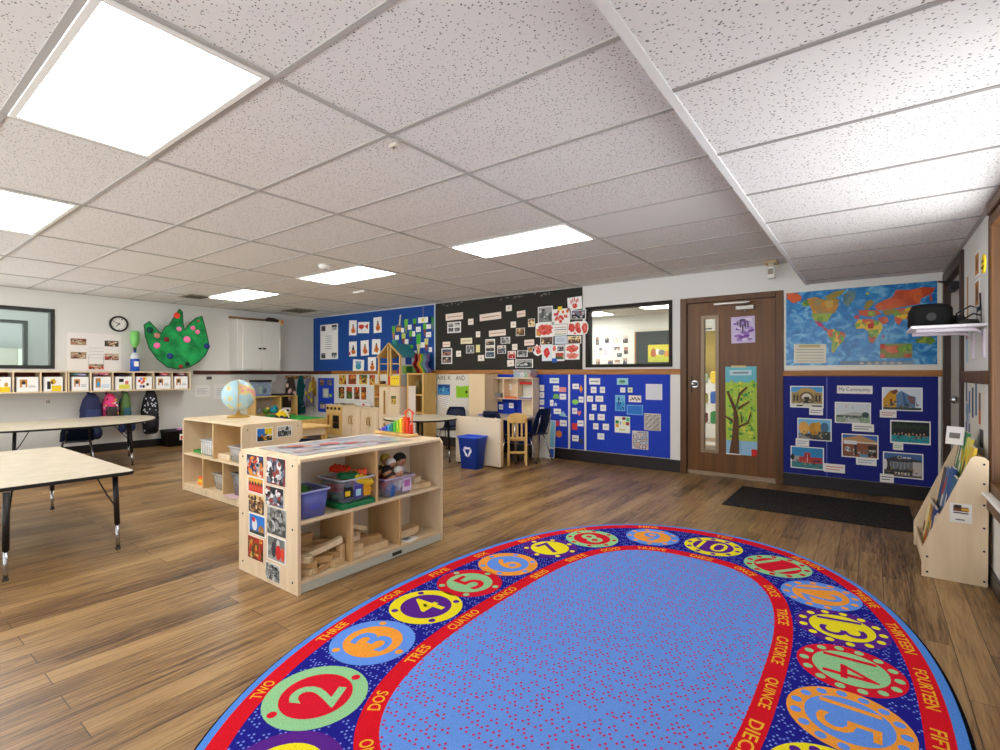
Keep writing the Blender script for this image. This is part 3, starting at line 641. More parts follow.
table('round_table', 'round grey table with black edge behind the rainbow stacker', [(-4.98 + .52 * math.cos(2 * PI * k / 40), 4.9 + .52 * math.sin(2 * PI * k / 40)) for k in range(40)], .6, [(-4.75, 4.6), (-4.62, 5.06), (-5.28, 5.2), (-5.35, 4.7)], brace=False)
# low light-wood table between shelf and kitchen
t = thing('play_table', 'low light wood table between globe shelf and play kitchen', 'table', (-6.42, 3.92, 0)); b = B()
b.prism(rrect(-.33, .33, -.33, .33, .07), .458, .48, PINE); b.build('tabletop', t)
b = B(); b.box(-.28, .28, -.28, -.262, .36, .458, BIRCH); b.box(-.28, .28, .262, .28, .36, .458, BIRCH); b.box(-.28, -.262, -.262, .262, .36, .458, BIRCH); b.box(.262, .28, -.262, .262, .36, .458, BIRCH); b.build('apron', t)
for sx in (-1, 1):
    for sy in (-1, 1): b = B(); b.box(sx * .26 - .022, sx * .26 + .022, sy * .26 - .022, sy * .26 + .022, 0, .458, PINE, .004); b.build('leg', t)
# ------------------------------------------------------------------ chairs
def plastic_chair(label, loc, rz, group=None, h=.66, sh=.33, w_=.17, col=NAVY, name='plastic_chair'):
    t = thing(name, label, 'chair', loc, rz, group)        # faces +y
    rows = []
    for q in range(6):
        y = .18 - .34 * q / 5; rows.append([Vector((w_ * (-1 + 2 * i / 8), y, sh + .012 * (abs(-1 + 2 * i / 8) ** 2) - .012 * math.sin(PI * q / 5) - (.015 if q == 0 else 0))) for i in range(9)])
    b = B(); b.grid(rows, col, .008); b.build('seat', t)
    rows = []
    for q in range(8):
        s = q / 7; z = sh + .005 + (h - sh - .005) * s; ww = w_ * (1 - .18 * max(0, s - .55) / .45 - (.12 if q == 7 else 0)); y = -.16 - .10 * s + (.03 * (1 - s) ** 3)
        rows.append([Vector((ww * (-1 + 2 * i / 8), y + .03 * (abs(-1 + 2 * i / 8) ** 2), z)) for i in range(9)])
    b = B(); b.grid(rows, col, .008)
    b.build('backrest', t)
    for s in (-1, 1):
        for e in (-1, 1):
            b = B(); x = s * (w_ - .03); b.tube([(x, .02 * e, sh - .018), (x, .09 * e, sh - .03), (s * (w_ + .0), .20 * e - .02, .012)], .009, CHROME, 8); lg = b.build('leg', t)
            b = B(); b.lathe([(.011, 0), (.013, .008), (.011, .02)], DARK, (s * w_, .20 * e - .02, 0)); b.build('glide', lg)
    b = B(); b.tube([(-w_ + .03, -.02, sh - .02), (w_ - .03, -.02, sh - .02)], .008, CHROME); b.build('crossbar', t)
    b = B()
    for s in (-1, 1): b.tube([(s * (w_ - .05), -.02, sh - .02), (s * (w_ - .05), -.175, sh + .0), (s * (w_ - .06), -.225, sh + .16), (s * (w_ - .07), -.245, h - .08)], .007, CHROME)
    b.build('back_tube', t); return t
plastic_chair('navy plastic chair with chrome legs at the desk beside the wooden chair', (-3.80, 5.86, 0), math.radians(84), h=.73, sh=.37, w_=.18)
plastic_chair('navy plastic chair peeking out between the two birch shelves', (-4.10, 2.36, 0), math.radians(176), h=.61, sh=.32)
plastic_chair('navy chair tucked under the rounded table by the backpacks', (-8.35, 1.95, 0), math.radians(80), h=.55, sh=.33)
plastic_chair('navy chair back left of the tall tan panel, at the round table', (-5.2, 5.74, 0), math.radians(200), h=.68, sh=.36)
plastic_chair('navy chair seen behind the writing desk, right of the tall tan panel', (-4.15, 5.60, 0), 0, h=.70, sh=.36)
# wooden child's chair
t = thing('wooden_chair', 'small honey coloured wooden chair with slatted round-topped back', 'chair', (-3.79, 5.485, 0), math.radians(36)); W_ = .115
for s in (-1, 1):
    b = B(); b.box(s * W_ - .016, s * W_ + .016, -.150, -.118, 0, .63, PINE, .004); b.build('back_post', t)
    b = B(); b.box(s * W_ - .016, s * W_ + .016, .14, .172, 0, .32, PINE, .004); b.build('leg', t)
    b = B(); b.box(s * W_ - .009, s * W_ + .009, -.118, .14, .14, .17, PINE, .003); b.build('side_rail', t)
b = B(); b.box(-W_ - .02, W_ + .02, -.118, .19, .32, .342, PINE, .006); b.build('seat', t)
b = B(); b.prism([(-W_ - .016, .56), (W_ + .016, .56)] + [((W_ + .016) * math.cos(PI * k / 10), .63 + .06 * math.sin(PI * k / 10)) for k in range(11)], -.150, -.120, PINE, 'y'); b.build('top_rail', t)
for x in (-.058, 0, .058): b = B(); b.box(x - .013, x + .013, -.142, -.128, .37, .56, PINE, .003); b.build('slat', t)
b = B(); b.box(-W_ + .016, W_ - .016, -.146, -.124, .345, .375, PINE, .003); b.box(-W_ + .016, W_ - .016, -.14, -.126, .16, .19, PINE, .003); b.build('cross_rail', t)
# ------------------------------------------------------------------ desk corner
# low white-birch divider behind the blue bin
t = thing('low_divider', 'low birch panel unit behind the blue recycling bin', 'divider', (-4.13, 5.06, 0)); b = B()
b.box(-.375, .375, 0, .02, .02, .635, M((226, 210, 184), .5), .006); screws(b, [(x, 0, z) for x in (-.34, .34) for z in (.06, .32, .6)] + [(0, 0, .6)], (0, -1, 0)); b.build('panel', t)
for x in (-.375, .355): b = B(); b.box(x, x + .02, .02, .07, .02, .635, BIRCHD, .004); b.build('edge_rail', t)
b = B(); b.box(-.355, .355, .02, .06, .30, .34, BIRCH); b.build('cross_rail', t)
for x in (-.34, .34): b = B(); b.cyl((x - .012, .045, .02), (x + .012, .045, .02), .02, DARK); b.build('caster', t)
# writing desk with hutch
t = thing('writing_desk', 'light wood writing desk with an open shelved hutch', 'desk', (-4.275, 6.0, 0)); b = B()
b.prism(rrect(-.40, .50, -.56, .0, .05), .578, .6, LAM); b.box(-.40, .40, .0, .15, .578, .6, LAM); b.build('desktop', t)
for x in (-.405, .385): b = B(); b.box(x, x + .02, -.0, .16, .0, .578, BIRCHV, .003); b.build('leg_panel', t)
for x in (-.405, .385): b = B(); b.box(x, x + .02, .0, .165, .6, 1.15, BIRCHV, .003); b.build('side_panel', t)
b = B(); b.box(-.385, .385, .0, .165, 1.13, 1.15, BIRCH, .002); b.build('top', t)
b = B(); b.box(-.385, .385, .005, .165, .825, .843, M((206, 170, 158), .5), .002); b.build('shelf', t)
b = B(); b.box(-.385, .385, .15, .165, .843, 1.13, BIRCH); b.box(-.385, -.26, .15, .165, .6, .825, BIRCH); b.box(.11, .385, .15, .165, .6, .825, BIRCH); b.build('back_panel', t)
for x in (-.125, .13): b = B(); b.box(x - .008, x + .008, .005, .15, .843, 1.13, BIRCHV, .002); b.build('divider', t)
b = B(); b.box(-.38, .38, -.04, .0, .54, .578, BIRCHD); b.build('apron', t)
for x in (-.36, .46): b = B(); b.cyl((x, -.52, 0), (x, -.52, .578), .016, CHROME); b.build('leg', t)
# tall tan panel left of the desk
t = thing('tall_divider', 'tall plain tan panel cabinet between round table and writing desk', 'cabinet', (-4.72, 5.8, 0)); b = B()
b.box(-.165, .145, -.018, .0, .02, 1.2, M((224, 200, 160), .55), .005); b.build('front_panel', t); b = B(); b.box(-.165, .145, .0, .3, 1.18, 1.2, BIRCH); b.build('top', t)
b = B(); b.box(.125, .145, .0, .3, .02, 1.18, BIRCHV); b.build('side_panel', t); b = B(); b.box(-.165, -.145, .0, .3, .02, 1.18, BIRCHV); b.build('side_panel', t); b = B(); b.box(-.16, .14, .02, .28, .0, .02, DARK); b.build('plinth', t)
# recycling bin
t = thing('recycling_bin', 'blue plastic recycling bin with white arrows', 'bin', (-4.09, 4.915, 0), math.radians(3)); b = B(); BB = M((26, 76, 206), .4)
def rr_(w_, d_, z, r=.03): return [Vector((x, y, z)) for x, y in rrect(-w_, w_, -d_, d_, r, 4)]
b.loft([rr_(.125, .085, 0), rr_(.155, .115, .385), rr_(.166, .126, .39), rr_(.166, .126, .41), rr_(.150, .110, .41), rr_(.12, .08, .012)], BB, True, True); b.build('bin_body', t)
b = B()
def onface(x, z): return Vector((x, -.085 - .03 * z / .385 - .0025, z))
for k in range(3):
    a = PI / 2 + 2 * PI * k / 3; n = Vector((math.cos(a), math.sin(a))); u = Vector((-n.y, n.x)); cz = .225
    for poly in ([(-.05, .028), (.02, .028), (.02, .052), (-.05, .052)], [(.02, .016), (.062, .04), (.02, .064)]):
        pts = [onface((n * q + u * p).x, (n * q + u * p).y + cz) for p, q in poly]; f = b.bm.faces.new([b.bm.verts.new(p) for p in pts]); b._fin([f], M((225, 232, 250)))
b.build('recycling_emblem', t)
# leaning white board with pale blue art
t = thing('leaning_board', 'white board with pale blue strip leaning against the wall past the desk', 'board', (-3.72, 6.125, 0)); T = Matrix.Rotation(math.radians(-5), 4, 'X'); b = B()
b.box(-.125, .125, -.006, .006, 0, .54, WHITE, .003, T); b.build('panel', t); b = B(); b.box(.05, .12, -.009, -.0065, .16, .53, M((130, 196, 222)), 0, T); b.box(.05, .12, -.009, -.0065, .02, .14, M((40, 90, 190)), 0, T); b.build('art_sheet', t)
# ------------------------------------------------------------------ kitchen corner
KY = 5.75
def stove():
    t = thing('play_stove', 'toy wooden stove with knobs and dark oven window', 'toy stove', (-8.19, KY, 0)); b = B(); b.box(-.265, .265, .0, .38, .0, .6, BIRCHV, .005); b.build('body', t)
    b = B(); b.box(-.27, .27, -.012, .40, .6, .62, BIRCH, .004); b.build('cooktop', t)
    for x in (-.13, .13):
        for y in (.12, .27): b = B(); b.lathe([(.06, 0), (.06, .006), (.045, .006)], DARK, (x, y, .62)); b.build('burner', t)
    b = B(); b.box(-.26, .26, -.014, .0, .5, .595, PINE, .003); b.build('control_panel', t)
    for k in range(4): b = B(); b.cyl((-.18 + .12 * k, -.014, .548), (-.18 + .12 * k, -.034, .548), .024, BLACK); b.build('knob', t)
    b = B(); b.box(-.24, .24, -.014, .0, .05, .485, PINE, .004); d = b.build('oven_door', t)
    b = B(); b.box(-.03, .16, -.018, -.0142, .17, .42, M((40, 34, 30), .3), .003); b.build('window', d); b = B(); b.box(-.02, .15, -.021, -.0185, .27, .30, CHROME); b.build('rack', d); b = B(); b.box(-.17, -.14, -.04, -.0142, .2, .42, OAK, .006); b.build('handle', d)
stove()
def kcab(x, w_, label, sink=False):
    t = thing('play_cabinet', label, 'toy cabinet', (x, KY, 0)); b = B(); b.box(-w_, w_, .0, .38, 0, .585, BIRCHV, .005); b.build('body', t); b = B(); b.box(-w_, w_, -.014, .38, .585, .605, BIRCH, .004); b.build('countertop', t)
    for s in (-1, 1):
        b = B(); b.box(min(s * .004, s * (w_ - .008)), max(s * .004, s * (w_ - .008)), -.014, 0, .03, .57, BIRCHV, .003); d = b.build('door', t)
        b = B(); xx = s * .035; b.tube([(xx, -.014, .29), (xx, -.04, .30), (xx, -.04, .42), (xx, -.014, .43)], .009, M((186, 140, 60), .4), 6); b.build('handle', d)
    if sink: b = B(); b.lathe([(.12, .006), (.13, .008), (.13, 0)], CHROME, (0, .18, .605)); b.tube([(0, .3, .605), (0, .3, .75), (0, .22, .77), (0, .19, .73)], .012, CHROME); b.build('sink', t)
kcab(-7.66, .262, 'toy wooden kitchen cabinet with paired handles beside the stove')
kcab(-7.15, .247, 'toy wooden sink cabinet left of the tall refrigerator', True)
# hutch shelf above the sink
t = thing('plate_shelf', 'small open wooden shelf above the toy sink cabinet', 'shelf', (-7.08, 5.92, .605)); b = B()
for x in (-.16, .16): b = B(); b.box(x - .009, x + .009, 0, .2, 0, .42, PINE); b.build('side_panel', t)
for z in (.18, .405): b = B(); b.box(-.151, .151, .0, .2, z - .009, z + .009, PINE); b.build('shelf_board', t)
b = B(); b.box(-.151, .151, .19, .2, 0, .40, BIRCHD); b.build('back_panel', t)
t = thing('play_refrigerator', 'toy wooden refrigerator under the dollhouse', 'toy refrigerator', (-6.62, KY, 0)); b = B(); b.box(-.27, .27, 0, .43, .0, .985, M((222, 206, 188), .5), .005); b.build('body', t)
for z0, z1 in ((.03, .42), (.43, .975)): b = B(); b.box(-.262, .262, -.016, 0, z0, z1, BIRCHV, .004); d = b.build('door', t); b = B(); b.box(-.12, -.095, -.045, -.0165, z0 + .08, z1 - .06, M((180, 140, 70), .4), .006); b.build('handle', d)
b = B(); b.box(-.275, .275, -.018, .435, .985, 1.0, PINE, .004); b.build('top', t)
# tall storage unit right of the refrigerator
t = thing('storage_rack', 'tall narrow wooden rack beside the toy refrigerator', 'shelf', (-6.1, 5.85, 0)); b = B()
for x in (-.19, .17): b = B(); b.box(x - .02, x + .02, 0, .30, 0, 1.22, PINE, .004); b.build('post', t)
b = B(); b.box(-.17, -.0, .0, .012, .05, 1.0, M((224, 210, 196), .5)); b.build('front_panel', t)
for z in (.1, .55, .85, 1.2): b = B(); b.box(-.17, .15, .012, .30, z - .01, z + .01, PINE); b.build('shelf_board', t)
for x, c, l in ((-.08, (120, 100, 40), 'amber'), (.08, (90, 150, 120), 'green')):
    b = B(); b.lathe([(.05, 0), (.055, .02), (.055, .16), (.035, .2), (.035, .22)], M(c, .3)); tag(b.build('jar', None, (-6.1 + x, 6.0, .86)), l + ' jar standing inside the tall narrow rack', 'jar')
b = B()
for k, c in enumerate(((200, 30, 40), (224, 70, 30), (240, 130, 40), (244, 214, 70), (130, 200, 70), (150, 190, 220), (150, 130, 190))):
    x = -.17 + .05 * k; b.grid([[Vector((x + .03 * a + .05 * math.sin(z * 1.3 + .5) * (z > 1), .04 * math.sin(a * 2 + k) - .05, .0 + .055 * (6 - z))) for a in range(3)] for z in range(7)], M(c), .004)
tag(b.build('rainbow_cloth', None, (-6.12, 6.06, 1.215)), 'rainbow striped cloth bundle standing on the tall narrow rack', 'cloth')
# dollhouse
def dollhouse():
    t = thing('dollhouse', 'open wooden dollhouse with blue roof on the toy refrigerator', 'dollhouse', (-6.63, 5.735, 1.0005)); w_, d_, h1, h2 = .27, .43, .50, .72; P = PINE
    b = B()
    for x in (-w_, -.03, .04, w_): top = h1 if abs(x) == w_ else h2 - abs(x) * (h2 - h1) / w_ - .01; b.box(x - .011, x + .011, 0, .03, 0, top, P)
    b.build('front_frame', t)
    for z in (.0, .19, .37): b = B(); b.box(-w_, w_, .0 if z == 0 else .02, d_, z, z + .012, P); b.build('floor_board', t)
    for s in (-1, 1):
        b = B(); b.prism([(s * (w_ + .03), h1 - .02), (0, h2 - .005), (0, h2 + .017), (s * (w_ + .045), h1 - .005)], -.01, .02, P, 'y'); b.build('gable_trim', t)
        b = B(); b.prism([(s * (w_ + .03), h1 - .02), (s * .0, h2 - .0), (0, h2 + .012), (s * (w_ + .04), h1 - .008)], .021, d_, M((60, 146, 160)) if s > 0 else P, 'y'); b.build('roof', t)
    b = B(); b.box(w_ - .0, w_ + .012, .03, d_, .19, h1 - .02, M((222, 226, 226))); b.box(w_ + .012, w_ + .0145, .12, .26, .36, .48, M((40, 80, 170))); b.box(w_ + .0136, w_ + .0155, .14, .28, .22, .33, M((40, 110, 50))); b.box(w_ + .0121, w_ + .0135, .04, d_ - .02, .2, .345, M((160, 206, 110))); b.box(w_, w_ + .012, .03, d_, 0, .19, GREYL); b.build('side_wall', t)
    b = B(); b.box(-w_ + .012, -.04, d_ - .012, d_, .202, .37, RBLUE); b.box(-.02, w_ - .012, d_ - .012, d_, .012, .37, M((228, 214, 190))); b.box(-.02, w_ - .012, d_ - .012, d_, .382, h1, M((226, 210, 180))); b.build('back_wall', t)
    b = B(); b.box(-.02, .03, .004, .02, .012, .16, RED); b.box(.05, w_ - .015, .0, .012, .012, .17, YELLOW)
    for k in range(3): b.box(.09 + .05 * k, .11 + .05 * k, -.001, .0, .11, .13, BLACK)
    b.build('door_panel', t)
    b = B(); b.box(.07, .09, .15, .17, .202, .3, RED); b.box(.06, .14, .15, .2, .25, .27, M((160, 40, 40))); b.build('toy_furniture', t)
    b = B(); b.box(-.02, .04, .1, .16, h2 - .03, h2 + .06, M((60, 160, 140))); b.box(-.03, .05, .09, .17, h2 + .06, h2 + .07, M((60, 160, 140))); b.build('chimney', t)
dollhouse()
# corner cubby, green play table
t = thing('wall_cubby', 'two compartment wooden shelf below the wall cabinet in the left corner', 'shelf', (-9.42, 5.22, 0)); b = B()
for y in (-.42, .08, .42): b = B(); b.box(-.15, .15, y - .012, y + .012, 0, .775, PINE if y else BIRCHD, .003); b.build('side_panel', t)
for z in (.06, .42, .765): b = B(); b.box(-.15, .15, -.408, .408, z - .01, z + .01, PINE); b.build('shelf_board', t)
b = B(); b.box(-.15, -.14, -.41, .41, .05, .76, M((196, 176, 164))); b.build('back_panel', t)
t = thing('green_play_table', 'low wooden play table with bright green top in the left corner', 'table', (-8.45, 4.95, 0)); b = B()
b.box(-.62, .62, -.40, .40, .32, .41, PINE, .006); b.build('frame', t); b = B(); b.box(-.6, .6, -.38, .38, .405, .42, M((50, 180, 74), .5), .003); b.build('green_top', t)
for sx in (-1, 1):
    for sy in (-1, 1): b = B(); b.box(sx * .57 - .03, sx * .57 + .03, sy * .35 - .03, sy * .35 + .03, 0, .32, PINE, .004); b.build('leg', t)
b = B(); b.box(-.56, .56, -.34, .34, .16, .18, M((200, 60, 50))); b.build('lower_shelf', t)
# ------------------------------------------------------------------ right wall: book display
def bookcase():
    t = thing('book_display', 'birch sling book display with sloping sides by the right wall', 'bookcase', (.385, 3.885, 0))
    prof = [(-.145, 0), (.14, 0), (.145, .71), (.13, .727), (.09, .735), (.07, .72), (-.145, .16)]
    for y0 in (0, .68):
        b = B(); b.prism(prof, y0, y0 + .02, BIRCHV, 'y')
        if y0 == 0: screws(b, [(.125, 0, z) for z in (.03, .2, .33, .46, .58, .69)] + [(-.12, 0, .03), (-.12, 0, .12), (.0, 0, .44)], (0, -1, 0))
        b.build('side_panel', t)
    b = B(); b.box(.12, .135, .02, .68, .03, .72, BIRCHD); b.build('back_panel', t)
    for k, (x, z) in enumerate(((-.10, .06), (-.02, .27), (.06, .48))):
        b = B(); b.box(x - .03, x + .08, .02, .68, z, z + .015, BIRCH); b.build('ledge', t); b = B(); b.box(x - .042, x - .03, .02, .68, z, z + .075, BIRCH, .003); b.build('front_lip', t)
    b = B(); b.box(-.02, .075, -.002, 0, .345, .455, WHITE)
    for i, (x0, x1, z0, z1, c) in enumerate(((-.005, .06, .41, .435, (120, 70, 40)), (0, .03, .425, .447, (60, 40, 30)), (.03, .062, .415, .43, (210, 160, 60)), (-.005, .06, .398, .405, (60, 60, 60)), (.005, .045, .36, .366, (90, 90, 90)))): b.box(x0, x1, -.0026 - .0003 * i, -.0021, z0, z1, M(c))
    b.build('picture_label', t)
bookcase()
def book(label, x, y, z, hh, ww, th, cover, seed, tilt=-14, yaw=0):
    t = thing('picture_book', label, 'book', (x, y, z), math.radians(yaw), 'picture books in the birch display'); T = Matrix.Rotation(math.radians(-tilt), 4, 'Y'); b = B()
    b.box(-th / 2, th / 2, -ww / 2, ww / 2, 0, hh, M(cover, .4), .002, T)
    r = random.Random(seed)
    for k in range(3): z0 = hh * r.uniform(.1, .6); y0 = r.uniform(-.4, .1) * ww; b.box(-th / 2 - .001, -th / 2, y0, y0 + ww * .3, z0, z0 + hh * .25, M(r.choice([(240, 230, 200), (60, 130, 90), (230, 190, 40), (40, 80, 150), (180, 60, 50)])), 0, T)
    b.build('cover', t); b = B(); b.box(-th / 2 + .002, th / 2 - .002, -ww / 2 + .003, ww / 2 + .0015, .004, hh + .001, M((236, 230, 216)), 0, T); b.build('pages', t)
bx, by = .385, 3.885
for i, (k, y, hh, ww, c, lab) in enumerate([
    (2, .12, .24, .2, (236, 196, 50), 'yellow picture book on the top ledge nearest the sloping side'), (2, .28, .27, .2, (214, 200, 70), 'yellow green picture book in the middle of the top ledge'), (2, .44, .29, .2, (70, 150, 90), 'green edged picture book on the top ledge'), (2, .58, .25, .16, (40, 90, 80), 'dark green picture book at the far end of the top ledge'),
    (1, .11, .26, .2, (60, 110, 140), 'teal picture book on the middle ledge nearest the viewer'), (1, .27, .29, .2, (44, 84, 150), 'blue picture book in the middle of the display'), (1, .43, .27, .2, (90, 120, 160), 'grey blue picture book on the middle ledge'), (1, .58, .25, .16, (60, 60, 70), 'dark picture book at the far end of the middle ledge'),
    (0, .10, .22, .18, (224, 206, 180), 'cream picture book on the lowest ledge nearest the viewer'), (0, .24, .25, .18, (60, 70, 130), 'indigo picture book on the lowest ledge'), (0, .38, .24, .18, (190, 140, 60), 'brown picture book on the lowest ledge'), (0, .53, .23, .18, (236, 214, 160), 'pale yellow picture book at the far end of the lowest ledge')]):
    x, z = ((-.10, .06), (-.02, .27), (.06, .48))[k]; book(lab, bx + x - .003, by + y + .02, z + .0155, hh * 1.16, ww * .74, .016, c, 40 + i, -9)
# wall shelf with black devices
t = thing('wall_shelf', 'white bracket shelf on the right wall holding black devices', 'shelf', (RW, 4.34, 1.485)); b = B(); b.box(-.35, 0, -.25, .25, 0, .018, M((232, 228, 232), .4), .004); b.build('shelf_board', t)
for y in (-.2, .2):
    b = B(); pts = [(-.32, y, -.011), (-.08, y, -.012), (-.045, y, -.016), (-.022, y, -.04), (-.014, y, -.16)]
    b.loft([[Vector((p[0], y - .018, p[2] + .011)), Vector((p[0], y + .018, p[2] + .011)), Vector((p[0] + (0 if i < 2 else .006), y + .018, p[2] - .011)), Vector((p[0] + (0 if i < 2 else .006), y - .018, p[2] - .011))] for i, p in enumerate(pts)], M((226, 216, 226), .4)); b.box(-.012, 0, y - .022, y + .022, -.19, -.012, M((226, 216, 226), .4), .003); b.build('bracket', t)
t = thing('projector', 'rounded black device at the front of the white wall shelf', 'device', (RW - .245, 4.3, 1.503)); b = B(); b.loft([[Vector((x, y, z)) for x, y in rrect(-w_, w_, -.13, .13, .04, 4)] for w_, z in ((.085, 0), (.108, .012), (.106, .11), (.092, .136), (.06, .143))], M((12, 12, 12), .7, 0, .2)); b.build('body', t); b = B(); b.cyl((0, -.131, .06), (0, -.137, .06), .025, DARK); b.build('lens', t)
t = thing('small_speaker', 'smaller black box behind the rounded device on the wall shelf', 'device', (RW - .115, 4.40, 1.503)); b = B(); b.box(-.03, .045, -.09, .09, 0, .075, BLACK, .012); b.build('body', t); b = B(); b.box(-.032, -.03, -.06, .06, .012, .06, DARK); b.build('grille', t)
b = B(); b.lathe([(.055, 0), (.058, .01), (.05, .03), (.02, .034)], BLACK); tag(b.build('router', None, (RW - .075, 4.19, 1.503)), 'flat round black puck at the wall end of the white shelf', 'device')
b = B(); b.tube([(RW - .13, 4.28, 1.51), (RW - .12, 4.22, 1.58), (RW - .06, 4.2, 1.62), (RW - .012, 4.22, 1.60), (RW - .012, 4.24, 1.70)], .005, BLACK, 6); b.tube([(RW - .09, 4.22, 1.54), (RW - .05, 4.18, 1.57), (RW - .015, 4.2, 1.56)], .005, BLACK, 6); tag(b.build('cable', None), 'looping black cables above the white wall shelf', 'cable')
# ------------------------------------------------------------------ papers on the black board
OB = BOARD + .0005
def bsheet(name, label, cat, r, col, art=(), group=None, rot=0.0, off=None, outline=None, thick=.002):
    return sheet(name, label, cat, 'back', r, col, art, OB if off is None else off, rot, group, None, outline, thick)
G = 'cards and photos on the black board'
bb = 'on the black board'
for lab, r, n, rot in (
    ('long pale pink caption strip at the upper left of the black board', (445.8, 313.2, 463, 320), 1, .02), ('longest pale pink caption strip at the top middle of the black board', (479.8, 313.2, 501.2, 320), 1, .04),
    ('pale pink caption strip above the strip of three photos', (489, 330, 505.8, 336), 1, .03), ('pale yellow caption strip above the single square photo, left half of black board', (460.8, 338, 472.2, 343.8), 1, 0),
    ('small pink caption card above the tall photo sheet', (442.8, 341.8, 450.2, 347), 1, 0), ('pale caption card at the upper right, left of the photo collage', (517, 310.8, 525.4, 317), 1, .05), ('pale caption card left of the lower red handprint', (524.4, 339.6, 534.2, 345.4), 1, .03)):
    bsheet('caption_strip', lab, 'caption', r, PALEPINK if 'yellow' not in lab else M((238, 228, 190), .8), lines(n, (190, 150, 130), .1, .9, .3, .7), G, rot)
for lab, r in (
    ('small white card right of the four photo sheet', (468.2, 318.8, 473.4, 324.8)), ('small white card in the centre left of the black board', (476, 331.4, 480.2, 337.2)), ('small white card right of the tall photo sheet', (456.2, 350.8, 461, 356.6)),
    ('small white card below the yellow card', (478, 355, 484.2, 361)), ('topmost small white card on the black board', (506, 305.2, 511.8, 311.1)), ('small white card above the landscape photo, right half of black board', (510.8, 321.6, 516, 327.6)),
    ('small white card at the lower middle of the black board', (512.2, 344, 517.4, 350)), ('tilted white card above the clear storage box', (507.3, 360, 514, 366.4))):
    bsheet('word_card', lab, 'card', r, M((244, 234, 222), .8), lines(1, (150, 120, 110), .3, .7, .35, .65), G, .08 if 'tilted' in lab else 0)
bsheet('word_card', 'small pale yellow card between square photo and photo strip', 'card', (476, 344.8, 480, 352.2), M((232, 226, 160)), (), G)
for lab, r, pal, sd in (
    ('white sheet with four dark photos at the left of the black board', (447.4, 322, 461, 332.8), 'grey', 1), ('tall photo sheet at the lower left of the black board', (441.6, 348.4, 452.2, 363.8), 'class', 2), ('square photo under the pale yellow caption strip', (466.2, 345.4, 474, 353.2), 'grey', 3),
    ('upright strip of three photos on the black board', (485.4, 339.2, 495, 358), 'class', 4), ('landscape photo right of the three photo strip, upper one', (500.8, 337, 510.2, 343.6), 'grey', 5), ('square photo right of the three photo strip, lower one', (497.4, 345.4, 506, 353.6), 'class', 6),
    ('small photo left of the large red blot painting', (528.2, 318.8, 534.8, 326.8), 'warm', 7), ('landscape photo under the small card, right half of black board', (516, 328, 524.8, 335.8), 'warm', 8), ('photo with a red patch at the lower middle of the black board', (507.8, 351, 515.9, 358.8), 'red', 9),
    ('photo between the red patch photo and the small greenish photo', (517.2, 350.4, 527.6, 356.8), 'grey', 10), ('small greenish photo beside the lower red handprint', (527.6, 347, 532.8, 352), 'warm', 11), ('wide photo sheet just above the clear storage box', (515.4, 359.2, 533, 367.8), 'grey', 12)):
    art = photo(pal, sd)
    if 'four' in lab: art = [x for i, q in enumerate(((.08, .1, .46, .46), (.54, .1, .92, .46), (.08, .54, .46, .9), (.54, .54, .92, .9))) for x in photo('grey', 20 + i, 4, q)]
    if 'three photos' in lab: art = [x for i, q in enumerate(((.08, .05, .92, .32), (.08, .36, .92, .64), (.08, .68, .92, .95))) for x in photo('class', 30 + i, 4, q)]
    if 'tall photo' in lab: art = [x for i, q in enumerate(((.08, .06, .92, .46), (.08, .52, .92, .94))) for x in photo('class', 36 + i, 5, q)]
    bsheet('photo_print', lab, 'photo', r, PAPER, art, G)
R1, R2, R3 = M((206, 60, 48), .7), M((222, 96, 78), .7), M((232, 140, 130), .7)
G2 = 'red paint collage on the black board'
bsheet('photo_collage', 'black and white photo collage sheet at the top left of the red collage', 'photo', (538, 306.4, 552.8, 322.8), PAPER, photo('grey', 51, 14), G2)
bsheet('painting', 'white sheet of small red paint marks under the yellow clip', 'painting', (552, 308.8, 570, 324), PAPER, [x for k in range(16) for x in blob(random.Random(5 + k).uniform(.1, .9), random.Random(60 + k).uniform(.12, .88), .08, .13, ((R1, R2, ORANGE, R3)[k % 4], R1), 500 + k, 8)], G2, off=OB + .002)
bsheet('handprint', 'red handprint painting at the top right corner of the black board', 'painting', (567.6, 297, 582, 309.7), PAPER, blob(.5, .3, .18, .24, (R1, R2, R3), 7) + [x for k in range(5) for x in blob(.26 + .12 * k, .66 + .07 * (k % 3), .045, .2, (R1, R2), 70 + k, 9)], G2, .05, off=OB + .002)
bsheet('photo_print', 'photo under the top red handprint', 'photo', (570.8, 310, 586, 319.2), PAPER, photo('street', 52), G2, -.05)
bsheet('painting', 'large round red blot painting at the left of the red collage', 'painting', (535.6, 322.8, 554, 336.8), PAPER, [('p', [(.05, .12), (.3, .05), (.3, .6), (.05, .6)], M((216, 160, 70)))] + blob(.53, .5, .46, .46, (R2, R1, R2, R3), 1), G2, off=OB + .002)
bsheet('text_sheet', 'pale sheet with green and red lines in the middle of the collage', 'paper', (554, 324.4, 567.2, 335.6), PAPER, [('r', .05, .1 + .2 * k, .95, .17 + .2 * k, (M((120, 150, 120)), M((216, 190, 130)), M((100, 110, 120)), M((190, 150, 140)))[k]) for k in range(4)], G2, off=OB + .004)
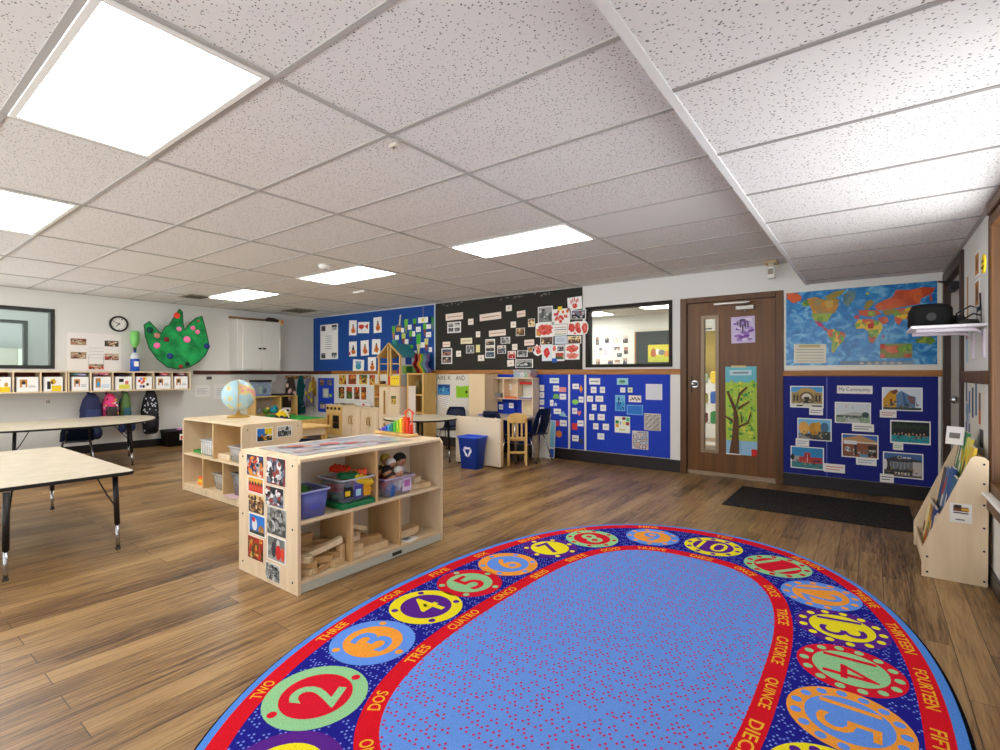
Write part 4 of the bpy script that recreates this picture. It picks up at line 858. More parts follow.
bsheet('painting', 'white cutout sheet of rounded red shapes overlapping the window frame', 'painting', (567.6, 321, 588.4, 335.2), PAPER, blob(.2, .55, .18, .34, (R1, R2, R3), 2) + blob(.5, .6, .14, .35, (R2, R1, R3), 3) + blob(.56, .32, .12, .2, (R1, R2), 4) + blob(.83, .5, .14, .4, (R2, R1, R3), 5) + blob(.36, .15, .07, .09, (R3, R2), 6, 10), G2, 0, off=OB + .002, outline=[(0, .05), (.75, 0), (.92, .08), (1, .35), (1, .7), (.9, .95), (.4, 1), (0, .92)], thick=.004)
bsheet('photo_print', 'beige photo under the large red blot painting', 'photo', (540.4, 336.8, 553.2, 344.8), PAPER, photo('warm', 53), G2)
bsheet('text_sheet', 'pale blue text sheet in the middle of the red collage', 'paper', (554.8, 336, 567.2, 344), M((206, 216, 226)), lines(4, (150, 160, 180)), G2, off=OB + .002)
bsheet('photo_print', 'beige photo on the right under the rounded red shapes', 'photo', (567.6, 336, 581.2, 343.8), PAPER, photo('warm', 54), G2)
bsheet('handprint', 'red paint handprint cutout at the lower left of the collage', 'painting', (532.8, 344, 542.8, 356), PAPER, blob(.55, .4, .3, .28, (R2, R1, R3), 8) + [x for k in range(4) for x in blob(.28 + .18 * k, .72, .07, .17, (R2, R1), 80 + k, 9)], G2, .2, off=OB + .004, outline=[(.1, .2), (.4, .0), (.9, .1), (1, .5), (.95, .9), (.7, .8), (.5, 1), (.3, .85), (.1, .85), (.2, .55), (0, .4)])
bsheet('painting', 'sheet with small bright red print at the bottom of the collage', 'painting', (542, 344.8, 552, 361), M((226, 234, 240)), blob(.48, .52, .34, .34, (M((216, 40, 30)), R1, R2), 9), G2, off=OB + .002)
bsheet('photo_collage', 'sheet of small photos with pink print above the blue tape', 'photo', (552, 344.8, 564.4, 361), PAPER, blob(.2, .78, .17, .2, (R3, R2), 12) + photo('street', 55, 5, (.45, .6, .95, .95)) + photo('food', 56, 5, (.3, .1, .95, .5)), G2)
bsheet('painting', 'square sheet with two wide red prints at the lower right of the collage', 'painting', (565, 344, 579.6, 359.6), PAPER, blob(.5, .7, .46, .26, (R2, R1, R3), 10) + blob(.5, .24, .46, .2, (R3, R2), 11), G2, off=OB + .002)
bsheet('tape_piece', 'small blue tape piece at the bottom of the red collage', 'tape', (552, 358.2, 557, 362.5), BLUE, (), None, 0, off=OB + .004)
bsheet('paper_clip', 'small yellow clip on top of the red collage', 'clip', (558, 306.6, 562, 310.2), YELLOW, (), None, 0, off=OB + .006)
b = B()
r_ = random.Random(77)
for k in range(26):
    x = r_.choice((-5.85 + r_.random() * .5, -4.6 + r_.random() * .5, -4.0 + r_.random() * .35)); z = 2.33 + r_.random() * .035; w2 = r_.uniform(.015, .05); b.prism([(x, z), (x + w2, z + r_.uniform(-.008, .008)), (x + w2 * .9, z + r_.uniform(.012, .025)), (x + w2 * .3, z + r_.uniform(.006, .022))], DW - .0155, DW - .0145, M((120, 118, 112)), 'y')
tag(b.build('tape_residue', None), 'row of torn grey tape bits along the black board top', 'tape')
# ------------------------------------------------------------------ upper blue board
G = 'sheets on the upper blue board'
corner = [x for i, q in enumerate(((.06, .82, .3, .97), (.66, .82, .94, .97), (.06, .03, .3, .18), (.66, .03, .94, .18))) for x in photo('grey', 70 + i, 4, q)]
bsheet('photo_poster', 'tall white poster with four corner photos on the upper blue board', 'poster', (320.4, 324.4, 338, 359.2), PAPER, corner + [('r', .32, .30 + .06 * k, .66, .312 + .06 * k, M((130, 130, 150))) for k in range(7)], G)
Oc, Og = M((214, 112, 34)), M((50, 60, 30))
for i, (lab, r) in enumerate((('white sheet with orange pumpkin figure at the upper left of the drawings', (349.2, 320.4, 356.6, 335.2)), ('white sheet with orange pumpkin figure at the upper right of the drawings', (373.6, 317.2, 381.6, 332.8)),
    ('white sheet with dark blue topped pumpkin figure in the middle row', (349.2, 341.6, 356.8, 356.4)), ('white sheet with orange figure in the centre of the middle row', (360.8, 340.4, 368.8, 355.6)), ('white sheet with orange figure at the right of the middle row', (372, 339.2, 380.4, 354.4)), ('white sheet with small orange figure behind the dollhouse', (368, 357.2, 376, 372)))):
    bsheet('figure_drawing', lab, 'drawing', r, PAPER, blob(.55, .3, .32, .2, (Oc, M((190, 90, 30))), 600 + i, 14) + blob(.55, .52, .17, .13, (Oc if i != 2 else NAVY, Og), 620 + i, 10) + blob(.55, .68, .1, .09, (Og if i != 2 else NAVY, NAVY), 640 + i, 8) + ([('e', .1, .2, .1, .12, RED)] if i == 2 else []), G, (-.05, .02, .0, .04, -.03, 0)[i])
bsheet('painting', 'white sheet with red heart shapes on the upper blue board', 'painting', (358, 322, 369.2, 333.2), PAPER, [('e', .22, .6, .15, .18, RED), ('e', .42, .6, .13, .2, R1), ('p', [(.1, .55), (.5, .55), (.3, .3)], RED), ('p', [(.6, .6), (.92, .85), (.88, .35)], RED)], G, -.05)
bsheet('handprint', 'white sheet with teal handprint left of the dollhouse', 'painting', (353, 359.6, 364, 371.6), PAPER, [('e', .5, .42, .26, .25, M((60, 150, 170)))] + [('p', [(.3 + .1 * k, .5), (.4 + .1 * k, .5), (.32 + .14 * k, .88), (.22 + .14 * k, .88)], M((70, 150, 190))) for k in range(4)], G, -.06)
Gc = 'paper carrots on the upper blue board'
for i, (lab, r, c1, c2) in enumerate((
    ('leftmost paper carrot on the upper blue board, green top', (392, 325.6, 395.2, 339.6), (80, 170, 50), (190, 130, 60)), ('paper carrot with rounded green top, second from the left', (404.4, 318.8, 408, 332.8), (100, 190, 60), (120, 140, 70)), ('paper carrot with tall dark green top, upper middle', (412.8, 318.4, 416.4, 328.8), (70, 160, 50), (60, 40, 80)),
    ('paper carrot with pale green cross top above the dollhouse roof', (401.6, 332.8, 405.6, 344.4), (190, 210, 90), (130, 60, 40)), ('paper carrot with dark purple tip in the middle', (409.2, 330, 412.4, 343.2), (90, 170, 60), (70, 40, 100)), ('longest paper carrot with pale yellow root', (416.4, 333.2, 420.8, 355.2), (70, 180, 60), (226, 216, 140)),
    ('paper carrot with brown tip below the hanging sign', (423.2, 322.8, 426.4, 336), (90, 180, 50), (140, 60, 40)), ('paper carrot with pale top and brown tip, lower right', (424.4, 338, 428.4, 351.2), (210, 210, 130), (150, 70, 40)), ('stubby paper carrot with green top beside the dollhouse chimney', (408, 344.8, 413.2, 352.4), (80, 190, 50), (180, 100, 40)), ('rightmost paper carrot at the edge of the upper blue board', (431.2, 316.4, 434, 331.2), (70, 150, 80), (90, 120, 110)))):
    bsheet('paper_carrot', lab, 'paper craft', r, M(c2), [('p', [(.05, .5), (.95, .5), (1, .95), (.6, 1), (.5, .9), (.3, 1), (0, .92)], M(c1))], Gc, 0, outline=[(.4, 0), (.6, 0), (.95, .5), (1, .95), (.6, 1), (.5, .9), (.3, 1), (0, .92), (.05, .5)])
bsheet('paper_broom', 'paper broom with white handle above the dollhouse roof', 'paper craft', (396, 315, 401.6, 331.6), M((206, 200, 180)), [('r', .05, .0, .95, .25, M((200, 150, 60))), ('r', .0, .25, 1, .38, M((90, 90, 96)))], None, 0, outline=[(.25, 0), (.75, .05), (1, .36), (.75, .4), (.9, 1), (.7, 1), (.5, .4), (.0, .38)])
for lab, r in (('white card beside the leftmost paper carrot', (395.2, 335.2, 398.8, 339.6)), ('white card beside the rounded green topped carrot', (408, 324.8, 411.6, 329.6)), ('white card right of the tall dark green carrot', (416, 326.8, 420.8, 332)), ('white card below the paper broom', (401.2, 328, 404, 332.4)), ('white card beside the pale cross topped carrot', (404.8, 339.2, 408.4, 344.4)),
    ('white card beside the purple tipped carrot', (412, 331.2, 415.2, 336.4)), ('white card beside the longest paper carrot', (419.6, 342.4, 424.8, 347.6)), ('white card below the hanging sign, beside the brown tipped carrot', (426, 332, 431.2, 337.2)), ('white card at the lower right corner of the carrots', (428.8, 347.2, 432, 352)), ('white card beside the stubby carrot', (413, 350.8, 416.6, 355.2)), ('white card left of the rightmost paper carrot', (426.4, 324.4, 431, 328.8))):
    bsheet('word_card', lab, 'card', r, PAPER, lines(1, (170, 160, 160), .3, .7, .4, .6), 'white cards among the paper carrots')
p, w_, h_ = wall_rect('back', (418.2, 317.2, 428, 322.8), .10); t = thing('hanging_sign', 'small white sign hanging from the ceiling over the paper carrots', 'sign', p); b = B(); b.box(-w_ / 2, w_ / 2, -.002, .002, -h_ / 2, h_ / 2, PAPER); b.ball((0, -.002, 0), (.04, .002, .03), M((226, 210, 90)), 10, 6); b.build('card', t); b = B(); b.tube([(0, 0, h_ / 2), (0, 0, CEIL - p.z)], .003, M((190, 170, 150)), 5); b.build('string', t)
# ------------------------------------------------------------------ lower wall, left part
bsheet('small_blue_board', 'small bright blue board with photos in the left corner', 'notice board', (318.5, 378, 334, 412), M((24, 66, 190), .7), photo('class', 80, 4, (.12, .78, .42, .95)) + photo('class', 81, 4, (.6, .78, .9, .95)) + [('r', .32, .42, .7, .7, GREYL), ('r', .38, .46, .64, .66, M((214, 212, 200)))] + photo('class', 82, 4, (.15, .1, .45, .28)) + [('r', .75, .45, .9, .53, M((170, 200, 60)))], None, off=.0005, thick=.012)
G = 'food photos above the play kitchen'
for lab, r, sd in (('food photo at the left end of the top row', (338.5, 374.4, 346.8, 385), 90), ('bright orange food photo, second in the top row', (348, 374.2, 356.8, 384.8), 91), ('food photo in the middle of the top row', (358.8, 374.3, 367.8, 384.8), 92), ('food photo with round orange dish at the right of the top row', (369.2, 374.4, 375.5, 385.8), 93),
    ('rounded fruit cutout photo at the left of the bottom row', (338.3, 386.2, 344.8, 399.2), 94), ('food photo, second in the bottom row', (346.2, 386.2, 352.5, 399.5), 95), ('dark food photo, third in the bottom row', (354, 386.2, 360, 400), 96), ('food photo at the right of the bottom row above the sink', (361, 386.2, 366.5, 400.5), 97)):
    bsheet('food_photo', lab, 'photo', r, PAPER, photo('food', sd, 12), G, off=.0005)
t_ = M((84, 50, 40))
p, w_, h_ = wall_rect('back', (430, 373.5, 475, 432), .0005); b = B(); b.box(-w_ / 2, w_ / 2, -.012, 0, -h_ / 2, h_ / 2, M((226, 222, 210), .7), .002); tag(b.build('wall_panel', None, p), 'cream wall panel with dark letters behind the round table', 'panel')
OP = .013
sheet('paper_letters', 'dark cutout letters along the top of the cream wall panel', 'lettering', 'back', (436.5, 375.2, 465, 380.5), M((226, 222, 210), .7), [('t', 'ARE K', .27, .5, .5, .8, t_), ('t', 'AND', .84, .5, .3, .85, t_)], OP)
sheet('painting', 'small blue painting on the cream wall panel', 'painting', 'back', (437.8, 384.4, 450, 394.8), M((44, 96, 180)), photo('blue', 101, 8), OP)
sheet('grid_sheet', 'tilted white grid sheet under the small blue painting', 'paper', 'back', (436, 396, 449, 406.5), PAPER, [('r', .06, .1 + .2 * k, .94, .13 + .2 * k, M((130, 130, 140))) for k in range(5)], OP, -.15)
sheet('painting', 'bright green paper with a dark spot on the cream wall panel', 'painting', 'back', (456, 385.3, 469, 398), M((142, 200, 30)), [('e', .82, .48, .09, .12, M((70, 40, 30)))], OP, outline=[(.03, 0), (1, .04), (1, 1), (.4, .9), (0, .96)])
sheet('pinned_note', 'small pale paper on the side of the toy refrigerator', 'paper', 'back', (404.5, 385, 407.5, 392), PAPER, [('e', .5, .7, .3, .15, DARK)], .0005)
bsheet('picture_tile', 'small dark picture on the toy refrigerator door', 'photo', (391.2, 396, 396, 404), M((70, 40, 30)), photo('food', 110, 5), None, 0, off=DW - KY + .0165)
# ------------------------------------------------------------------ lower blue boards
G = 'number cards on the lower blue board'
rows = (('top', 377.8, 383), ('second', 385, 391), ('third', 392, 398), ('fourth', 399.5, 405), ('lowest', 407, 411))
for nm, y0, y1 in rows:
    bsheet('number_card', nm + ' number card in the left column, half behind the desk hutch', 'card', (533, y0, 537.8, y1), PAPER, lines(1, (150, 150, 160), .35, .65, .3, .7), G)
    if nm != 'top': bsheet('number_card', nm + ' number card in the right column beside the desk hutch', 'card', (539.7, y0, 544.2, y1), PAPER, lines(1, (150, 150, 160), .35, .65, .3, .7), G)
def card(lab, r, grp, c=PAPER, n=1, tone=(150, 150, 165)): bsheet('word_card', lab, 'card', r, c, lines(n, tone, .2, .8, .3, .7), grp)
G = 'shape name cards on the lower blue boards'
card('white title card at the top of the shape cards', (549.7, 378, 559, 383.2), G, M((226, 240, 236))); card('cream word card left of the pink rectangle', (553.2, 385.5, 559, 391.2), G); card('word card right of the green trapezoid', (559.7, 393.8, 566, 399.5), G); card('word card left of the white star', (550, 400, 553.5, 406), G); card('word card above the pale blue triangle', (553.8, 408.7, 561, 414), G); card('word card right of the red circle', (560, 420.2, 566.8, 426.2), G)
card('word card left of the orange diamond', (572.5, 383.7, 578.9, 389), G); card('word card right of the green oval', (578.7, 396.6, 583.6, 402.5), G); card('word card left of the pink heart', (572.2, 408, 577.2, 414), G); card('word card above the red square', (577.5, 420.4, 583.6, 426.3), G); card('word card above the dark circle', (572.2, 435.2, 578.7, 441.3), G)
G = 'paper shapes on the lower blue boards'
cir = [(.5 + .5 * math.cos(2 * PI * k / 16), .5 + .5 * math.sin(2 * PI * k / 16)) for k in range(16)]
star = [(.5 + (.5 if k % 2 == 0 else .22) * math.sin(2 * PI * k / 10), .5 + (.5 if k % 2 == 0 else .22) * math.cos(2 * PI * k / 10)) for k in range(10)]
for lab, r, c, ol in (('pink paper rectangle on the lower blue board', (559, 387.2, 566.2, 392), (240, 150, 150), None), ('green paper trapezoid on the lower blue board', (552.5, 394, 559.5, 398.5), (120, 190, 90), [(0, 0), (1, 0), (.8, 1), (.25, 1)]), ('small white paper star on the lower blue board', (553.5, 402, 557.8, 406.8), (214, 226, 236), star), ('pale blue paper triangle on the lower blue board', (559, 411, 567.5, 417), (150, 200, 216), [(0, .2), (1, 0), (.5, 1)]), ('red paper circle on the lower blue board', (555.2, 420.5, 559.6, 426.4), (220, 60, 80), cir), ('orange paper circle near the bottom of the lower blue board', (556, 430.5, 562, 437.5), (226, 130, 60), cir),
    ('orange paper diamond on the narrow blue strip', (579.2, 384.7, 583, 393), (236, 150, 40), [(.5, 0), (1, .5), (.5, 1), (0, .5)]), ('green paper oval on the narrow blue strip', (572, 399.4, 578.6, 404.6), (140, 206, 90), cir), ('pink paper heart on the narrow blue strip', (577.3, 410.5, 581.2, 416), (240, 120, 120), [(.5, 0), (1, .6), (.85, 1), (.5, .8), (.15, 1), (0, .6)]), ('red paper square on the narrow blue strip', (572, 423.3, 577.4, 429.7), (230, 60, 60), None), ('dark paper circle at the bottom of the narrow blue strip', (578.5, 438.6, 583.3, 444.2), (60, 66, 90), cir)):
    bsheet('paper_shape', lab, 'paper shape', r, M(c), (), G, off=OB + .002, outline=ol)
G = 'word cards on the wide blue board'
bsheet('word_card', 'title card at the top left of the wide blue board', 'card', (589.2, 378.2, 600.2, 384.5), PAPER, lines(1, (110, 130, 130), .12, .88, .3, .7), G)
for nm, side, r, red in (('first', 'left', (590.8, 386.8, 596.5, 393), 0), ('first', 'right', (600, 386.8, 605, 393), 0), ('second', 'left', (587.2, 395.8, 593, 401.8), 1), ('second', 'right', (595.5, 395.8, 603.2, 401.8), 1), ('third', 'left', (592, 404.2, 596.5, 410.2), 0), ('third', 'right', (600.3, 404.8, 606, 411), 0), ('fourth', 'left', (589.2, 414, 594.2, 420), 0), ('fourth', 'right', (597.7, 414, 604.8, 420.2), 1), ('fifth', 'left', (593.2, 423.2, 598.5, 429.3), 0), ('fifth', 'right', (602.8, 423.8, 609, 430), 0)):
    bsheet('word_card', '%s word card of the %s row under the title, wide blue board' % (side, nm), 'card', r, PAPER, lines(1, (210, 120, 110) if red else (150, 150, 160), .25, .75, .35, .65), G)
bsheet('word_card', 'lowest single word card on the wide blue board', 'card', (597.5, 433.2, 604.3, 439.5), M((230, 240, 244)), lines(1, (160, 170, 180), .3, .7, .35, .65), G)
G = 'pattern sheets on the wide blue board'
bsheet('title_card', 'pale aqua title card at the top middle of the wide blue board', 'card', (617, 378.2, 628.2, 384.8), M((156, 214, 222)), [('r', .2, .2, .7, .75, M((120, 180, 130))), ('r', .3, .45, .75, .6, M((50, 70, 80)))], G)
bsheet('number_card', 'left small white number card under the aqua title', 'card', (620.3, 387.5, 625.3, 392.5), PAPER, [('r', .45, .3, .55, .6, M((120, 120, 80)))], G); bsheet('number_card', 'right small cream number card under the aqua title', 'card', (627.8, 387.5, 632.5, 392.5), M((230, 232, 190)), [('r', .3, .35, .7, .6, M((130, 130, 90)))], G)
bsheet('picture_sheet', 'upright blue picture sheet with pale border', 'picture', (615.2, 395, 625.2, 411), M((120, 180, 230)), photo('blue', 120, 14, (.06, .04, .94, .96)), G)
bsheet('picture_sheet', 'white card with black spots on the wide blue board', 'picture', (628.7, 395.5, 641.2, 402.2), M((246, 232, 226)), [('e', .18 + .16 * k, .35 + .3 * ((k * 7) % 3) / 2, .06, .13, BLACK) for k in range(5)] + [('e', .26 + .16 * k, .68 - .3 * ((k * 5) % 3) / 2, .04, .1, BLACK) for k in range(5)], G)
bsheet('picture_sheet', 'wide plain blue sheet with pale border', 'picture', (626.8, 405, 643, 414.8), M((120, 180, 236)), [('r', .05, .08, .95, .92, M((42, 118, 210)))], G)
bsheet('dot_sheet', 'square white sheet of fine grey dots at the upper right', 'picture', (645.8, 384, 662.2, 399.8), M((232, 234, 240)), [('r', .06 + .09 * i, .06 + .09 * j, .10 + .09 * i, .1 + .09 * j, M((150, 152, 166))) for i in range(10) for j in range(10) if (i + j) % 2], G)
bsheet('colour_chart', 'white chart with coloured squares on the wide blue board', 'chart', (614.7, 416.5, 630, 432.8), M((238, 240, 226)), [('r', .5, .8, .72, .96, M((110, 20, 24))), ('r', .75, .72, .97, .96, M((90, 200, 150))), ('r', .06, .55, .28, .75, M((30, 140, 50))), ('r', .06, .33, .28, .52, M((236, 170, 50))), ('r', .52, .5, .72, .7, M((240, 226, 140))), ('r', .74, .48, .95, .68, M((160, 40, 40))), ('r', .36, .5, .42, .7, M((80, 130, 190))), ('r', .3, .15, .7, .22, M((210, 190, 110)))], G)
_r = random.Random(9)
bsheet('maze_sheet', 'white sheet with dense dark maze pattern at the right', 'picture', (644.2, 413.5, 660.8, 430.5), M((222, 214, 206)), [('r', .04 + .084 * i, .04 + .084 * j, .04 + .084 * i + (.07 if (i * 5 + j * 3) % 4 < 2 else .03), .04 + .084 * j + (.03 if (i * 5 + j * 3) % 4 < 2 else .07), M((50, 46, 50))) for i in range(11) for j in range(11)], G)
bsheet('pattern_sheet', 'patterned sheet with orange and black marks, lowest on the wide blue board', 'picture', (632.2, 431, 648.4, 449.3), M((214, 212, 214)), [('e', .09 + .092 * i, .07 + .095 * j, .032, .036, M(_r.choice([(50, 50, 54), (214, 130, 60), (120, 90, 80), (230, 230, 230), (90, 160, 200)]))) for i in range(10) for j in range(10)], G)
# ------------------------------------------------------------------ community board
def pic(lab, r, art, base=(250, 250, 248)): bsheet('community_photo', lab, 'photo', r, M(base), art + grain(len(lab) * 7, [(40, 40, 38), (120, 100, 80), (180, 160, 120), (90, 96, 90)] if 'pale' not in lab else [(150, 160, 150), (190, 196, 196), (110, 120, 110)], 30, (.08, .1, .9, .42)), 'photos on the community board')
m = lambda *c: M(c, .5)
SK = m(70, 160, 220)
bsheet('title_strip', 'white title strip reading My Community', 'sign', (837, 385.7, 872.6, 393.7), PAPER, [('t', 'My Community', .5, .47, .88, .62, m(70, 62, 90))])
pic('photo of a cream arched station building under blue sky', (790.2, 386, 823.6, 407.7), [('r', .03, .04, .97, .96, m(206, 192, 150)), ('r', .03, .72, .97, .96, SK), ('e', .5, .66, .3, .26, m(190, 160, 90)), ('r', .05, .2, .28, .7, m(160, 136, 84)), ('r', .72, .2, .95, .7, m(160, 136, 84)), ('e', .5, .48, .22, .26, m(110, 90, 60)), ('e', .5, .46, .15, .2, m(226, 220, 200)), ('r', .28, .2, .72, .42, m(140, 116, 70)), ('r', .42, .2, .58, .5, m(60, 56, 44)), ('r', .03, .04, .97, .2, m(222, 220, 206)), ('r', .1, .3, .16, .58, m(50, 44, 40)), ('r', .2, .3, .25, .58, m(50, 44, 40)), ('r', .76, .3, .81, .58, m(50, 44, 40)), ('r', .86, .3, .91, .58, m(50, 44, 40)), ('r', .2, .06, .38, .12, DARK), ('r', .66, .06, .95, .12, DARK)])
pic('pale grey photo of a low wide terminal building', (834.8, 402.3, 871, 423.5), [('r', .03, .04, .97, .96, m(216, 222, 224)), ('p', [(.1, .38), (.55, .56), (.9, .5), (.9, .36)], m(190, 194, 190)), ('r', .03, .04, .97, .36, m(150, 170, 140)), ('r', .06, .28, .75, .38, m(90, 96, 90)), ('e', .85, .42, .1, .14, m(60, 80, 80)), ('r', .3, .04, .7, .2, m(190, 196, 190)), ('r', .5, .7, .51, .84, DARK), ('r', .32, .74, .33, .88, RED)])
pic('photo of golden autumn trees along a street', (797.4, 418.5, 831.6, 440.5), [('r', .03, .04, .97, .96, m(120, 190, 230)), ('r', .03, .04, .97, .3, m(60, 62, 66)), ('e', .2, .55, .16, .3, m(226, 170, 80)), ('e', .5, .52, .16, .3, m(196, 140, 30)), ('e', .62, .6, .1, .26, m(214, 160, 50)), ('e', .8, .6, .12, .24, m(70, 110, 140)), ('r', .62, .15, .97, .42, m(60, 70, 70)), ('p', [(.03, .04), (.5, .04), (.03, .3)], m(140, 140, 146))])
pic('photo of a red brick school building under blue sky', (790.7, 446.8, 824, 468.9), [('r', .03, .04, .97, .96, m(40, 140, 200)), ('r', .03, .04, .97, .3, m(60, 130, 136)), ('r', .03, .3, .3, .56, m(170, 170, 166)), ('r', .26, .28, .95, .54, m(190, 50, 56)), ('r', .42, .28, .6, .74, m(196, 60, 60)), ('r', .44, .5, .58, .64, m(140, 40, 44)), ('r', .5, .28, .52, .66, m(220, 200, 190)), ('r', .66, .34, .9, .42, m(80, 60, 66)), ('e', .06, .5, .06, .14, DARK)])
pic('photo of a brown brick building with pale roof edge', (841.6, 434.3, 878.5, 458), [('r', .03, .04, .97, .96, m(140, 82, 56)), ('r', .03, .72, .97, .96, m(60, 110, 190)), ('p', [(.03, .8), (.5, .96), (.97, .72), (.97, .62), (.03, .66)], m(196, 150, 100)), ('r', .06, .56, .42, .72, m(226, 226, 226)), ('r', .42, .62, .97, .68, m(226, 214, 196)), ('r', .36, .1, .42, .56, m(40, 40, 50)), ('r', .72, .1, .95, .56, m(60, 44, 40)), ('e', .16, .36, .06, .1, m(226, 226, 236)), ('r', .74, .3, .93, .36, m(190, 190, 180)), ('r', .5, .06, .72, .16, m(90, 160, 196))])
pic('photo of a colourful curved metal building', (882, 387.4, 922.6, 410.8), [('r', .03, .04, .97, .96, m(216, 226, 234)), ('p', [(.03, .06), (.03, .5), (.2, .85), (.36, .9), (.4, .1)], m(206, 150, 20)), ('p', [(.2, .8), (.36, .92), (.42, .8), (.3, .7)], m(110, 60, 40)), ('p', [(.36, .1), (.36, .7), (.48, .86), (.7, .66), (.84, .6), (.82, .1)], m(90, 130, 170)), ('p', [(.5, .8), (.56, .76), (.66, .1), (.56, .1)], m(60, 96, 140)), ('p', [(.62, .66), (.8, .6), (.82, .3), (.7, .3)], m(120, 90, 90)), ('r', .03, .04, .97, .14, m(60, 76, 66)), ('r', .2, .1, .26, .5, m(120, 60, 40))])
pic('photo of a dark green shore above turquoise water', (890.2, 420.7, 930.7, 444), [('r', .03, .06, .97, .94, m(20, 34, 26)), ('r', .03, .06, .97, .36, m(30, 150, 160))] + [('e', .12 + .09 * k, .4 + .02 * (k % 3), .02, .04, m(214, 150, 120)) for k in range(9)] + [('e', .1 + .1 * k, .7 + .06 * (k % 2), .05, .1, m(34, 56, 34)) for k in range(9)])
pic('grey photo of a stadium front with letters above the doors', (882.9, 452.7, 923.4, 478), [('r', .03, .04, .97, .96, m(70, 110, 170)), ('p', [(.03, .1), (.03, .72), (.4, .86), (.97, .72), (.97, .1)], m(60, 62, 66)), ('r', .18, .34, .72, .62, m(150, 152, 156)), ('r', .74, .06, .96, .66, m(196, 190, 186)), ('e', .06, .5, .05, .22, m(226, 226, 226)), ('r', .03, .04, .97, .12, m(90, 92, 90)), ('e', .42, .8, .06, .07, m(190, 194, 200)), ('e', .42, .8, .04, .045, m(60, 62, 66)), ('r', .5, .77, .58, .83, m(220, 224, 230)), ('r', .6, .77, .7, .83, m(210, 214, 220))] + [('r', .2 + .09 * k, .36, .26 + .09 * k, .6, m(110, 114, 120)) for k in range(6)] + [('r', .3 + .08 * k, .12, .35 + .08 * k, .22, m(226, 220, 210)) for k in range(5)])
G = 'caption cards on the community board'
for lab, r, tone in (('caption card under the station photo', (809.2, 407.9, 823, 415), (130, 90, 120)), ('caption card under the terminal photo', (852, 424, 874, 431.6), (70, 70, 80)), ('caption card under the autumn trees photo', (795.6, 438.5, 809, 446), (150, 160, 190)), ('caption card right of the red school photo', (823.8, 464, 845, 472.5), (220, 90, 80)), ('caption card under the brown building photo', (856, 457.6, 876.6, 465.3), (120, 150, 190)), ('caption card under the curved building photo', (879.8, 410.2, 896.5, 417.6), (190, 90, 100)), ('caption card with green marks under the shore photo', (893, 443.3, 903.2, 450), (120, 180, 90)), ('caption card under the stadium photo', (880, 474, 893.8, 482.4), (60, 60, 90))):
    bsheet('caption_card', lab, 'caption', r, PAPER, lines(2, tone, .1, .9, .2, .8, .3), G, off=OB + .002)
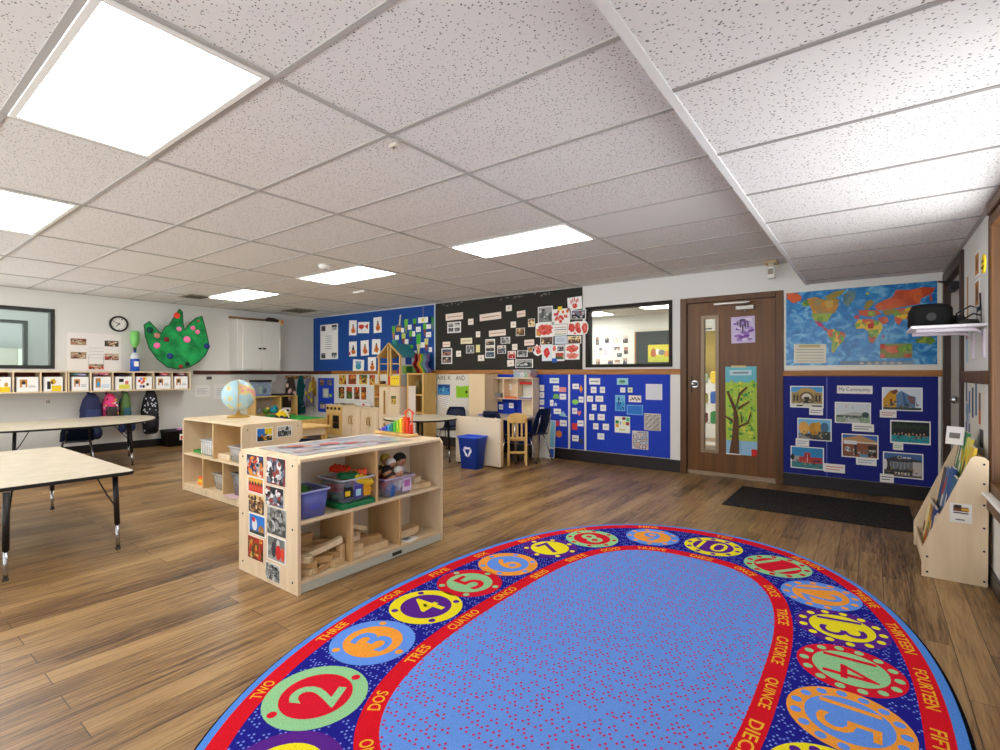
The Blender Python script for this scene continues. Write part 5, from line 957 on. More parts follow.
# ------------------------------------------------------------------ world map above
def world_map():
    x0, x1 = 90.0, 930.0; top = lambda x: 130 - 65 * (x - x0) / (x1 - x0); bot = 526.0
    p, w_, h_ = wall_rect('back', (786.2, 287, 937.3, 365.0), .0005)
    def uv(x, y):
        q = hit(770 + x / 5.5556, 270 + y / 5.5556, 1, DW); return (min(1, max(0, (q.x - p.x) / w_ + .5)), min(1, max(0, (q.z - p.z) / h_ + .5)))
    def pg(pts, c): return ('p', [uv(*q) for q in pts], c)
    O, Gn, Y_, Rr, Pk, Gy, Tn, Ol = m(206, 84, 34), m(110, 156, 44), m(228, 190, 34), m(200, 60, 50), m(190, 60, 110), m(96, 130, 140), m(206, 140, 40), m(150, 130, 40)
    om, nt, bb2, tc2 = node_mat('printed_ocean', .16, .5); n2 = nt.nodes.new('ShaderNodeTexNoise'); n2.inputs['Scale'].default_value = 9; n2.inputs['Detail'].default_value = 5; n2.inputs['Distortion'].default_value = 1.5; r2 = ramp(nt, [(.36, (24, 104, 172)), (.52, (44, 138, 200)), (.66, (120, 186, 222))]); nt.links.new(tc2.outputs['Object'], n2.inputs[0]); nt.links.new(n2.outputs[0], r2.inputs[0]); nt.links.new(r2.outputs[0], bb2.inputs['Base Color'])
    def ctry(c1, c2, c3, sc=22):
        q, nt, b3, t3 = node_mat('printed_land', .16, .5); v = nt.nodes.new('ShaderNodeTexVoronoi'); v.inputs['Scale'].default_value = sc; sp = nt.nodes.new('ShaderNodeSeparateColor'); r3 = ramp(nt, [(0, c1), (.4, c2), (.75, c3)]); r3.color_ramp.interpolation = 'CONSTANT'; nt.links.new(t3.outputs['Object'], v.inputs[0]); nt.links.new(v.outputs['Color'], sp.inputs[0]); nt.links.new(sp.outputs[0], r3.inputs[0]); nt.links.new(r3.outputs[0], b3.inputs['Base Color']); return q
    O = ctry((206, 84, 34), (214, 96, 40), (190, 70, 36), 14); Y_ = ctry((228, 190, 34), (110, 156, 44), (206, 90, 40)); Tn = ctry((206, 140, 40), (180, 130, 50), (150, 140, 90)); Gn = ctry((110, 156, 44), (150, 176, 60), (90, 130, 50)); Gy = ctry((96, 130, 140), (110, 140, 130), (80, 116, 130))
    a = [('r', 0.0, 0, 1, 1, om)]
    a += [pg([(92, 130), (150, 128), (178, 150), (170, 170), (130, 186), (95, 160)], O), pg([(178, 180), (205, 165), (235, 185), (215, 200), (185, 205)], Gn),
          pg([(205, 160), (250, 150), (300, 165), (330, 150), (385, 165), (380, 200), (360, 240), (310, 240), (240, 245), (225, 205)], Tn), pg([(300, 150), (360, 120), (420, 108), (400, 135), (350, 165)], Ol), pg([(300, 175), (350, 165), (350, 205), (320, 215)], m(200, 160, 70)),
          pg([(228, 245), (310, 242), (350, 240), (320, 285), (285, 292), (245, 280)], Gn), pg([(245, 282), (285, 292), (305, 322), (270, 312)], Pk), pg([(300, 318), (325, 330), (320, 338), (298, 330)], Rr),
          pg([(318, 335), (350, 328), (420, 352), (412, 395), (375, 425), (355, 462), (342, 455), (345, 400), (318, 362)], Y_), pg([(318, 335), (345, 330), (350, 370), (330, 372)], O), pg([(345, 395), (380, 400), (365, 440), (350, 460), (342, 430)], Gn),
          pg([(405, 140), (440, 112), (480, 120), (470, 165), (430, 205), (410, 190)], Gy), pg([(520, 215), (535, 175), (560, 165), (580, 180), (560, 205), (540, 220)], Ol), pg([(490, 225), (540, 222), (600, 225), (620, 245), (560, 262), (500, 250)], O), pg([(540, 232), (580, 228), (590, 250), (550, 256)], Gn),
          pg([(582, 195), (620, 175), (680, 150), (700, 110), (780, 110), (850, 95), (918, 98), (900, 130), (840, 160), (830, 190), (760, 200), (690, 215), (620, 225), (590, 220)], O), pg([(885, 140), (895, 135), (902, 170), (890, 175)], O), pg([(620, 228), (690, 215), (690, 245), (640, 252)], Ol), pg([(690, 222), (780, 205), (810, 225), (770, 275), (715, 275), (685, 250)], Y_), pg([(715, 232), (775, 225), (772, 245), (725, 250)], Tn), pg([(690, 260), (740, 270), (715, 308), (695, 285)], O), pg([(600, 265), (650, 258), (660, 285), (630, 305), (605, 285)], O),
          pg([(470, 305), (490, 275), (560, 272), (610, 285), (630, 320), (600, 365), (575, 408), (550, 400), (545, 340), (520, 325), (480, 328)], Y_), pg([(545, 335), (605, 330), (595, 370), (575, 408), (552, 400)], Gn), pg([(540, 300), (575, 295), (575, 325), (545, 325)], Rr), pg([(550, 375), (590, 370), (572, 408), (555, 402)], O), pg([(622, 365), (634, 362), (630, 385)], Rr), pg([(575, 300), (625, 300), (618, 325), (585, 328)], Y_), pg([(470, 255), (500, 248), (490, 272), (472, 270)], Rr),
          pg([(808, 385), (850, 368), (900, 372), (922, 395), (890, 415), (870, 408), (812, 405)], Gn), pg([(800, 330), (880, 322), (880, 340), (810, 345)], Gn), pg([(528, 130), (545, 122), (555, 130), (540, 140)], m(170, 180, 80)),
          pg([(133, 412), (312, 412), (312, 518), (133, 518)], m(232, 226, 206)), pg([(160, 415), (280, 415), (280, 430), (160, 430)], m(190, 176, 120)), pg([(612, 410), (790, 408), (790, 488), (612, 490)], m(140, 150, 80)), pg([(640, 425), (720, 420), (740, 450), (680, 465), (640, 450)], O), pg([(700, 430), (785, 410), (785, 450), (720, 460)], Gn), pg([(612, 465), (640, 465), (640, 488), (612, 488)], O), pg([(740, 470), (785, 465), (785, 486), (750, 486)], O), pg([(612, 412), (640, 412), (640, 440), (612, 440)], m(200, 80, 60)), pg([(390, 505), (800, 505), (800, 526), (390, 526)], m(126, 150, 170))]
    a += [pg([(500 + 42 * k, 512), (520 + 42 * k, 512), (520 + 42 * k, 524), (500 + 42 * k, 524)], m(206, 196, 190)) for k in range(6)] + [pg([(145, 440 + 16 * k), (300, 440 + 16 * k), (300, 444 + 16 * k), (145, 444 + 16 * k)], m(170, 166, 156)) for k in range(5)]
    b = B(); LM = M((36, 128, 190), .14, 0, .5)
    b.box(-w_ / 2 - .02, w_ / 2 + .045, -h_ / 2 - .05, h_ / 2 + .01, 0, .002, M((232, 228, 214), .25)); bmesh.ops.recalc_face_normals(b.bm, faces=list(b.bm.faces)); rects(b, w_, h_, a, .002)
    o = b.build('world_map', None, fix=False); o.matrix_world = frame('back', p); tag(o, 'large glossy laminated world map above the community board', 'map')
world_map()
# ------------------------------------------------------------------ on the brown door
PD = DW + .012
r_ = random.Random(3)
sheet('painting', 'square purple painting taped to the upper part of the brown door', 'painting', 'back', (731.2, 316.5, 755, 343), M((206, 190, 224)), [('e', r_.uniform(.15, .85), r_.uniform(.1, .9), .13, .05, M(c)) for c in [(120, 70, 160), (176, 150, 210), (150, 120, 180), (226, 216, 236), (150, 110, 190)] * 8] + [x for j, (u, v, p_, q_) in enumerate(((.4, .72, .05, .18), (.6, .72, .05, .16), (.5, .86, .14, .05), (.5, .55, .04, .2), (.28, .75, .04, .1), (.72, .68, .04, .12))) for x in blob(u, v, p_, q_, (M((90, 66, 104)), M((120, 96, 130))), 700 + j, 9)], .0005, .02, val=PD)
tr = M((96, 62, 34)); leaf = [M(c) for c in ((150, 200, 60), (190, 214, 70), (60, 150, 70), (220, 220, 90), (110, 180, 80))]
r_ = random.Random(12); art = [('r', 0, 0, 1, .16, M((150, 196, 226))), ('r', 0, .82, 1, 1, M((110, 190, 206))), ('r', 0, .16, 1, .82, M((176, 206, 76)))]
art += [('e', r_.uniform(.08, .92), r_.uniform(.2, .84), r_.uniform(.02, .065), r_.uniform(.008, .024), r_.choice(leaf)) for k in range(150)]
art += [('p', [(.1, 0), (.42, 0), (.42, .2), (.42, .42), (.34, .54), (.26, .54), (.26, .4), (.2, .2)], tr)] + [('p', q, tr) for q in ([(.26, .5), (.34, .54), (.1, .72), (.03, .72)], [(.30, .5), (.36, .54), (.5, .68), (.72, .76), (.70, .78), (.44, .70)], [(.4, .5), (.42, .54), (.78, .62), (.78, .60)], [(.4, .3), (.42, .33), (.7, .38), (.82, .5), (.84, .49), (.74, .36)], [(.24, .36), (.24, .40), (.0, .44), (.0, .42)], [(.5, .36), (.56, .38), (.5, .48), (.48, .47)])]
art += [('r', .15, .9, .85, .96, M((196, 224, 232))), ('r', .25, .92, .75, .94, M((120, 140, 150))), ('r', .82, 0, 1, .075, RED), ('r', .0, -.0, .5, .012, PAPER)]
sheet('tree_poster', 'tall bright green tree poster on the brown door', 'poster', 'back', (725.8, 366.5, 757, 455), M((226, 232, 200)), art, .0005, .01, val=PD, outline=[(0, .03), (.9, 0), (1, .25), (1, 1), (0, 1)])
sheet('tape_strip', 'pale tape strip holding the tree poster to the door', 'tape', 'back', (731, 365.5, 746, 367.5), M((214, 190, 140)), (), .003, val=PD)
# ------------------------------------------------------------------ seen through the back window and door pane
G = 'papers in the room behind the window'
N9 = 9.9
for i, (x, y, w2, h2) in enumerate(((594, 337, 3, 8), (603, 336, 4, 7), (612, 337, 5, 7), (621, 335, 5, 8), (597, 348, 3, 8), (612, 347, 6, 4), (622, 347, 4, 7), (615, 353, 5, 4), (594, 359, 4, 7), (606, 360, 5, 4), (613, 360, 5, 4), (621, 358, 4, 7))):
    x += 2; sheet('photo_print', 'small photo on the far wall seen through the back window', 'photo', 'back', (x, y, x + w2, y + h2), PAPER, photo('class', 200 + i, 5, (0, 0, 1, 1)), .0005, group=G, val=N9)
sheet('text_sheet', 'pale text sheet among photos seen through the back window', 'paper', 'back', (602, 346, 610, 358), M((226, 226, 230)), lines(5, (170, 160, 180)), .0005, val=N9)
p, w_, h_ = wall_rect('back', (636.5, 330, 712, 375), .0005, N9); b = B(); b.box(-w_ / 2, w_ / 2, -.02, 0, -h_ / 2, h_ / 2, M((50, 52, 52), .3), .003); t = b.build('chalkboard', None, p); tag(t, 'dark board with wooden edge seen through the back window', 'board')
b = B(); b.box(-w_ / 2 - .03, -w_ / 2, -.03, 0, -h_ / 2, h_ / 2 + .0, OAK); b.box(-w_ / 2 - .03, w_ / 2, -.03, 0, h_ / 2, h_ / 2 + .05, M((226, 222, 206))); b.build('frame', t)
sheet('yellow_poster', 'bright yellow picture poster on the dark board beyond the window', 'poster', 'back', (648, 344.5, 676, 362), M((226, 216, 60)), [('e', .2, .5, .1, .3, M((190, 110, 60))), ('e', .35, .6, .07, .18, PAPER), ('e', .5, .55, .12, .16, M((130, 136, 140))), ('e', .68, .35, .1, .3, M((226, 160, 60))), ('r', 0, 0, 1, .3, M((196, 206, 60)))], .022, val=N9)
# shelf of toys seen through the door pane
t = thing('yellow_curtain', 'yellow wall hanging seen through the door pane', 'hanging', (-2.43, 9.86, 0)); b = B(); b.grid([[Vector((x / 10 - .4, .012 * math.sin(x * 2.1), z)) for x in range(9)] for z in (1.12, 1.5, 2.0)], M((232, 206, 96), .8), .006); b.build('fabric', t); b = B(); b.cyl((-.45, 0, 2.02), (.45, 0, 2.02), .015, WHITE); b.build('rod', t)
t = thing('toy_rack', 'white rack of toys seen through the door pane', 'shelf', (-2.1, 8.5, 0)); b = B()
for x in (-.4, .4): b = B(); b.box(x - .01, x + .01, -.15, .15, 0, 1.2, WHITE); b.build('side_panel', t)
for z in (.08, .4, .72, 1.04): b = B(); b.box(-.39, .39, -.15, .15, z - .01, z + .01, WHITE); b.build('shelf_board', t)
for i, (z, c) in enumerate(((.41, RED), (.41, GREEN), (.73, YELLOW), (.73, BLUE), (1.05, M((180, 210, 220))), (1.05, YELLOW))):
    b = B(); b.box(-.14, .14, -.12, .1, 0, .16 + .03 * (i % 2), c, .02); tag(b.build('toy_box', None, (-2.28 + .36 * (i % 2), 8.5, z)), ('red', 'green', 'yellow', 'blue', 'pale', 'upper yellow')[i] + ' toy box on the white rack beyond the door pane', 'box')
# ------------------------------------------------------------------ right wall papers
def rsheet(name, lab, cat, y, z, w2, h2, col, art=(), group=None, rot=0):
    b = B(); b.prism([(-w2 / 2, -h2 / 2), (w2 / 2, -h2 / 2), (w2 / 2, h2 / 2), (-w2 / 2, h2 / 2)], 0, .002, col); bmesh.ops.recalc_face_normals(b.bm, faces=list(b.bm.faces)); rects(b, w2, h2, art, .002)
    o = b.build(name, None, fix=False); o.matrix_world = frame('right', Vector((RW - .0005, y, z))) @ Matrix.Rotation(rot, 4, 'Z'); return tag(o, lab, cat, group)
rsheet('photo_print', 'upper of two orange photos on the right wall by the window', 'photo', 4.43, 1.91, .17, .16, PAPER, [('r', .1, .08, .9, .92, M((196, 130, 30))), ('e', .5, .5, .2, .3, M((120, 70, 20)))])
rsheet('photo_print', 'lower of two orange photos on the right wall by the window', 'photo', 4.43, 1.72, .17, .18, PAPER, [('r', .1, .08, .9, .92, M((180, 116, 30))), ('e', .5, .5, .25, .3, M((110, 66, 20)))])
rsheet('paper_strip', 'narrow brown strip hanging on the right wall beside the pale door', 'strip', 4.83, 1.72, .05, .34, M((190, 140, 70)))
rsheet('framed_note', 'dark framed white note low on the right wall above the shelf', 'frame', 4.36, 1.575, .17, .11, M((30, 28, 28)), [('r', .2, .0, .9, .7, PAPER)])
rsheet('light_switch', 'small dark switch plate on the right wall', 'switch', 4.22, 1.86, .04, .07, M((90, 90, 96)))
t = thing('smiley_badge', 'yellow smiling paper face at the right window frame', 'badge', (RW - .0305, 3.945, 1.83)); b = B(); b.cyl((0, 0, 0), (-.008, 0, 0), .055, M((240, 206, 20)), seg=24); b.build('disc', t); b = B()
for y in (-.018, .018): b.ball((-.009, y, .014), (.002, .006, .01), BLACK, 8, 6)
b.tube([(-.009, -.03, -.012), (-.009, -.015, -.026), (-.009, .015, -.026), (-.009, .03, -.012)], .003, BLACK, 6); b.build('smile', t)
rsheet('tower_poster', 'white poster of tall blue towers above the book display', 'poster', 4.55, .93, .80, .46, M((224, 218, 206)), [('r', .06 + .17 * k, .45 + .05 * (k % 2), .15 + .17 * k, .95 - .06 * ((k * 2) % 3), M(c)) for k, c in enumerate(((60, 90, 130), (90, 110, 150), (40, 60, 100), (50, 110, 150), (120, 100, 90)))] + [('r', .06, .1, .15, .36, M((90, 100, 130))), ('r', .23, .06, .3, .34, M((70, 90, 120))), ('r', .74, .4, .83, .6, M((206, 110, 40))), ('r', .78, .1, .95, .34, M((90, 80, 90)))])
t = thing('display_card', 'white card standing on top of the book display', 'card', (RW - .12, 4.34, .745), math.radians(52)); b = B(); b.box(-.004, .004, -.05, .05, 0, .115, PAPER, 0, Matrix.Rotation(math.radians(8), 4, 'Y')); b.build('card_panel', t); b = B(); b.box(-.006, -.0045, -.03, .03, .04, .075, M((120, 116, 112)), 0, Matrix.Rotation(math.radians(8), 4, 'Y')); b.build('print', t)
tag(rsheet('pink_paper', 'pink edged paper on the right wall behind the book display', 'paper', 4.80, .87, .2, .3, M((214, 190, 186)), [('r', .08, .05, .92, .95, M((196, 200, 206))), ('r', .1, .5, .6, .9, M((120, 150, 180)))]), 'pink edged paper on the right wall behind the book display', 'paper')
rsheet('map_strip', 'pale blue paper on the right wall under the white shelf', 'paper', 4.86, 1.40, .09, .24, M((170, 196, 210)), [('r', .2, .7, .9, .95, M((180, 60, 60)))])
# ------------------------------------------------------------------ left wall things
def lsheet(name, lab, cat, r, col, art=(), off=.0005, rot=0, group=None, outline=None, thick=.002): return sheet(name, lab, cat, 'left', r, col, art, off, rot, group, None, outline, thick)
# cubby shelves
CF = LW + .30
def cubby(y0, y1, divs, label):
    t = thing('cubby_shelf', label, 'shelf', (LW, (y0 + y1) / 2, .935)); Y = (y1 - y0) / 2; yc = (y0 + y1) / 2; H_ = .305; RB = M((126, 54, 34), .5)
    for s in (-1, 1): b = B(); b.box(0, .30, s * Y - (.018 if s > 0 else 0), s * Y + (.018 if s < 0 else 0), 0, H_, BIRCHV, .003); b.build('side_panel', t)
    b = B(); b.box(0, .30, -Y + .018, Y - .018, H_ - .018, H_, BIRCH, .002); b.build('top', t); b = B(); b.box(0, .30, -Y + .018, Y - .018, 0, .018, BIRCH, .002); b.build('bottom_board', t)
    b = B(); b.box(0.0, .012, -Y + .018, Y - .018, .018, H_ - .018, RB); b.build('back_panel', t)
    for d in divs:
        b = B(); b.box(.012, .296, d - yc - .009, d - yc + .009, .018, H_ - .018, BIRCHV, .002); b.build('divider', t)
cubby(.98, 2.06, (1.25, 1.50, 1.778), 'wall mounted cubby shelf at the left edge under the window')
cubby(2.07, 3.69, (2.334, 2.602, 2.872, 3.144, 3.41), 'longer wall mounted cubby shelf holding picture bins above the backpacks')
def cbin(y0, y1, lab, art, cloth=None):
    t = thing('cubby_bin', lab, 'bin', (LW + .155, (y0 + y1) / 2, .954), 0, 'picture fronted bins in the wall cubbies'); w_ = (y1 - y0) / 2 - .022; hh = .205; b = B(); P_ = M((206, 208, 212), .5)
    b.box(-.12, .13, -w_, w_, 0, .008, P_); b.box(-.12, .13, -w_, -w_ + .006, .008, hh, P_); b.box(-.12, .13, w_ - .006, w_, .008, hh, P_); b.box(-.12, -.114, -w_ + .006, w_ - .006, .008, hh, P_); b.box(.124, .13, -w_ + .006, w_ - .006, .008, hh, P_); b.build('tub', t)
    b = B(); b.prism([(-w_ + .008, -hh / 2 + .006), (w_ - .008, -hh / 2 + .006), (w_ - .008, hh / 2), (-w_ + .008, hh / 2)], 0, .001, PAPER); bmesh.ops.recalc_face_normals(b.bm, faces=list(b.bm.faces)); rects(b, 2 * w_ - .016, hh - .006, art, .001)
    o = b.build('picture_front', t, fix=False); o.matrix_local = Matrix(((0, 0, 1, .1305), (1, 0, 0, 0), (0, 1, 0, hh / 2), (0, 0, 0, 1)))
ph = lambda s: [('r', .12, .3, .48, .85, M((200, 140, 70))), ('e', .3, .6, .1, .16, M((60, 50, 50))), ('r', .22, .25, .4, .5, M((226, 226, 230))), ('r', .55, .3, .9, .36, M((170, 170, 180))), ('r', .55, .42, .85, .46, M((180, 180, 190)))]
fl_ = lambda s: [('e', random.Random(s + k).uniform(.1, .9), random.Random(s * 3 + k).uniform(.1, .9), .09, .12, M([(236, 214, 60), (60, 60, 60), (230, 120, 60), (150, 140, 200), (210, 60, 60)][k % 5])) for k in range(10)]
cbin(1.25, 1.50, 'picture bin with red heart and yellow figures at the left edge', [('r', .3, .0, 1, .35, YELLOW), ('e', .45, .8, .06, .07, RED), ('e', .8, .5, .1, .15, M((200, 150, 60)))])
cbin(1.51, 1.778, 'picture bin with small brown portrait, second from the left edge', ph(1)); cbin(1.787, 2.04, 'picture bin with black and yellow picture under the small window corner', [('r', .4, .0, .95, .4, YELLOW), ('r', .15, .15, .35, .7, BLACK), ('e', .48, .68, .16, .2, M((210, 170, 40))), ('e', .42, .62, .06, .1, BLACK)])
cbin(2.09, 2.334, 'picture bin with portrait below the teal cloth', ph(2)); cbin(2.343, 2.602, 'picture bin with blue dressed portrait', [('r', .1, .2, .4, .9, M((190, 130, 60))), ('e', .26, .45, .1, .2, M((60, 160, 200))), ('r', .45, .15, .95, .45, M((214, 226, 240)))])
cbin(2.611, 2.872, 'picture bin with black bugs over a yellow patch', [('r', .2, .05, .9, .4, M((224, 220, 90))), ('r', .2, .6, .5, .85, BLACK), ('e', .7, .55, .12, .16, M((220, 120, 110)))]); cbin(2.881, 3.144, 'picture bin with orange and lilac flowers', fl_(5)); cbin(3.153, 3.41, 'picture bin with brown portrait below pink cloth', ph(4)); cbin(3.419, 3.668, 'rightmost picture bin with small portrait', ph(5))
def cloth(lab, y, z, r, c1, c2, x=LW + .17, name='folded_clothing'):
    b = B(); rr = random.Random(int(y * 100)); n = 5
    for k in range(n): b.ball((x - LW - .17 + rr.uniform(-.05, .05), rr.uniform(-.6, .6) * r[0], rr.uniform(0, .5) * r[1] + r[1] * .5), (.09, r[0] * .5, r[1] * .5), M(c1 if k % 2 else c2), 12, 8)
    tag(b.build(name, None, (x, y, z)), lab, 'clothing')
cloth('teal and grey clothes heaped over two picture bins', 2.24, 1.162, (.14, .05), (120, 190, 180), (160, 160, 190)); cloth('pink knitted hat lying between two cubbies', 2.47, 1.162, (.1, .05), (226, 120, 140), (240, 190, 190)); cloth('red and pink clothing in the cubby second from the right', 3.28, 1.162, (.10, .05), (226, 60, 90), (240, 150, 160)); cloth('pink scarf in the rightmost cubby', 3.58, 1.162, (.07, .05), (230, 70, 100), (226, 190, 200)); cloth('dark clothing above the bug picture bin', 2.74, 1.162, (.09, .035), (60, 60, 80), (90, 60, 70))
lsheet('number_tag', 'small white tag with dark digits on the left wall below the cubbies', 'tag', (44, 398, 52, 405), M((226, 222, 214)), [('t', '68', .5, .5, .5, .55, DARK)])
lsheet('photo_board', 'white poster board with five small photos above the cubbies', 'poster', (67, 333.5, 121, 370), M((236, 232, 228), .8), photo('mixed', 300, 14, (.06, .67, .34, .84)) + photo('mixed', 301, 14, (.68, .66, .95, .82)) + photo('mixed', 302, 14, (.06, .3, .34, .48)) + photo('mixed', 303, 14, (.68, .28, .95, .46)) + photo('mixed', 304, 14, (.38, .02, .66, .16)) + [('r', .38, .60 - .09 * k, .66, .605 - .09 * k, M((110, 100, 110))) for k in range(4)] + [('r', .38, .17, .385, .4, DARK), ('r', .655, .17, .66, .4, DARK)])
# clock
p = hit(118.5, 324, 0, LW); t = thing('wall_clock', 'round white wall clock with black rim', 'clock', (LW, p.y, p.z)); R_ = .125
fr_ = Matrix(((0, 0, 1, 0), (1, 0, 0, 0), (0, 1, 0, 0), (0, 0, 0, 1)))
b = B(); ring = []
for k in range(40):
    a = 2 * PI * k / 40; ring.append([Vector((x, math.cos(a) * r, math.sin(a) * r)) for r, x in ((R_, 0), (R_, .03), (R_ - .012, .04), (R_ - .026, .03), (R_ - .026, 0))])
b.loft(ring, BLACK, True, False, True); b.build('rim', t)
b = B(); b.cyl((0, 0, 0), (.02, 0, 0), R_ - .02, WHITE, seg=40)
bmesh.ops.recalc_face_normals(b.bm, faces=list(b.bm.faces))
for h in range(12):
    a = PI / 2 - 2 * PI * (h + 1) / 12; put_text(b, str(h + 1), .016 if h < 9 else .022, .022, BLACK, lambda x, y, a=a: Vector((.0205, .083 * math.cos(a) + x, .083 * math.sin(a) + y)))
b.build('face', t, fix=False)
b = B()
for a, l, w_ in ((math.radians(155), .075, .004), (math.radians(232), .052, .006)):
    u = Vector((0, math.cos(a), math.sin(a))); n = Vector((0, -u.z, u.y)); b.loft([[q + n * w_ + Vector((.023, 0, 0)), q - n * w_ + Vector((.023, 0, 0)), q - n * w_ + Vector((.025, 0, 0)), q + n * w_ + Vector((.025, 0, 0))] for q in (u * -.02, u * l)], BLACK, False)
b.cyl((.02, 0, 0), (.03, 0, 0), .01, BLACK); b.build('hands', t)
# two joined bottles on the cubby top
t = thing('tornado_bottles', 'green bottle upended on a blue bottle on top of the cubbies', 'bottles', (LW + .15, 2.93, 1.241)); b = B()
b.lathe([(.055, 0), (.062, .01), (.062, .22), (.05, .26), (.02, .30), (.016, .33)], M((30, 84, 190), .25)); b.build('blue_bottle', t); b = B(); b.lathe([(.0625, .20), (.0625, .225), (.052, .262), (.022, .3)], M((214, 220, 226), .3)); b.box(.06, .0635, -.03, .03, .08, .16, PAPER); b.build('band', t)
b = B(); b.lathe([(.02, .325), (.022, .38)], M((40, 60, 60), .4)); b.build('joint', t); b = B(); b.lathe([(.016, .37), (.03, .4), (.058, .45), (.062, .48), (.062, .61), (.052, .64), (.02, .645)], clear((130, 220, 110), .8)); b.build('green_bottle', t)
# the big green lily
pxs = [(144, 325), (149, 321.5), (155, 328), (161, 334), (165, 327), (169, 325), (174, 317), (179.5, 309), (182, 312), (182.5, 322), (184, 330), (190, 323), (196, 318), (201.5, 316), (204, 325), (207, 337), (209, 347), (205, 355), (198, 362), (189, 367), (178, 369), (167, 367), (157, 359), (149, 348), (145, 336)]
px_l = LW + .34
P3 = [hit(x, y, 0, px_l) for x, y in pxs]; c3 = sum(P3, Vector()) / len(P3)
t = thing('paper_lily', 'large green painted paper lily with pink pompoms hanging by the left wall', 'paper craft', c3); b = B()
b.prism([(q.y - c3.y, q.z - c3.z) for q in P3], -.012, .012, node_mat('green_paint', .7)[0], 'x')
gm, nt, bb_, tc = node_mat('brushed_green_paint', .7, .2); nn = nt.nodes.new('ShaderNodeTexNoise'); nn.inputs['Scale'].default_value = 7; nn.inputs['Detail'].default_value = 4; rr = ramp(nt, [(.35, (20, 110, 56)), (.65, (36, 160, 84))]); nt.links.new(tc.outputs['Object'], nn.inputs[0]); nt.links.new(nn.outputs[0], rr.inputs[0]); nt.links.new(rr.outputs[0], bb_.inputs['Base Color'])
b.mats[0] = gm; b.build('leaf_cutout', t)
b = B(); PE = [(q.y - c3.y, q.z - c3.z) for q in P3]; b.tube([Vector((.012, y, z)) for y, z in PE + PE[:1]], .010, M((16, 84, 44)), 6); b.build('painted_edge', t)
for k, (x, y, c, r) in enumerate(((177, 315.5, (236, 70, 40), .05), (157, 345.5, (230, 110, 160), .05), (179, 329, (220, 130, 170), .04), (187, 339.5, (236, 120, 170), .055), (193, 328, (226, 110, 160), .04), (197.5, 332, (230, 120, 160), .04), (157, 335.5, (190, 130, 120), .045), (166.5, 339.5, (120, 30, 40), .04), (170, 356, (40, 60, 120), .05), (181, 366.5, (140, 40, 40), .035), (187.5, 364, (30, 40, 30), .035), (207, 346, (30, 50, 110), .05), (150, 330, (20, 70, 60), .05), (198.5, 321, (190, 60, 60), .02))):
    q = hit(x, y, 0, px_l + .02) - c3; b = B(); b.ball(q, (.022, r, r), M(c, .9), 10, 8); b.build('pompom', t)
q = hit(177.5, 309, 0, px_l) - c3; b = B(); b.tube([(0, q.y, q.z - .05), (0, q.y, CEIL - c3.z)], .002, M((200, 196, 190)), 5); b.build('string', t)
# white wall cabinet
t = thing('wall_cabinet', 'white two door metal wall cabinet with black latch', 'cabinet', (LW, 4.88, 1.264)); b = B(); MW = M((214, 213, 208), .45); b.box(0, .31, -.42, .41, 0, .94, M((214, 212, 206), .5), .004); b.build('body', t)
for s in (-1, 1): b = B(); b.box(.311, .328, *sorted((s * .004 + .03, s * .36 + .03)), .02, .91, MW, .004); d = b.build('door', t); b = B(); b.box(.329, .35, *sorted((s * .012 + .03, s * .07 + .03)), .40, .43, BLACK, .004); b.build('latch', d)
b = B(); b.box(.328, .345, .375, .395, .2, .6, WHITE, .003); b.build('edge_strip', t)
t = thing('hobby_horse', 'brown stick with dark end lying along the top of the white wall cabinet', 'toy', (LW + .2, 4.86, 2.206)); b = B(); b.cyl((0, -.5, .03), (0, .34, .03), .02, M((130, 96, 60))); b.build('stick', t); b = B(); b.loft([[Vector((.03 * math.cos(2 * PI * k / 10), y, .035 + r * math.sin(2 * PI * k / 10))) for k in range(10)] for y, r in ((.18, .02), (.24, .06), (.36, .055), (.44, .03))], M((56, 40, 30))); b.build('head', t); b = B(); b.ball((0, .50, .01), (.05, .05, .065), M((240, 214, 150), .8), 12, 8); b.ball((.045, .50, .02), (.012, .025, .03), M((220, 120, 60)), 8, 6); b.build('rosette', t)
lsheet('text_sheet', 'white paper on the left wall beside the cubbies, left one', 'paper', (194.5, 385, 210, 397), M((234, 232, 230)), lines(4, (190, 190, 200))); lsheet('text_sheet', 'white paper on the left wall behind the globe', 'paper', (214, 384, 229, 399), M((232, 230, 230)), lines(4, (196, 196, 204)))
lsheet('wall_hook_plate', 'small dark hook plate on the left wall above the papers', 'hook', (206.5, 376.5, 211.5, 379.5), M((80, 76, 72)), (), thick=.012)
p, w_, h_ = wall_rect('left', (273, 374, 296, 394), .02); o = lsheet('grey_sheet', 'large plain grey sheet leaning on the corner cubby shelf', 'board', (272, 375, 294, 394), M((186, 178, 174), .7), [('e', .8, .88, .03, .04, BLACK)], .012, outline=[(.02, 0), (.88, 0), (1, 1), (.2, 1), (.16, .7), (.0, .6)], thick=.006)
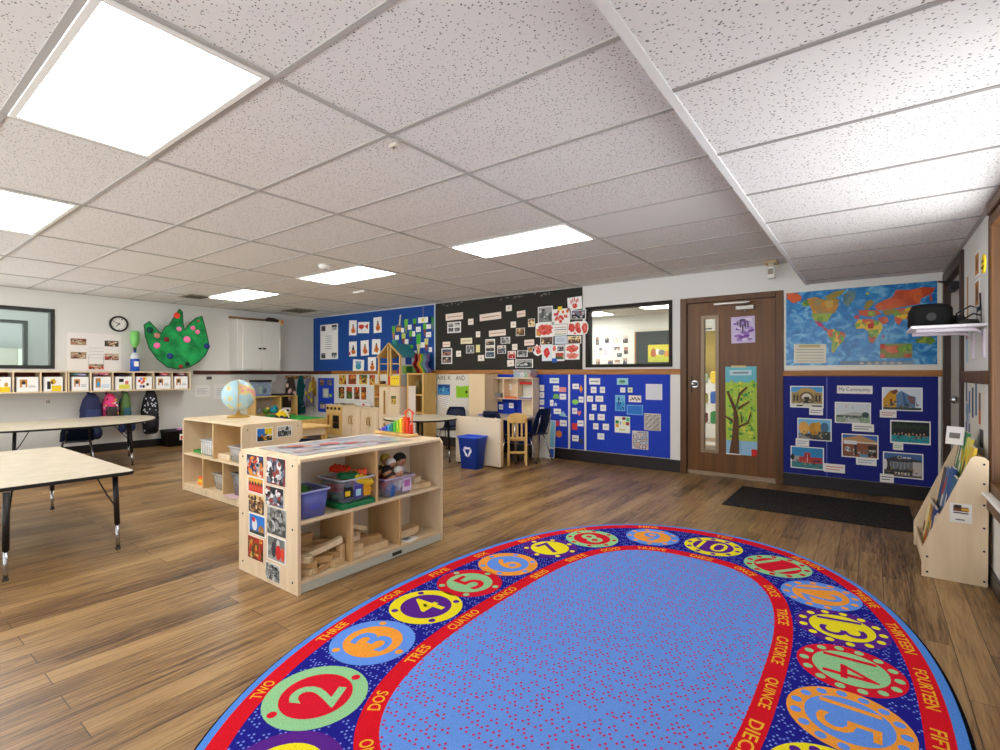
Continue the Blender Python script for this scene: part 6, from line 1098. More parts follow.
# backpacks and clothes on hooks
def backpack(lab, y, z, ry, rz_, c1, c2, dots=None, name='backpack'):
    t = thing(name, lab, 'backpack', (LW + .17, y, z)); b = B(); m1 = M(c1, .7)
    b.loft([[Vector((.10 * s * math.cos(2 * PI * k / 16) * (1 if math.cos(2 * PI * k / 16) > 0 else .6), ry * s2 * math.sin(2 * PI * k / 16), zz * rz_)) for k in range(16)] for zz, s, s2 in ((-1, .6, .7), (-.9, 1, .95), (-.4, 1.1, 1.05), (.2, 1, .95), (.7, .75, .72), (.95, .4, .4), (1, .15, .2))], m1); b.build('bag_body', t)
    b = B(); b.loft([[Vector((.085 + .05 * s * max(0, math.cos(2 * PI * k / 12)), ry * .75 * s2 * math.sin(2 * PI * k / 12), zz * rz_)) for k in range(12)] for zz, s, s2 in ((-.85, .5, .8), (-.6, 1, 1), (-.2, 1, 1), (.05, .6, .85))], M(c2, .7)); b.build('front_pocket', t)
    b = B(); b.tube([(-.03, 0, rz_ * .93), (-.12, 0, rz_ * 1.02), (-.155, 0, rz_ * .98)], .009, m1, 6); b.build('hanging_loop', t)
    b = B(); b.tube([(-.06, -ry * .6, rz_ * .6), (-.13, -ry * .75, 0), (-.07, -ry * .7, -rz_ * .8)], .012, M(c2, .7), 6); b.tube([(-.06, ry * .6, rz_ * .6), (-.13, ry * .75, 0), (-.07, ry * .7, -rz_ * .8)], .012, M(c2, .7), 6); b.build('strap', t)
    if dots:
        b = B(); r = random.Random(int(y * 1000))
        for k in range(36):
            a, zz = r.uniform(-1.1, 1.1), r.uniform(-.85, .6); s = (1.07 if zz < .2 else 1.0 - .45 * (zz - .1)); b.ball((.10 * s * math.cos(a) + .004, ry * s * math.sin(a), zz * rz_), (.008, .012, .014), M(r.choice(dots), .7), 6, 5)
        b.build('printed_dots', t)
backpack('dark navy backpack hanging under the cubbies', 2.37, .66, .135, .25, (34, 40, 80), (44, 56, 100))
backpack('pink backpack with yellow and black pattern under the cubbies', 2.60, .69, .10, .21, (226, 60, 120), (60, 50, 50), [(240, 220, 60), (240, 240, 230), (40, 40, 60), (200, 80, 160)])
backpack('olive green jacket shaped bag hanging under the cubbies', 2.80, .66, .07, .26, (86, 120, 66), (40, 90, 100))
backpack('black bag with white star dots at the right end of the cubbies', 3.14, .60, .115, .37, (22, 22, 30), (28, 28, 38), [(226, 226, 236), (206, 206, 216)])
cloth('blue jacket bundle hanging low behind the rounded table', 2.82, .25, (.10, .17), (60, 90, 150), (44, 66, 120), name='hanging_jacket'); cloth('navy coat hanging behind the chair under the rounded table', 2.40, .16, (.14, .2), (30, 40, 72), (40, 52, 90), name='hanging_coat')
for y in (2.37, 2.60, 2.80, 3.14):
    b = B(); b.box(0, .008, -.015, .015, -.03, .03, CHROME); b.tube([(.008, 0, -.01), (.05, 0, -.012), (.055, 0, .012)], .005, CHROME, 6)
    tag(b.build('coat_hook', None, (LW, y, .90 + (.04 if y > 3 else 0))), 'metal hook on the left wall holding the ' + {2.37: 'navy backpack', 2.60: 'pink backpack', 2.80: 'olive bag', 3.14: 'black dotted bag'}[y], 'hook', 'coat hooks under the cubbies')
t = thing('storage_crate', 'black crate with red label on the floor by the left wall', 'crate', (LW + .19, 3.55, 0)); b = B(); b.loft([rr_(.13, .21, 0), rr_(.15, .235, .24), rr_(.16, .245, .245), rr_(.16, .245, .27), rr_(.145, .23, .27), rr_(.125, .2, .02)], BLACK, True, True); b.build('crate_body', t); b = B(); b.box(.152, .156, -.05, .05, .1, .2, PAPER); b.box(.1561, .158, -.035, .035, .11, .17, RED); b.build('label_card', t); b = B()
for y in (-.1, .02, .12): b.ball((0, y, .25), (.09, .07, .035), M(((210, 120, 200), (60, 40, 60), (120, 70, 180))[int(abs(y) * 10) % 3], .8), 10, 6)
tag(b.build('folded_clothing', None, (LW + .19, 3.55, .0)), 'pink and purple cloth filling the black crate', 'clothing')
# dress up clothes in the corner
G = 'dress up clothes in the left corner'
b = B(); b.box(0, .02, 5.55, 6.14, 1.10, 1.17, M((150, 116, 70)), .003); o = b.build('peg_rail', None, (LW, 0, 0)); tag(o, 'wooden peg rail holding dress up clothes in the corner', 'rail'); b = B()
for k in range(5): b.cyl((.02, 5.62 + .115 * k, 1.13), (.09, 5.62 + .115 * k, 1.15), .01, PINE, seg=8)
b.build('peg', o)
def garment(lab, y, w_, z0, z1, c1, c2, x=.09, sd=1):
    b = B(); r = random.Random(sd); rows = []
    for q in range(9):
        s = q / 8; z = z1 + (z0 - z1) * s; ww = w_ * (.35 + .75 * s ** .6); rows.append([Vector((x + .03 * math.sin(4.5 * i + sd) * s + .02, y + ww * (-1 + 2 * i / 10), z + .015 * math.sin(i * 2 + sd) * s)) for i in range(11)])
    b.grid(rows, M(c1, .8), .012)
    for k in range(8): b.ball((x + .045, y + r.uniform(-.6, .6) * w_, r.uniform(z0 + .08, z1 - .1)), (.012, .03, .045), M(c2, .8), 8, 6)
    tag(b.build('dress_up_garment', None, (LW, 0, 0)), lab, 'clothing', G)
garment('brown patterned dress up garment at the left of the pegs', 5.62, .15, .52, 1.14, (96, 80, 70), (226, 190, 180), sd=3); garment('long teal dress up robe in the middle of the pegs', 5.82, .12, .38, 1.17, (24, 104, 104), (20, 80, 90), .13, 4); garment('lilac grey dress up garment with a yellow patch', 5.98, .12, .52, 1.13, (170, 160, 180), (220, 200, 80), .15, 5); garment('mustard dress up scarf at the right end of the pegs', 6.11, .05, .75, 1.15, (206, 160, 50), (190, 140, 40), .12, 6)
# on the corner cubby: tank, tray and toys
t = thing('aquarium', 'small clear tank with black lid on the corner cubby shelf', 'aquarium', (-9.42, 4.97, .776)); b = B(); b.box(-.12, .12, -.14, .14, 0, .27, clear((150, 180, 220), .3, .1), .004); b.build('glass_tank', t); b = B(); b.box(-.13, .13, -.16, .16, .27, .31, BLACK, .006); b.build('lid', t); b = B(); b.box(-.11, .11, -.13, .13, .004, .04, M((110, 130, 180))); b.build('gravel', t); b = B(); b.lathe([(.04, .04), (.03, .1), (.05, .14), (.02, .2)], M((190, 200, 150))); b.ball((.06, .05, .1), (.03, .04, .05), M((40, 60, 60)), 8, 6); b.build('ornament', t)
b = B(); b.box(-.13, .13, -.17, .17, 0, .03, BLACK, .006); tag(b.build('black_tray', None, (-9.42, 5.42, .776)), 'flat black tray on the right of the corner cubby shelf', 'tray')
for x, y, z, lab, c, s in ((-9.36, 5.05, .431, 'green and yellow toy bundle in the left cubby compartment', (90, 150, 50), .07), (-9.36, 5.2, .431, 'teal toy figure in the left cubby compartment', (40, 160, 180), .085), (-9.36, 4.9, .431, 'grey toy bowl in the left cubby compartment', (150, 150, 156), .06)):
    b = B(); b.ball((0, 0, s * .8), (s * .8, s, s * .8), M(c), 12, 8); b.ball((.04, .01, s * 1.5), (s * .45, s * .5, s * .45), M((220, 190, 90) if 'green' in lab else c), 10, 7); tag(b.build('small_toy', None, (x, y, z)), lab, 'toy')
t = thing('toy_camera', 'white toy box with dark dot in the right cubby compartment', 'toy', (-9.34, 5.45, .431)); b = B(); b.box(-.05, .05, -.07, .07, 0, .1, WHITE, .01); b.build('body', t); b = B(); b.cyl((.05, 0, .05), (.058, 0, .05), .025, DARK); b.build('lens', t)
t = thing('toy_bus', 'yellow toy vehicle with arched handle on the green play table', 'toy', (-8.2, 4.72, .421)); b = B(); b.box(-.12, .12, -.07, .07, .03, .10, YELLOW, .02, None, 2); b.box(-.08, .08, -.06, .06, .10, .13, YELLOW, .015); b.build('body', t); b = B()
pass
for x in (-.08, .08): b = B(); b.cyl((x, -.08, .035), (x, .08, .035), .035, DARK, seg=14); b.build('wheel', t)
b = B(); b.tube([(-.2 + .4 * k / 10, 0, .03 + .13 * math.sin(PI * k / 10)) for k in range(11)], .012, M((236, 226, 200)), 8); b.build('arched_handle', t)
b = B(); b.grid([[Vector((-.2 + .1 * i, -.15 + .1 * j, .0 + .05 * math.exp(-((i - 2) ** 2 + (j - 1) ** 2) * .5))) for i in range(5)] for j in range(4)], M((60, 170, 70)), .006); tag(b.build('toy_hill', None, (-8.75, 4.85, .422)), 'green moulded toy hill on the green play table', 'toy')
for i, (x, z, c, s) in enumerate(((-7.14, .795, (200, 60, 50), .05), (-7.02, .795, (240, 240, 236), .04), (-7.08, 1.02, (90, 60, 40), .05))):
    b = B(); b.lathe([(s, 0), (s * 1.1, s), (s * .9, s * 1.1)], M(c)); tag(b.build('toy_dish', None, (x, 5.99, z)), ('red toy dish on the small shelf above the sink', 'white toy dish on the small shelf above the sink', 'brown toy pot on top of the small shelf above the sink')[i], 'toy dish')
b = B(); b.box(-.22, .22, -.02, .02, 0, .05, M((226, 226, 230)), .01); b.box(-.02, .04, -.026, -.0201, .01, .04, RED); tag(b.build('counter_box', None, (-7.6, 5.98, .606)), 'long white box at the back of the toy kitchen counter', 'box')
# clear box on the hutch
t = thing('storage_box', 'clear storage box of papers on top of the desk hutch', 'box', (-4.06, 6.08, 1.151)); b = B(); CL = clear((210, 216, 222), .22)
for q in ((-.15, .15, -.09, -.085), (-.15, .15, .085, .09), (-.15, -.145, -.085, .085), (.145, .15, -.085, .085)): b.box(q[0], q[1], q[2], q[3], 0, .10, CL)
b.build('clear_walls', t); b = B(); b.box(-.16, .16, -.098, .098, .10, .115, clear((220, 224, 228), .35), .004); b.build('lid', t); b = B()
for x0, x1, c in ((-.14, -.06, (150, 190, 196)), (-.05, .03, (226, 226, 220)), (.035, .085, (110, 180, 70)), (.09, .14, (220, 120, 70))): b.box(x0, x1, -.07, .07, .003, .07, M(c))
b.build('contents', t)
# hutch contents
for lab, x, y, z, w_, h_, c in (('stack of grey papers on the upper left hutch shelf', -4.56, 6.08, .844, .07, .07, (150, 144, 150)), ('red paper tray on the right hutch shelf', -4.02, 6.08, 1.05, .10, .035, (190, 24, 24)), ('orange strip along the middle hutch shelf', -4.27, 6.075, .844, .115, .02, (240, 110, 40)), ('blue strip along the right hutch shelf', -4.01, 6.066, .844, .10, .012, (90, 110, 170)), ('yellow strip along the left hutch shelf', -4.55, 6.066, .8445, .10, .0008, (190, 160, 60))):
    b = B(); b.box(-w_, w_, -.05, .05, 0, h_, M(c), .0003); tag(b.build('paper_stack', None, (x, y, z)), lab, 'paper stack')
b = B(); b.box(-.1, .1, -.05, .05, 0, .012, WHITE); b.box(-.098, .098, .035, .045, .012, .178, M((216, 212, 200))); tag(b.build('tray_stand', None, (-4.02, 6.08, .86)), 'pale upright tray under the red paper tray in the hutch', 'tray')
sheet('pinned_note', 'small white note with a grey dot in the middle of the hutch', 'note', 'back', (506, 384, 511.5, 390), PAPER, [('e', .5, .5, .18, .2, GREYL)], .052, val=DW)
p, w_, h_ = wall_rect('back', (494, 402, 515, 416), .057); b = B(); b.box(-w_ / 2, w_ / 2, -.004, 0, -h_ / 2, h_ / 2, RBLUE); tag(b.build('blue_card', None, p), 'blue card behind the desk, inside the lower hutch opening', 'card')
for lab, r in (('left white note on the blue card inside the hutch', (499, 404.5, 503, 409.5)), ('right white note on the blue card inside the hutch', (509, 403, 513.5, 408))): sheet('pinned_note', lab, 'note', 'back', r, PAPER, lines(1, (170, 170, 180)), .0615)
b = B(); b.box(-.12, .12, -.1, .1, 0, .02, M((120, 120, 190)), .003); tag(b.build('picture_tray', None, (-4.45, 5.72, .602)), 'flat bluish tray on the writing desk', 'tray')
# ------------------------------------------------------------------ on and in the birch shelves
AY0 = 1.515
def psheet(name, lab, cat, r, col, art, group): # flat on the near end of the front shelf
    return sheet(name, lab, cat, 'back', r, col, art, .0005, 0, group, AY0)
G = 'photos on the end of the near birch shelf'
for lab, r, pal, sd in (('photo of two figures with orange at the top of the left photo column', (247, 455, 264, 476.7), 'fire', 1), ('photo of a row of orange uniforms, second in the left photo column', (248, 477.5, 264, 493), 'fire', 2), ('yellow photo, third in the left photo column', (248.8, 494.5, 264.5, 513.3), 'warm', 3), ('blue sky photo, fourth in the left photo column', (249.2, 514.5, 265.8, 535.5), 'blue', 4), ('dark brown photo at the bottom of the left photo column', (248, 537, 264, 560), 'food', 5),
    ('crowded street photo at the top of the right photo column', (266.7, 457.5, 286, 485.5), 'street', 6), ('dark vehicle photo, second in the right photo column', (265.8, 487, 284, 506.5), 'street', 7), ('pale street photo, third in the right photo column', (267.3, 508, 286.5, 535.8), 'grey', 8), ('photo with red coats, fourth in the right photo column', (267.3, 537, 286, 562), 'street', 9), ('small grey photo at the bottom of the right photo column', (266, 563.5, 280, 580.7), 'grey', 10)):
    art = photo(pal, 400 + sd, 34, (.015, .015, .985, .985))
    if sd == 2: art = [('r', .05, .05, .95, .6, RED), ('r', .05, .6, .95, .95, M((230, 170, 60)))] + [('e', .15 + .18 * k, .6, .06, .14, M((70, 40, 30))) for k in range(5)] + [('e', .15 + .18 * k, .3, .07, .2, M((216, 80, 40))) for k in range(5)]
    if sd == 4: art = [('r', .05, .05, .95, .95, M((40, 120, 210))), ('e', .35, .5, .16, .3, M((226, 226, 230))), ('e', .3, .72, .1, .12, RED), ('e', .75, .3, .18, .22, M((170, 120, 60))), ('r', .05, .05, .95, .2, M((60, 70, 60)))]
    if sd == 9: art = photo('grey', 409, 8) + [('e', .62, .4, .14, .3, RED), ('e', .85, .38, .1, .28, M((226, 70, 50))), ('e', .38, .45, .12, .3, M((60, 60, 70)))]
    psheet('shelf_photo', lab, 'photo', r, PAPER, art, G)
def xsheet(name, lab, cat, y, z, w2, h2, art, X=-4.495, group=None):
    b = B(); b.prism([(-w2 / 2, -h2 / 2), (w2 / 2, -h2 / 2), (w2 / 2, h2 / 2), (-w2 / 2, h2 / 2)], 0, .002, PAPER); bmesh.ops.recalc_face_normals(b.bm, faces=list(b.bm.faces)); rects(b, w2, h2, art, .002)
    o = b.build(name, None, fix=False); o.matrix_world = frame('left', Vector((X + .0005, y, z))); return tag(o, lab, cat, group)
for lab, r, art in (('blue and yellow photo on the end of the globe shelf', (256.3, 427.7, 272.8, 441.6), [('r', .05, .4, .5, .95, M((40, 120, 210))), ('r', .5, .5, .95, .95, YELLOW), ('r', .05, .05, .95, .4, DARK)] + photo('food', 421, 7, (.2, .1, .9, .7))[2:]), ('black and white photo on the end of the globe shelf', (276.8, 425.6, 291.7, 436.8), photo('grey', 422, 12))):
    p, w_, h_ = wall_rect('left', r, .0005, -4.495); xsheet('shelf_photo', lab, 'photo', p.y, p.z, w_, h_, art, group='photos on the end of the globe shelf')
# laminated map on the front shelf
t = B(); t.prism([(-.21, -.46), (.27, -.47), (.27, .40), (-.21, .41)], 0, .0015, M((206, 204, 208), .15)); bmesh.ops.recalc_face_normals(t.bm, faces=list(t.bm.faces)); r_ = random.Random(8)
for k in range(46):
    u, v = r_.uniform(-.18, .23), r_.uniform(-.42, .36); s = r_.uniform(.02, .06); c = M(r_.choice([(220, 170, 164), (176, 190, 214), (226, 222, 214), (200, 208, 222), (216, 190, 186), (186, 206, 210), (226, 224, 226), (214, 212, 216)]), .15); t.flat([(u + s * r_.uniform(.5, 1.1) * math.cos(2 * PI * q / 8), v + 1.4 * s * r_.uniform(.5, 1.1) * math.sin(2 * PI * q / 8)) for q in range(8)], c, .0018 + .00012 * k)
for u, v, s in ((.02, -.1, .05), (.1, .0, .04), (-.05, -.3, .04)): t.flat([(u + s * math.cos(2 * PI * q / 9), v + 1.5 * s * math.sin(2 * PI * q / 9)) for q in range(9)], M((226, 120, 110), .15), .0078)
tag(t.build('street_map', None, (-2.86, 2.06, .7385), fix=False), 'pale laminated map sheet lying on top of the near birch shelf', 'map')
# rainbow stacker
t = thing('rainbow_abacus', 'wooden counting board of rainbow coloured pegs on the near shelf', 'toy', (-2.91, 2.585, .7385), math.radians(-3)); b = B(); b.box(-.21, .21, -.045, .045, 0, .02, PINE, .005); b.build('base_board', t)
for k, c in enumerate(((140, 80, 190), (90, 80, 200), (40, 90, 210), (70, 170, 220), (40, 150, 120), (90, 200, 60), (180, 220, 40), (246, 220, 40), (240, 110, 30), (240, 70, 24), (226, 50, 30))):
    x = -.18 + .036 * k; n = min(k + 1, 9); n = n if k < 10 else 5; b = B()
    for j in range(n): b.box(x - .013, x + .013, -.016, .016, .021 + .0135 * j, .0335 + .0135 * j, M(c, .35), .004)
    b.build('colour_stack', t)
b = B()
for x in (.12, .19): b.tube([(x, 0, .02), (x, 0, .19)], .006, M((226, 90, 40)), 6)
b.tube([(.1, 0, .17), (.155, 0, .20), (.21, 0, .17)], .006, M((226, 90, 40)), 6); b.build('peg', t)
# globe
def globe():
    t = thing('desk_globe', 'pale blue world globe on a golden stand on the birch shelf', 'globe', (-5.34, 2.58, .7475), math.radians(64)); R_ = .163; cz = .228
    b = B(); b.lathe([(.11, 0), (.112, .008), (.08, .02), (.03, .03), (.018, .045), (.014, .06)], M((206, 166, 80), .3, .3)); b.build('base', t)
    gm, nt, bb_, tc = node_mat('globe_print', .25, .5); n = nt.nodes.new('ShaderNodeTexNoise'); n.inputs['Scale'].default_value = 9.0; n.inputs['Detail'].default_value = 3; nt.links.new(tc.outputs['Object'], n.inputs[0]); r = ramp(nt, [(.0, (166, 206, 222)), (.52, (176, 212, 226)), (.53, (206, 214, 160)), (.59, (232, 206, 140)), (.64, (230, 160, 150))]); nt.links.new(n.outputs[0], r.inputs[0]); nt.links.new(r.outputs[0], bb_.inputs['Base Color'])
    b = B(); b.ball((0, 0, 0), R_, gm, 32, 20); g = b.build('sphere', t, (0, 0, cz)); b = B(); Mb = M((206, 180, 120), .35, .2)
    b.tube([((R_ + .008) * math.sin(PI * k / 24) * 1.0 if False else 0, -(R_ + .008) * math.sin(PI * k / 24), cz + (R_ + .008) * math.cos(PI * k / 24)) for k in range(25)], .005, Mb, 6); b.cyl((0, 0, .055), (0, 0, cz - R_), .01, M((90, 50, 30))); b.build('meridian_arm', t)
globe()
# plastic bins
def tub(name, lab, loc, rz, lx, ly, h, col, fac, rim=None, group=None, taper=.85):
    t = thing(name, lab, 'bin', loc, rz, group); b = B(); cm = clear(col, fac); th = .004
    def rg(s, z, ins=0): return [Vector((x, y, z)) for x, y in rrect(-lx * s + ins, lx * s - ins, -ly * s + ins, ly * s - ins, .02, 3)]
    b.loft([rg(taper, 0), rg(1, h), rg(1, h, th), rg(taper, th, th)], cm, True, True); b.build('tub_wall', t)
    b = B(); R = [rg(1, h - .004, -.001), rg(1, h - .004, -.009), rg(1, h + .006, -.009), rg(1, h + .006, -.001)]; b.loft(R, clear(rim or col, min(1, fac + .35)), True, False, True); b.build('rim', t); return t
SX = -2.6; SZ = .3945
t = tub('plastic_bin', 'blue tinted clear bin with a green ball at the left of the near shelf', (-2.615, 1.635, SZ), 0, .115, .088, .15, (120, 130, 214), .62, (170, 176, 226)); b = B(); b.box(.102, .106, -.03, .03, .05, .09, M((80, 90, 190))); b.build('label_card', t)
for i, (x, y, c) in enumerate(((.02, -.03, (60, 120, 50)), (-.05, .03, (90, 110, 60)), (.05, .05, (70, 80, 150)))):
    b = B(); b.ball((0, 0, .0), (.055, .05, .05), M(c), 14, 9); b.ball((.03, .02, .03), (.02, .02, .015), M((40, 60, 40)), 8, 6); tag(b.build('toy_ball', None, (-2.615 + x * .9, 1.635 + y * .8, SZ + (.125 if i == 0 else .06))), ('green toy ball on top in the blue tinted bin', 'olive toy ball low in the blue tinted bin', 'blue toy ball low in the blue tinted bin')[i], 'toy')
t = thing('building_plate', 'green studded building plate under the brick bin', 'toy', (-2.61, 1.935, SZ)); b = B(); b.box(-.11, .11, -.125, .125, 0, .03, M((30, 130, 70), .35), .004); b.build('plate', t); b = B()
for i in range(6):
    for j in range(7): b.cyl((-.09 + .036 * i, -.105 + .035 * j, .03), (-.09 + .036 * i, -.105 + .035 * j, .036), .011, M((30, 130, 70), .35), seg=8)
b.build('studs', t)
BZ = SZ + .0375
t = tub('plastic_bin', 'large clear bin heaped with red, green and yellow bricks', (-2.61, 1.925, BZ), 0, .115, .12, .135, (190, 200, 220), .22, (206, 214, 226)); b = B()
b.box(.1085, .1095, -.105, -.04, .03, .11, BLACK); b.box(.1096, .1105, -.095, -.06, .04, .07, YELLOW); b.box(.1085, .1095, -.03, .03, .02, .12, M((70, 60, 160))); b.box(.1096, .1105, -.018, .018, .03, .07, M((170, 220, 230))); b.box(.1085, .1095, .04, .09, .02, .11, M((240, 170, 30))); b.build('label_card', t)
def brick(lab, loc, rz, tilt, c, lx=.06, ly=.03, h=.03):
    t = thing('toy_brick', lab, 'toy brick', loc, 0, 'coloured bricks in the clear bin'); t.rotation_euler = (tilt, tilt * .6, rz); b = B(); cm = M(c, .35); b.box(-lx, lx, -ly, ly, 0, h, cm, .003); b.build('brick_body', t); b = B()
    for i in range(4):
        for j in (-1, 1): b.cyl((-lx * .72 + lx * .48 * i, j * ly * .5, h), (-lx * .72 + lx * .48 * i, j * ly * .5, h + .007), .008, cm, seg=8)
    b.build('studs', t)
for i, (lab, x, y, z, rz, ti, c) in enumerate((('red brick at the very top of the brick bin', -.03, -.03, .165, .4, .2, (214, 60, 30)), ('long green brick lying across the brick bin', .05, -.03, .135, 1.4, .1, (20, 110, 60)), ('orange red brick at the right of the brick bin', .03, .05, .135, 1.0, -.15, (226, 84, 34)), ('bright yellow brick standing up at the bin front', .085, .045, .105, 1.5, .5, (246, 206, 40)), ('second red brick deep in the brick bin', -.05, .05, .1, .2, .1, (200, 40, 30)), ('red brick showing through the bin side', -.04, -.06, .05, .1, 0, (206, 50, 36)), ('yellow brick showing through the bin front', .06, .06, .03, 1.5, 0, (240, 180, 40)), ('violet brick in the middle of the brick bin', .055, .0, .03, 1.6, 0, (90, 70, 170)), ('green brick low in the brick bin', .0, -.04, .012, .9, 0, (30, 130, 70)), ('red brick at the right inside of the brick bin', .02, .075, .06, 1.2, .1, (206, 40, 60)))): brick(lab, (-2.61 + x, 1.925 + y, BZ + z), rz, ti, c)
# figure bin
t = tub('plastic_bin', 'clear bin with pink label full of dark headed dolls', (-2.60, 2.27, SZ), 0, .095, .125, .12, (206, 200, 230), .25, (216, 206, 236)); b = B(); b.box(.0885, .0895, .02, .10, .02, .11, M((232, 214, 236))); b.box(.0896, .0903, .035, .085, .05, .095, M((190, 110, 180))); b.build('label_card', t)
def doll(lab, x, y, z, hc, bc, tilt=0.0, rz=0.0, face=(190, 140, 110), rh=.036):
    t = thing('rag_doll', lab, 'doll', (x, y, z), 0, 'dolls in the clear bin'); t.rotation_euler = (0, tilt, rz); b = B(); b.lathe([(.028, 0), (.034, .03), (.03, .07), (.014, .092)], M(bc, .8)); b.tube([(0, -.02, .075), (.02, -.045, .045)], [.012, .009], M(bc, .8), 8); b.tube([(0, .02, .075), (.02, .045, .045)], [.012, .009], M(bc, .8), 8); b.build('body', t)
    b = B(); b.ball((0, 0, .122), (rh * .95, rh, rh), M(face, .7), 14, 10); h = b.build('head', t); b = B(); b.ball((-.006, 0, .132), (rh * 1.0, rh * 1.1, rh * .95), M(hc, .9), 14, 10); b.build('hair', h); b = B(); b.ball((rh * .93, -.012, .12), .004, BLACK, 6, 5); b.ball((rh * .93, .012, .12), .004, BLACK, 6, 5); b.build('eyes', h)
for a in (('doll with black hair and red shirt at the left front of the bin', .03, -.075, .07, (30, 24, 24), (170, 30, 40), .15), ('doll in blue with dark hair at the lower left of the bin', .055, -.06, .01, (60, 40, 30), (40, 100, 170), .1), ('large black haired doll at the upper right of the bin', -.02, .075, .13, (26, 24, 26), (210, 210, 214), .2), ('doll with white cap and black eyes in the middle of the bin', .0, -.01, .11, (226, 226, 226), (226, 226, 226), .1), ('doll with yellow hair peeking at the top of the bin', -.04, .0, .135, (190, 170, 60), (150, 160, 60), -.1), ('doll in pale grey at the centre front of the bin', .05, .0, .06, (210, 206, 200), (190, 196, 206), .2), ('doll with brown face and dark hair deep in the bin', -.03, -.06, .06, (40, 30, 26), (120, 60, 40), -.1)):
    doll(a[0], -2.60 + a[1], 2.27 + a[2], SZ + max(0, a[3] - .03) * .9 + .005, a[4], a[5], a[6], rh=.044 if 'large' in a[0] else .034)
# wooden blocks ---------------------------------------------------------------
def block(lab, x, y, z, lx, ly, lz, rz=0.0, tilt=0.0, roll=0.0, group=None, rnd=False):
    ex = lx * abs(math.cos(rz)) + ly * abs(math.sin(rz)); ey = lx * abs(math.sin(rz)) + ly * abs(math.cos(rz))
    lo, hi = ((1.537, 1.862) if y < 1.868 else (1.886, 2.241) if y < 2.247 else (2.265, 2.632)) if z < .38 else (2.074, 2.632)
    y = min(max(y, lo + ey), hi - ey); x = min(max(x, -2.79 + ex), -2.494 - ex)
    b = B(); WB = BLOCKS[int(abs(x * 997 + y * 613 + z * 331)) % 3]
    if rnd: b.prism([(-lx, -ly), (lx - ly, -ly)] + [(lx - ly + ly * math.sin(PI * k / 8), -ly * math.cos(PI * k / 8)) for k in range(1, 8)] + [(lx - ly, ly), (-lx, ly)], -lz, lz, WB)
    else: b.box(-lx, lx, -ly, ly, -lz, lz, WB, .003)
    o = b.build('wooden_block', None, (x, y, z), (roll, tilt, rz)); return tag(o, lab, 'block', group)
G1 = 'unit blocks heaped in the lower left compartment'; Z0 = .0735
L1 = 'plain light wooden unit block in the heap, lower left compartment'
for x, y, z, lx, ly, lz, rz, ti, ro in ((-2.54, 1.60, .020, .07, .035, .018, .5, 0, 0), (-2.535, 1.60, .058, .065, .035, .018, .9, .05, 0), (-2.62, 1.58, .02, .07, .035, .018, 1.2, 0, 0), (-2.66, 1.66, .02, .07, .035, .018, .2, 0, 0), (-2.55, 1.70, .02, .06, .035, .018, 1.9, 0, 0), (-2.56, 1.705, .058, .06, .03, .018, 1.4, .05, 0), (-2.65, 1.74, .02, .07, .035, .018, .4, 0, 0), (-2.53, 1.78, .022, .05, .035, .018, .1, 0, 0), (-2.58, 1.79, .06, .05, .03, .018, .8, .1, .05), (-2.68, 1.60, .06, .07, .03, .018, .9, 0, 0), (-2.63, 1.66, .06, .06, .035, .018, 1.7, .06, 0), (-2.70, 1.80, .02, .06, .035, .018, 1.6, 0, 0), (-2.54, 1.55, .095, .045, .03, .018, .7, .1, 0), (-2.62, 1.59, .10, .05, .03, .018, .2, 0, 0), (-2.535, 1.645, .02, .03, .03, .018, .2, 0, 0), (-2.7, 1.72, .06, .06, .03, .018, 1.2, .05, 0)):
    block(L1, x, y, Z0 + z, lx, ly, lz, rz, ti, ro, G1)
block('long rounded plank leaning across the heap in the lower left compartment', -2.56, 1.68, Z0 + .112, .15, .02, .016, 1.35, -.24, 0, None, True)
block('square wooden slab standing upright at the back of the left heap', -2.68, 1.66, Z0 + .14, .06, .012, .05, 1.5, 0, .25)
block('round ended block resting on top of the left heap', -2.62, 1.70, Z0 + .10, .08, .022, .018, 1.3, .0, .05, None, True)
block('upright end block at the right of the left heap', -2.55, 1.835, Z0 + .056, .018, .02, .055, .3)
block('large dark wooden plank lying at the back of the left heap', -2.72, 1.80, Z0 + .10, .06, .03, .018, 1.2, .1)
G2 = 'unit blocks stacked in the lower middle compartment'; L2 = 'plain light wooden unit block in the stack, lower middle compartment'
for x, y, z, lx, ly, lz, rz in ((-2.56, 1.92, .02, .05, .03, .018, 1.5), (-2.56, 1.92, .058, .05, .03, .018, 1.5), (-2.62, 1.93, .02, .06, .03, .018, 1.5), (-2.62, 1.93, .058, .06, .03, .018, 1.4), (-2.62, 1.95, .096, .06, .03, .018, 1.6), (-2.66, 1.93, .134, .05, .03, .018, 1.5), (-2.67, 1.925, .172, .04, .025, .018, 1.5), (-2.68, 1.93, .21, .04, .025, .018, 1.4), (-2.67, 2.0, .02, .06, .03, .018, 1.5), (-2.67, 2.0, .058, .06, .03, .018, 1.5), (-2.68, 2.01, .096, .05, .03, .018, 1.6), (-2.70, 2.08, .02, .06, .03, .018, 1.4), (-2.70, 2.07, .058, .05, .03, .018, 1.6), (-2.69, 2.14, .02, .04, .03, .018, 1.3)):
    block(L2, x, y, Z0 + z, lx, ly, lz, rz, 0, 0, G2)
block('long thick wooden block at the front of the lower middle compartment', -2.56, 2.07, Z0 + .024, .11, .03, .023, 1.5); block('second long block behind the front block, lower middle compartment', -2.62, 2.09, Z0 + .06, .09, .028, .02, 1.4, .05); block('leaning block on top of the middle stack', -2.66, 2.02, Z0 + .15, .08, .022, .014, 1.45, .35)
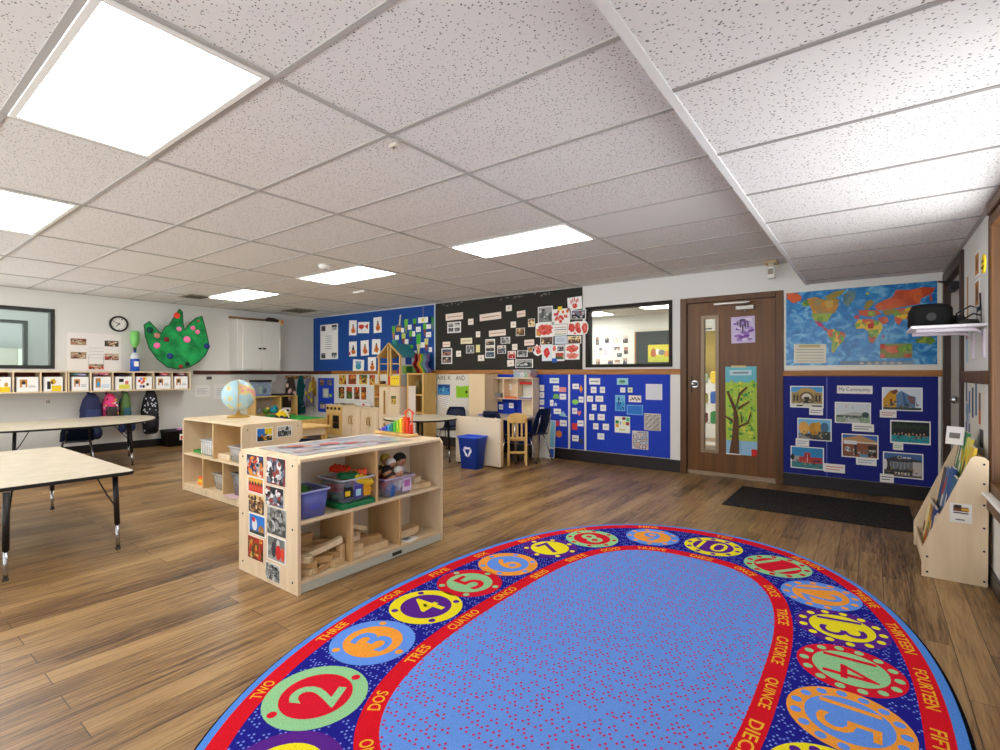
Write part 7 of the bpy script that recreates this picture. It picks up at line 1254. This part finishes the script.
block('curved wooden block lying alone in the lower right compartment', -2.58, 2.36, Z0 + .04, .11, .028, .02, 1.45, -.06, 0, None, True); block('thin wooden strip under the curved block, lower right compartment', -2.6, 2.36, Z0 + .01, .10, .03, .009, 1.55)
b = B(); b.box(-.06, .06, -.06, .06, 0, .0015, PAPER); b.box(-.04, .02, -.03, .03, .0015, .0018, M((150, 150, 160))); tag(b.build('paper_label', None, (-2.545, 2.36, Z0 + .0005), (0, 0, .3)), 'white paper lying on the board of the lower right compartment', 'paper')
G3 = 'blocks on the upper right of the near shelf'
for x, y, z, lx, rz, lab in ((-2.58, 2.45, .02, .05, 1.2, 'block at the left of the small upper right pile'), (-2.56, 2.53, .02, .05, 1.6, 'block at the front of the small upper right pile'), (-2.64, 2.55, .02, .05, .8, 'block at the back of the small upper right pile'), (-2.6, 2.48, .058, .05, 1.9, 'block on top of the small upper right pile')): block('light wooden ' + lab, x, y, SZ + z, lx, .028, .018, rz, 0, 0, G3)
# things in the globe shelf
t = tub('plastic_bin', 'white lattice bin on the upper left of the globe shelf', (-5.27, 2.37, .3865), 0, .15, .13, .15, (226, 232, 236), .6, (236, 238, 240)); b = B()
for k in range(7): b.box(-.13 + .04 * k, -.122 + .04 * k, -.1305, -.122, .02, .13, WHITE)
b.build('lattice', t)
b = B(); b.box(-.09, .09, -.06, .06, 0, .03, M((40, 140, 50)), .008); tag(b.build('toy_tray', None, (-5.57, 2.33, .387)), 'green toy tray left of the white lattice bin', 'toy')
tub('plastic_bin', 'clear bin at the upper right of the globe shelf', (-4.68, 2.34, .3865), 0, .13, .11, .14, (210, 210, 206), .45)
b = B(); b.box(-.12, .12, -.09, .09, 0, .05, BIRCH, .006); tag(b.build('wooden_tray', None, (-4.93, 2.33, .387)), 'flat wooden tray beside the clear bin on the globe shelf', 'tray')
t = thing('folded_cloths', 'stack of orange and yellow trays at the lower left of the globe shelf', 'trays', (-5.42, 2.34, .0735)); 
for k, c in enumerate(((246, 150, 30), (246, 210, 50), (240, 110, 30))): b = B(); b.box(-.10 + .01 * k, .10 - .01 * k, -.09, .09, .03 * k, .03 * k + .028, M(c), .008); b.build('tray', t)
tub('plastic_bin', 'clear bin in the lower middle of the globe shelf', (-5.08, 2.36, .0735), 0, .12, .1, .15, (214, 210, 204), .4); tub('plastic_bin', 'grey bin at the lower right of the globe shelf', (-4.68, 2.36, .0735), 0, .12, .11, .2, (150, 150, 150), .6)
b = B(); b.box(-.1, .1, -.05, .05, 0, .002, M((226, 190, 200))); tag(b.build('pink_paper', None, (-4.72, 2.235, .0738)), 'pale pink paper at the front of the lower right globe shelf', 'paper')
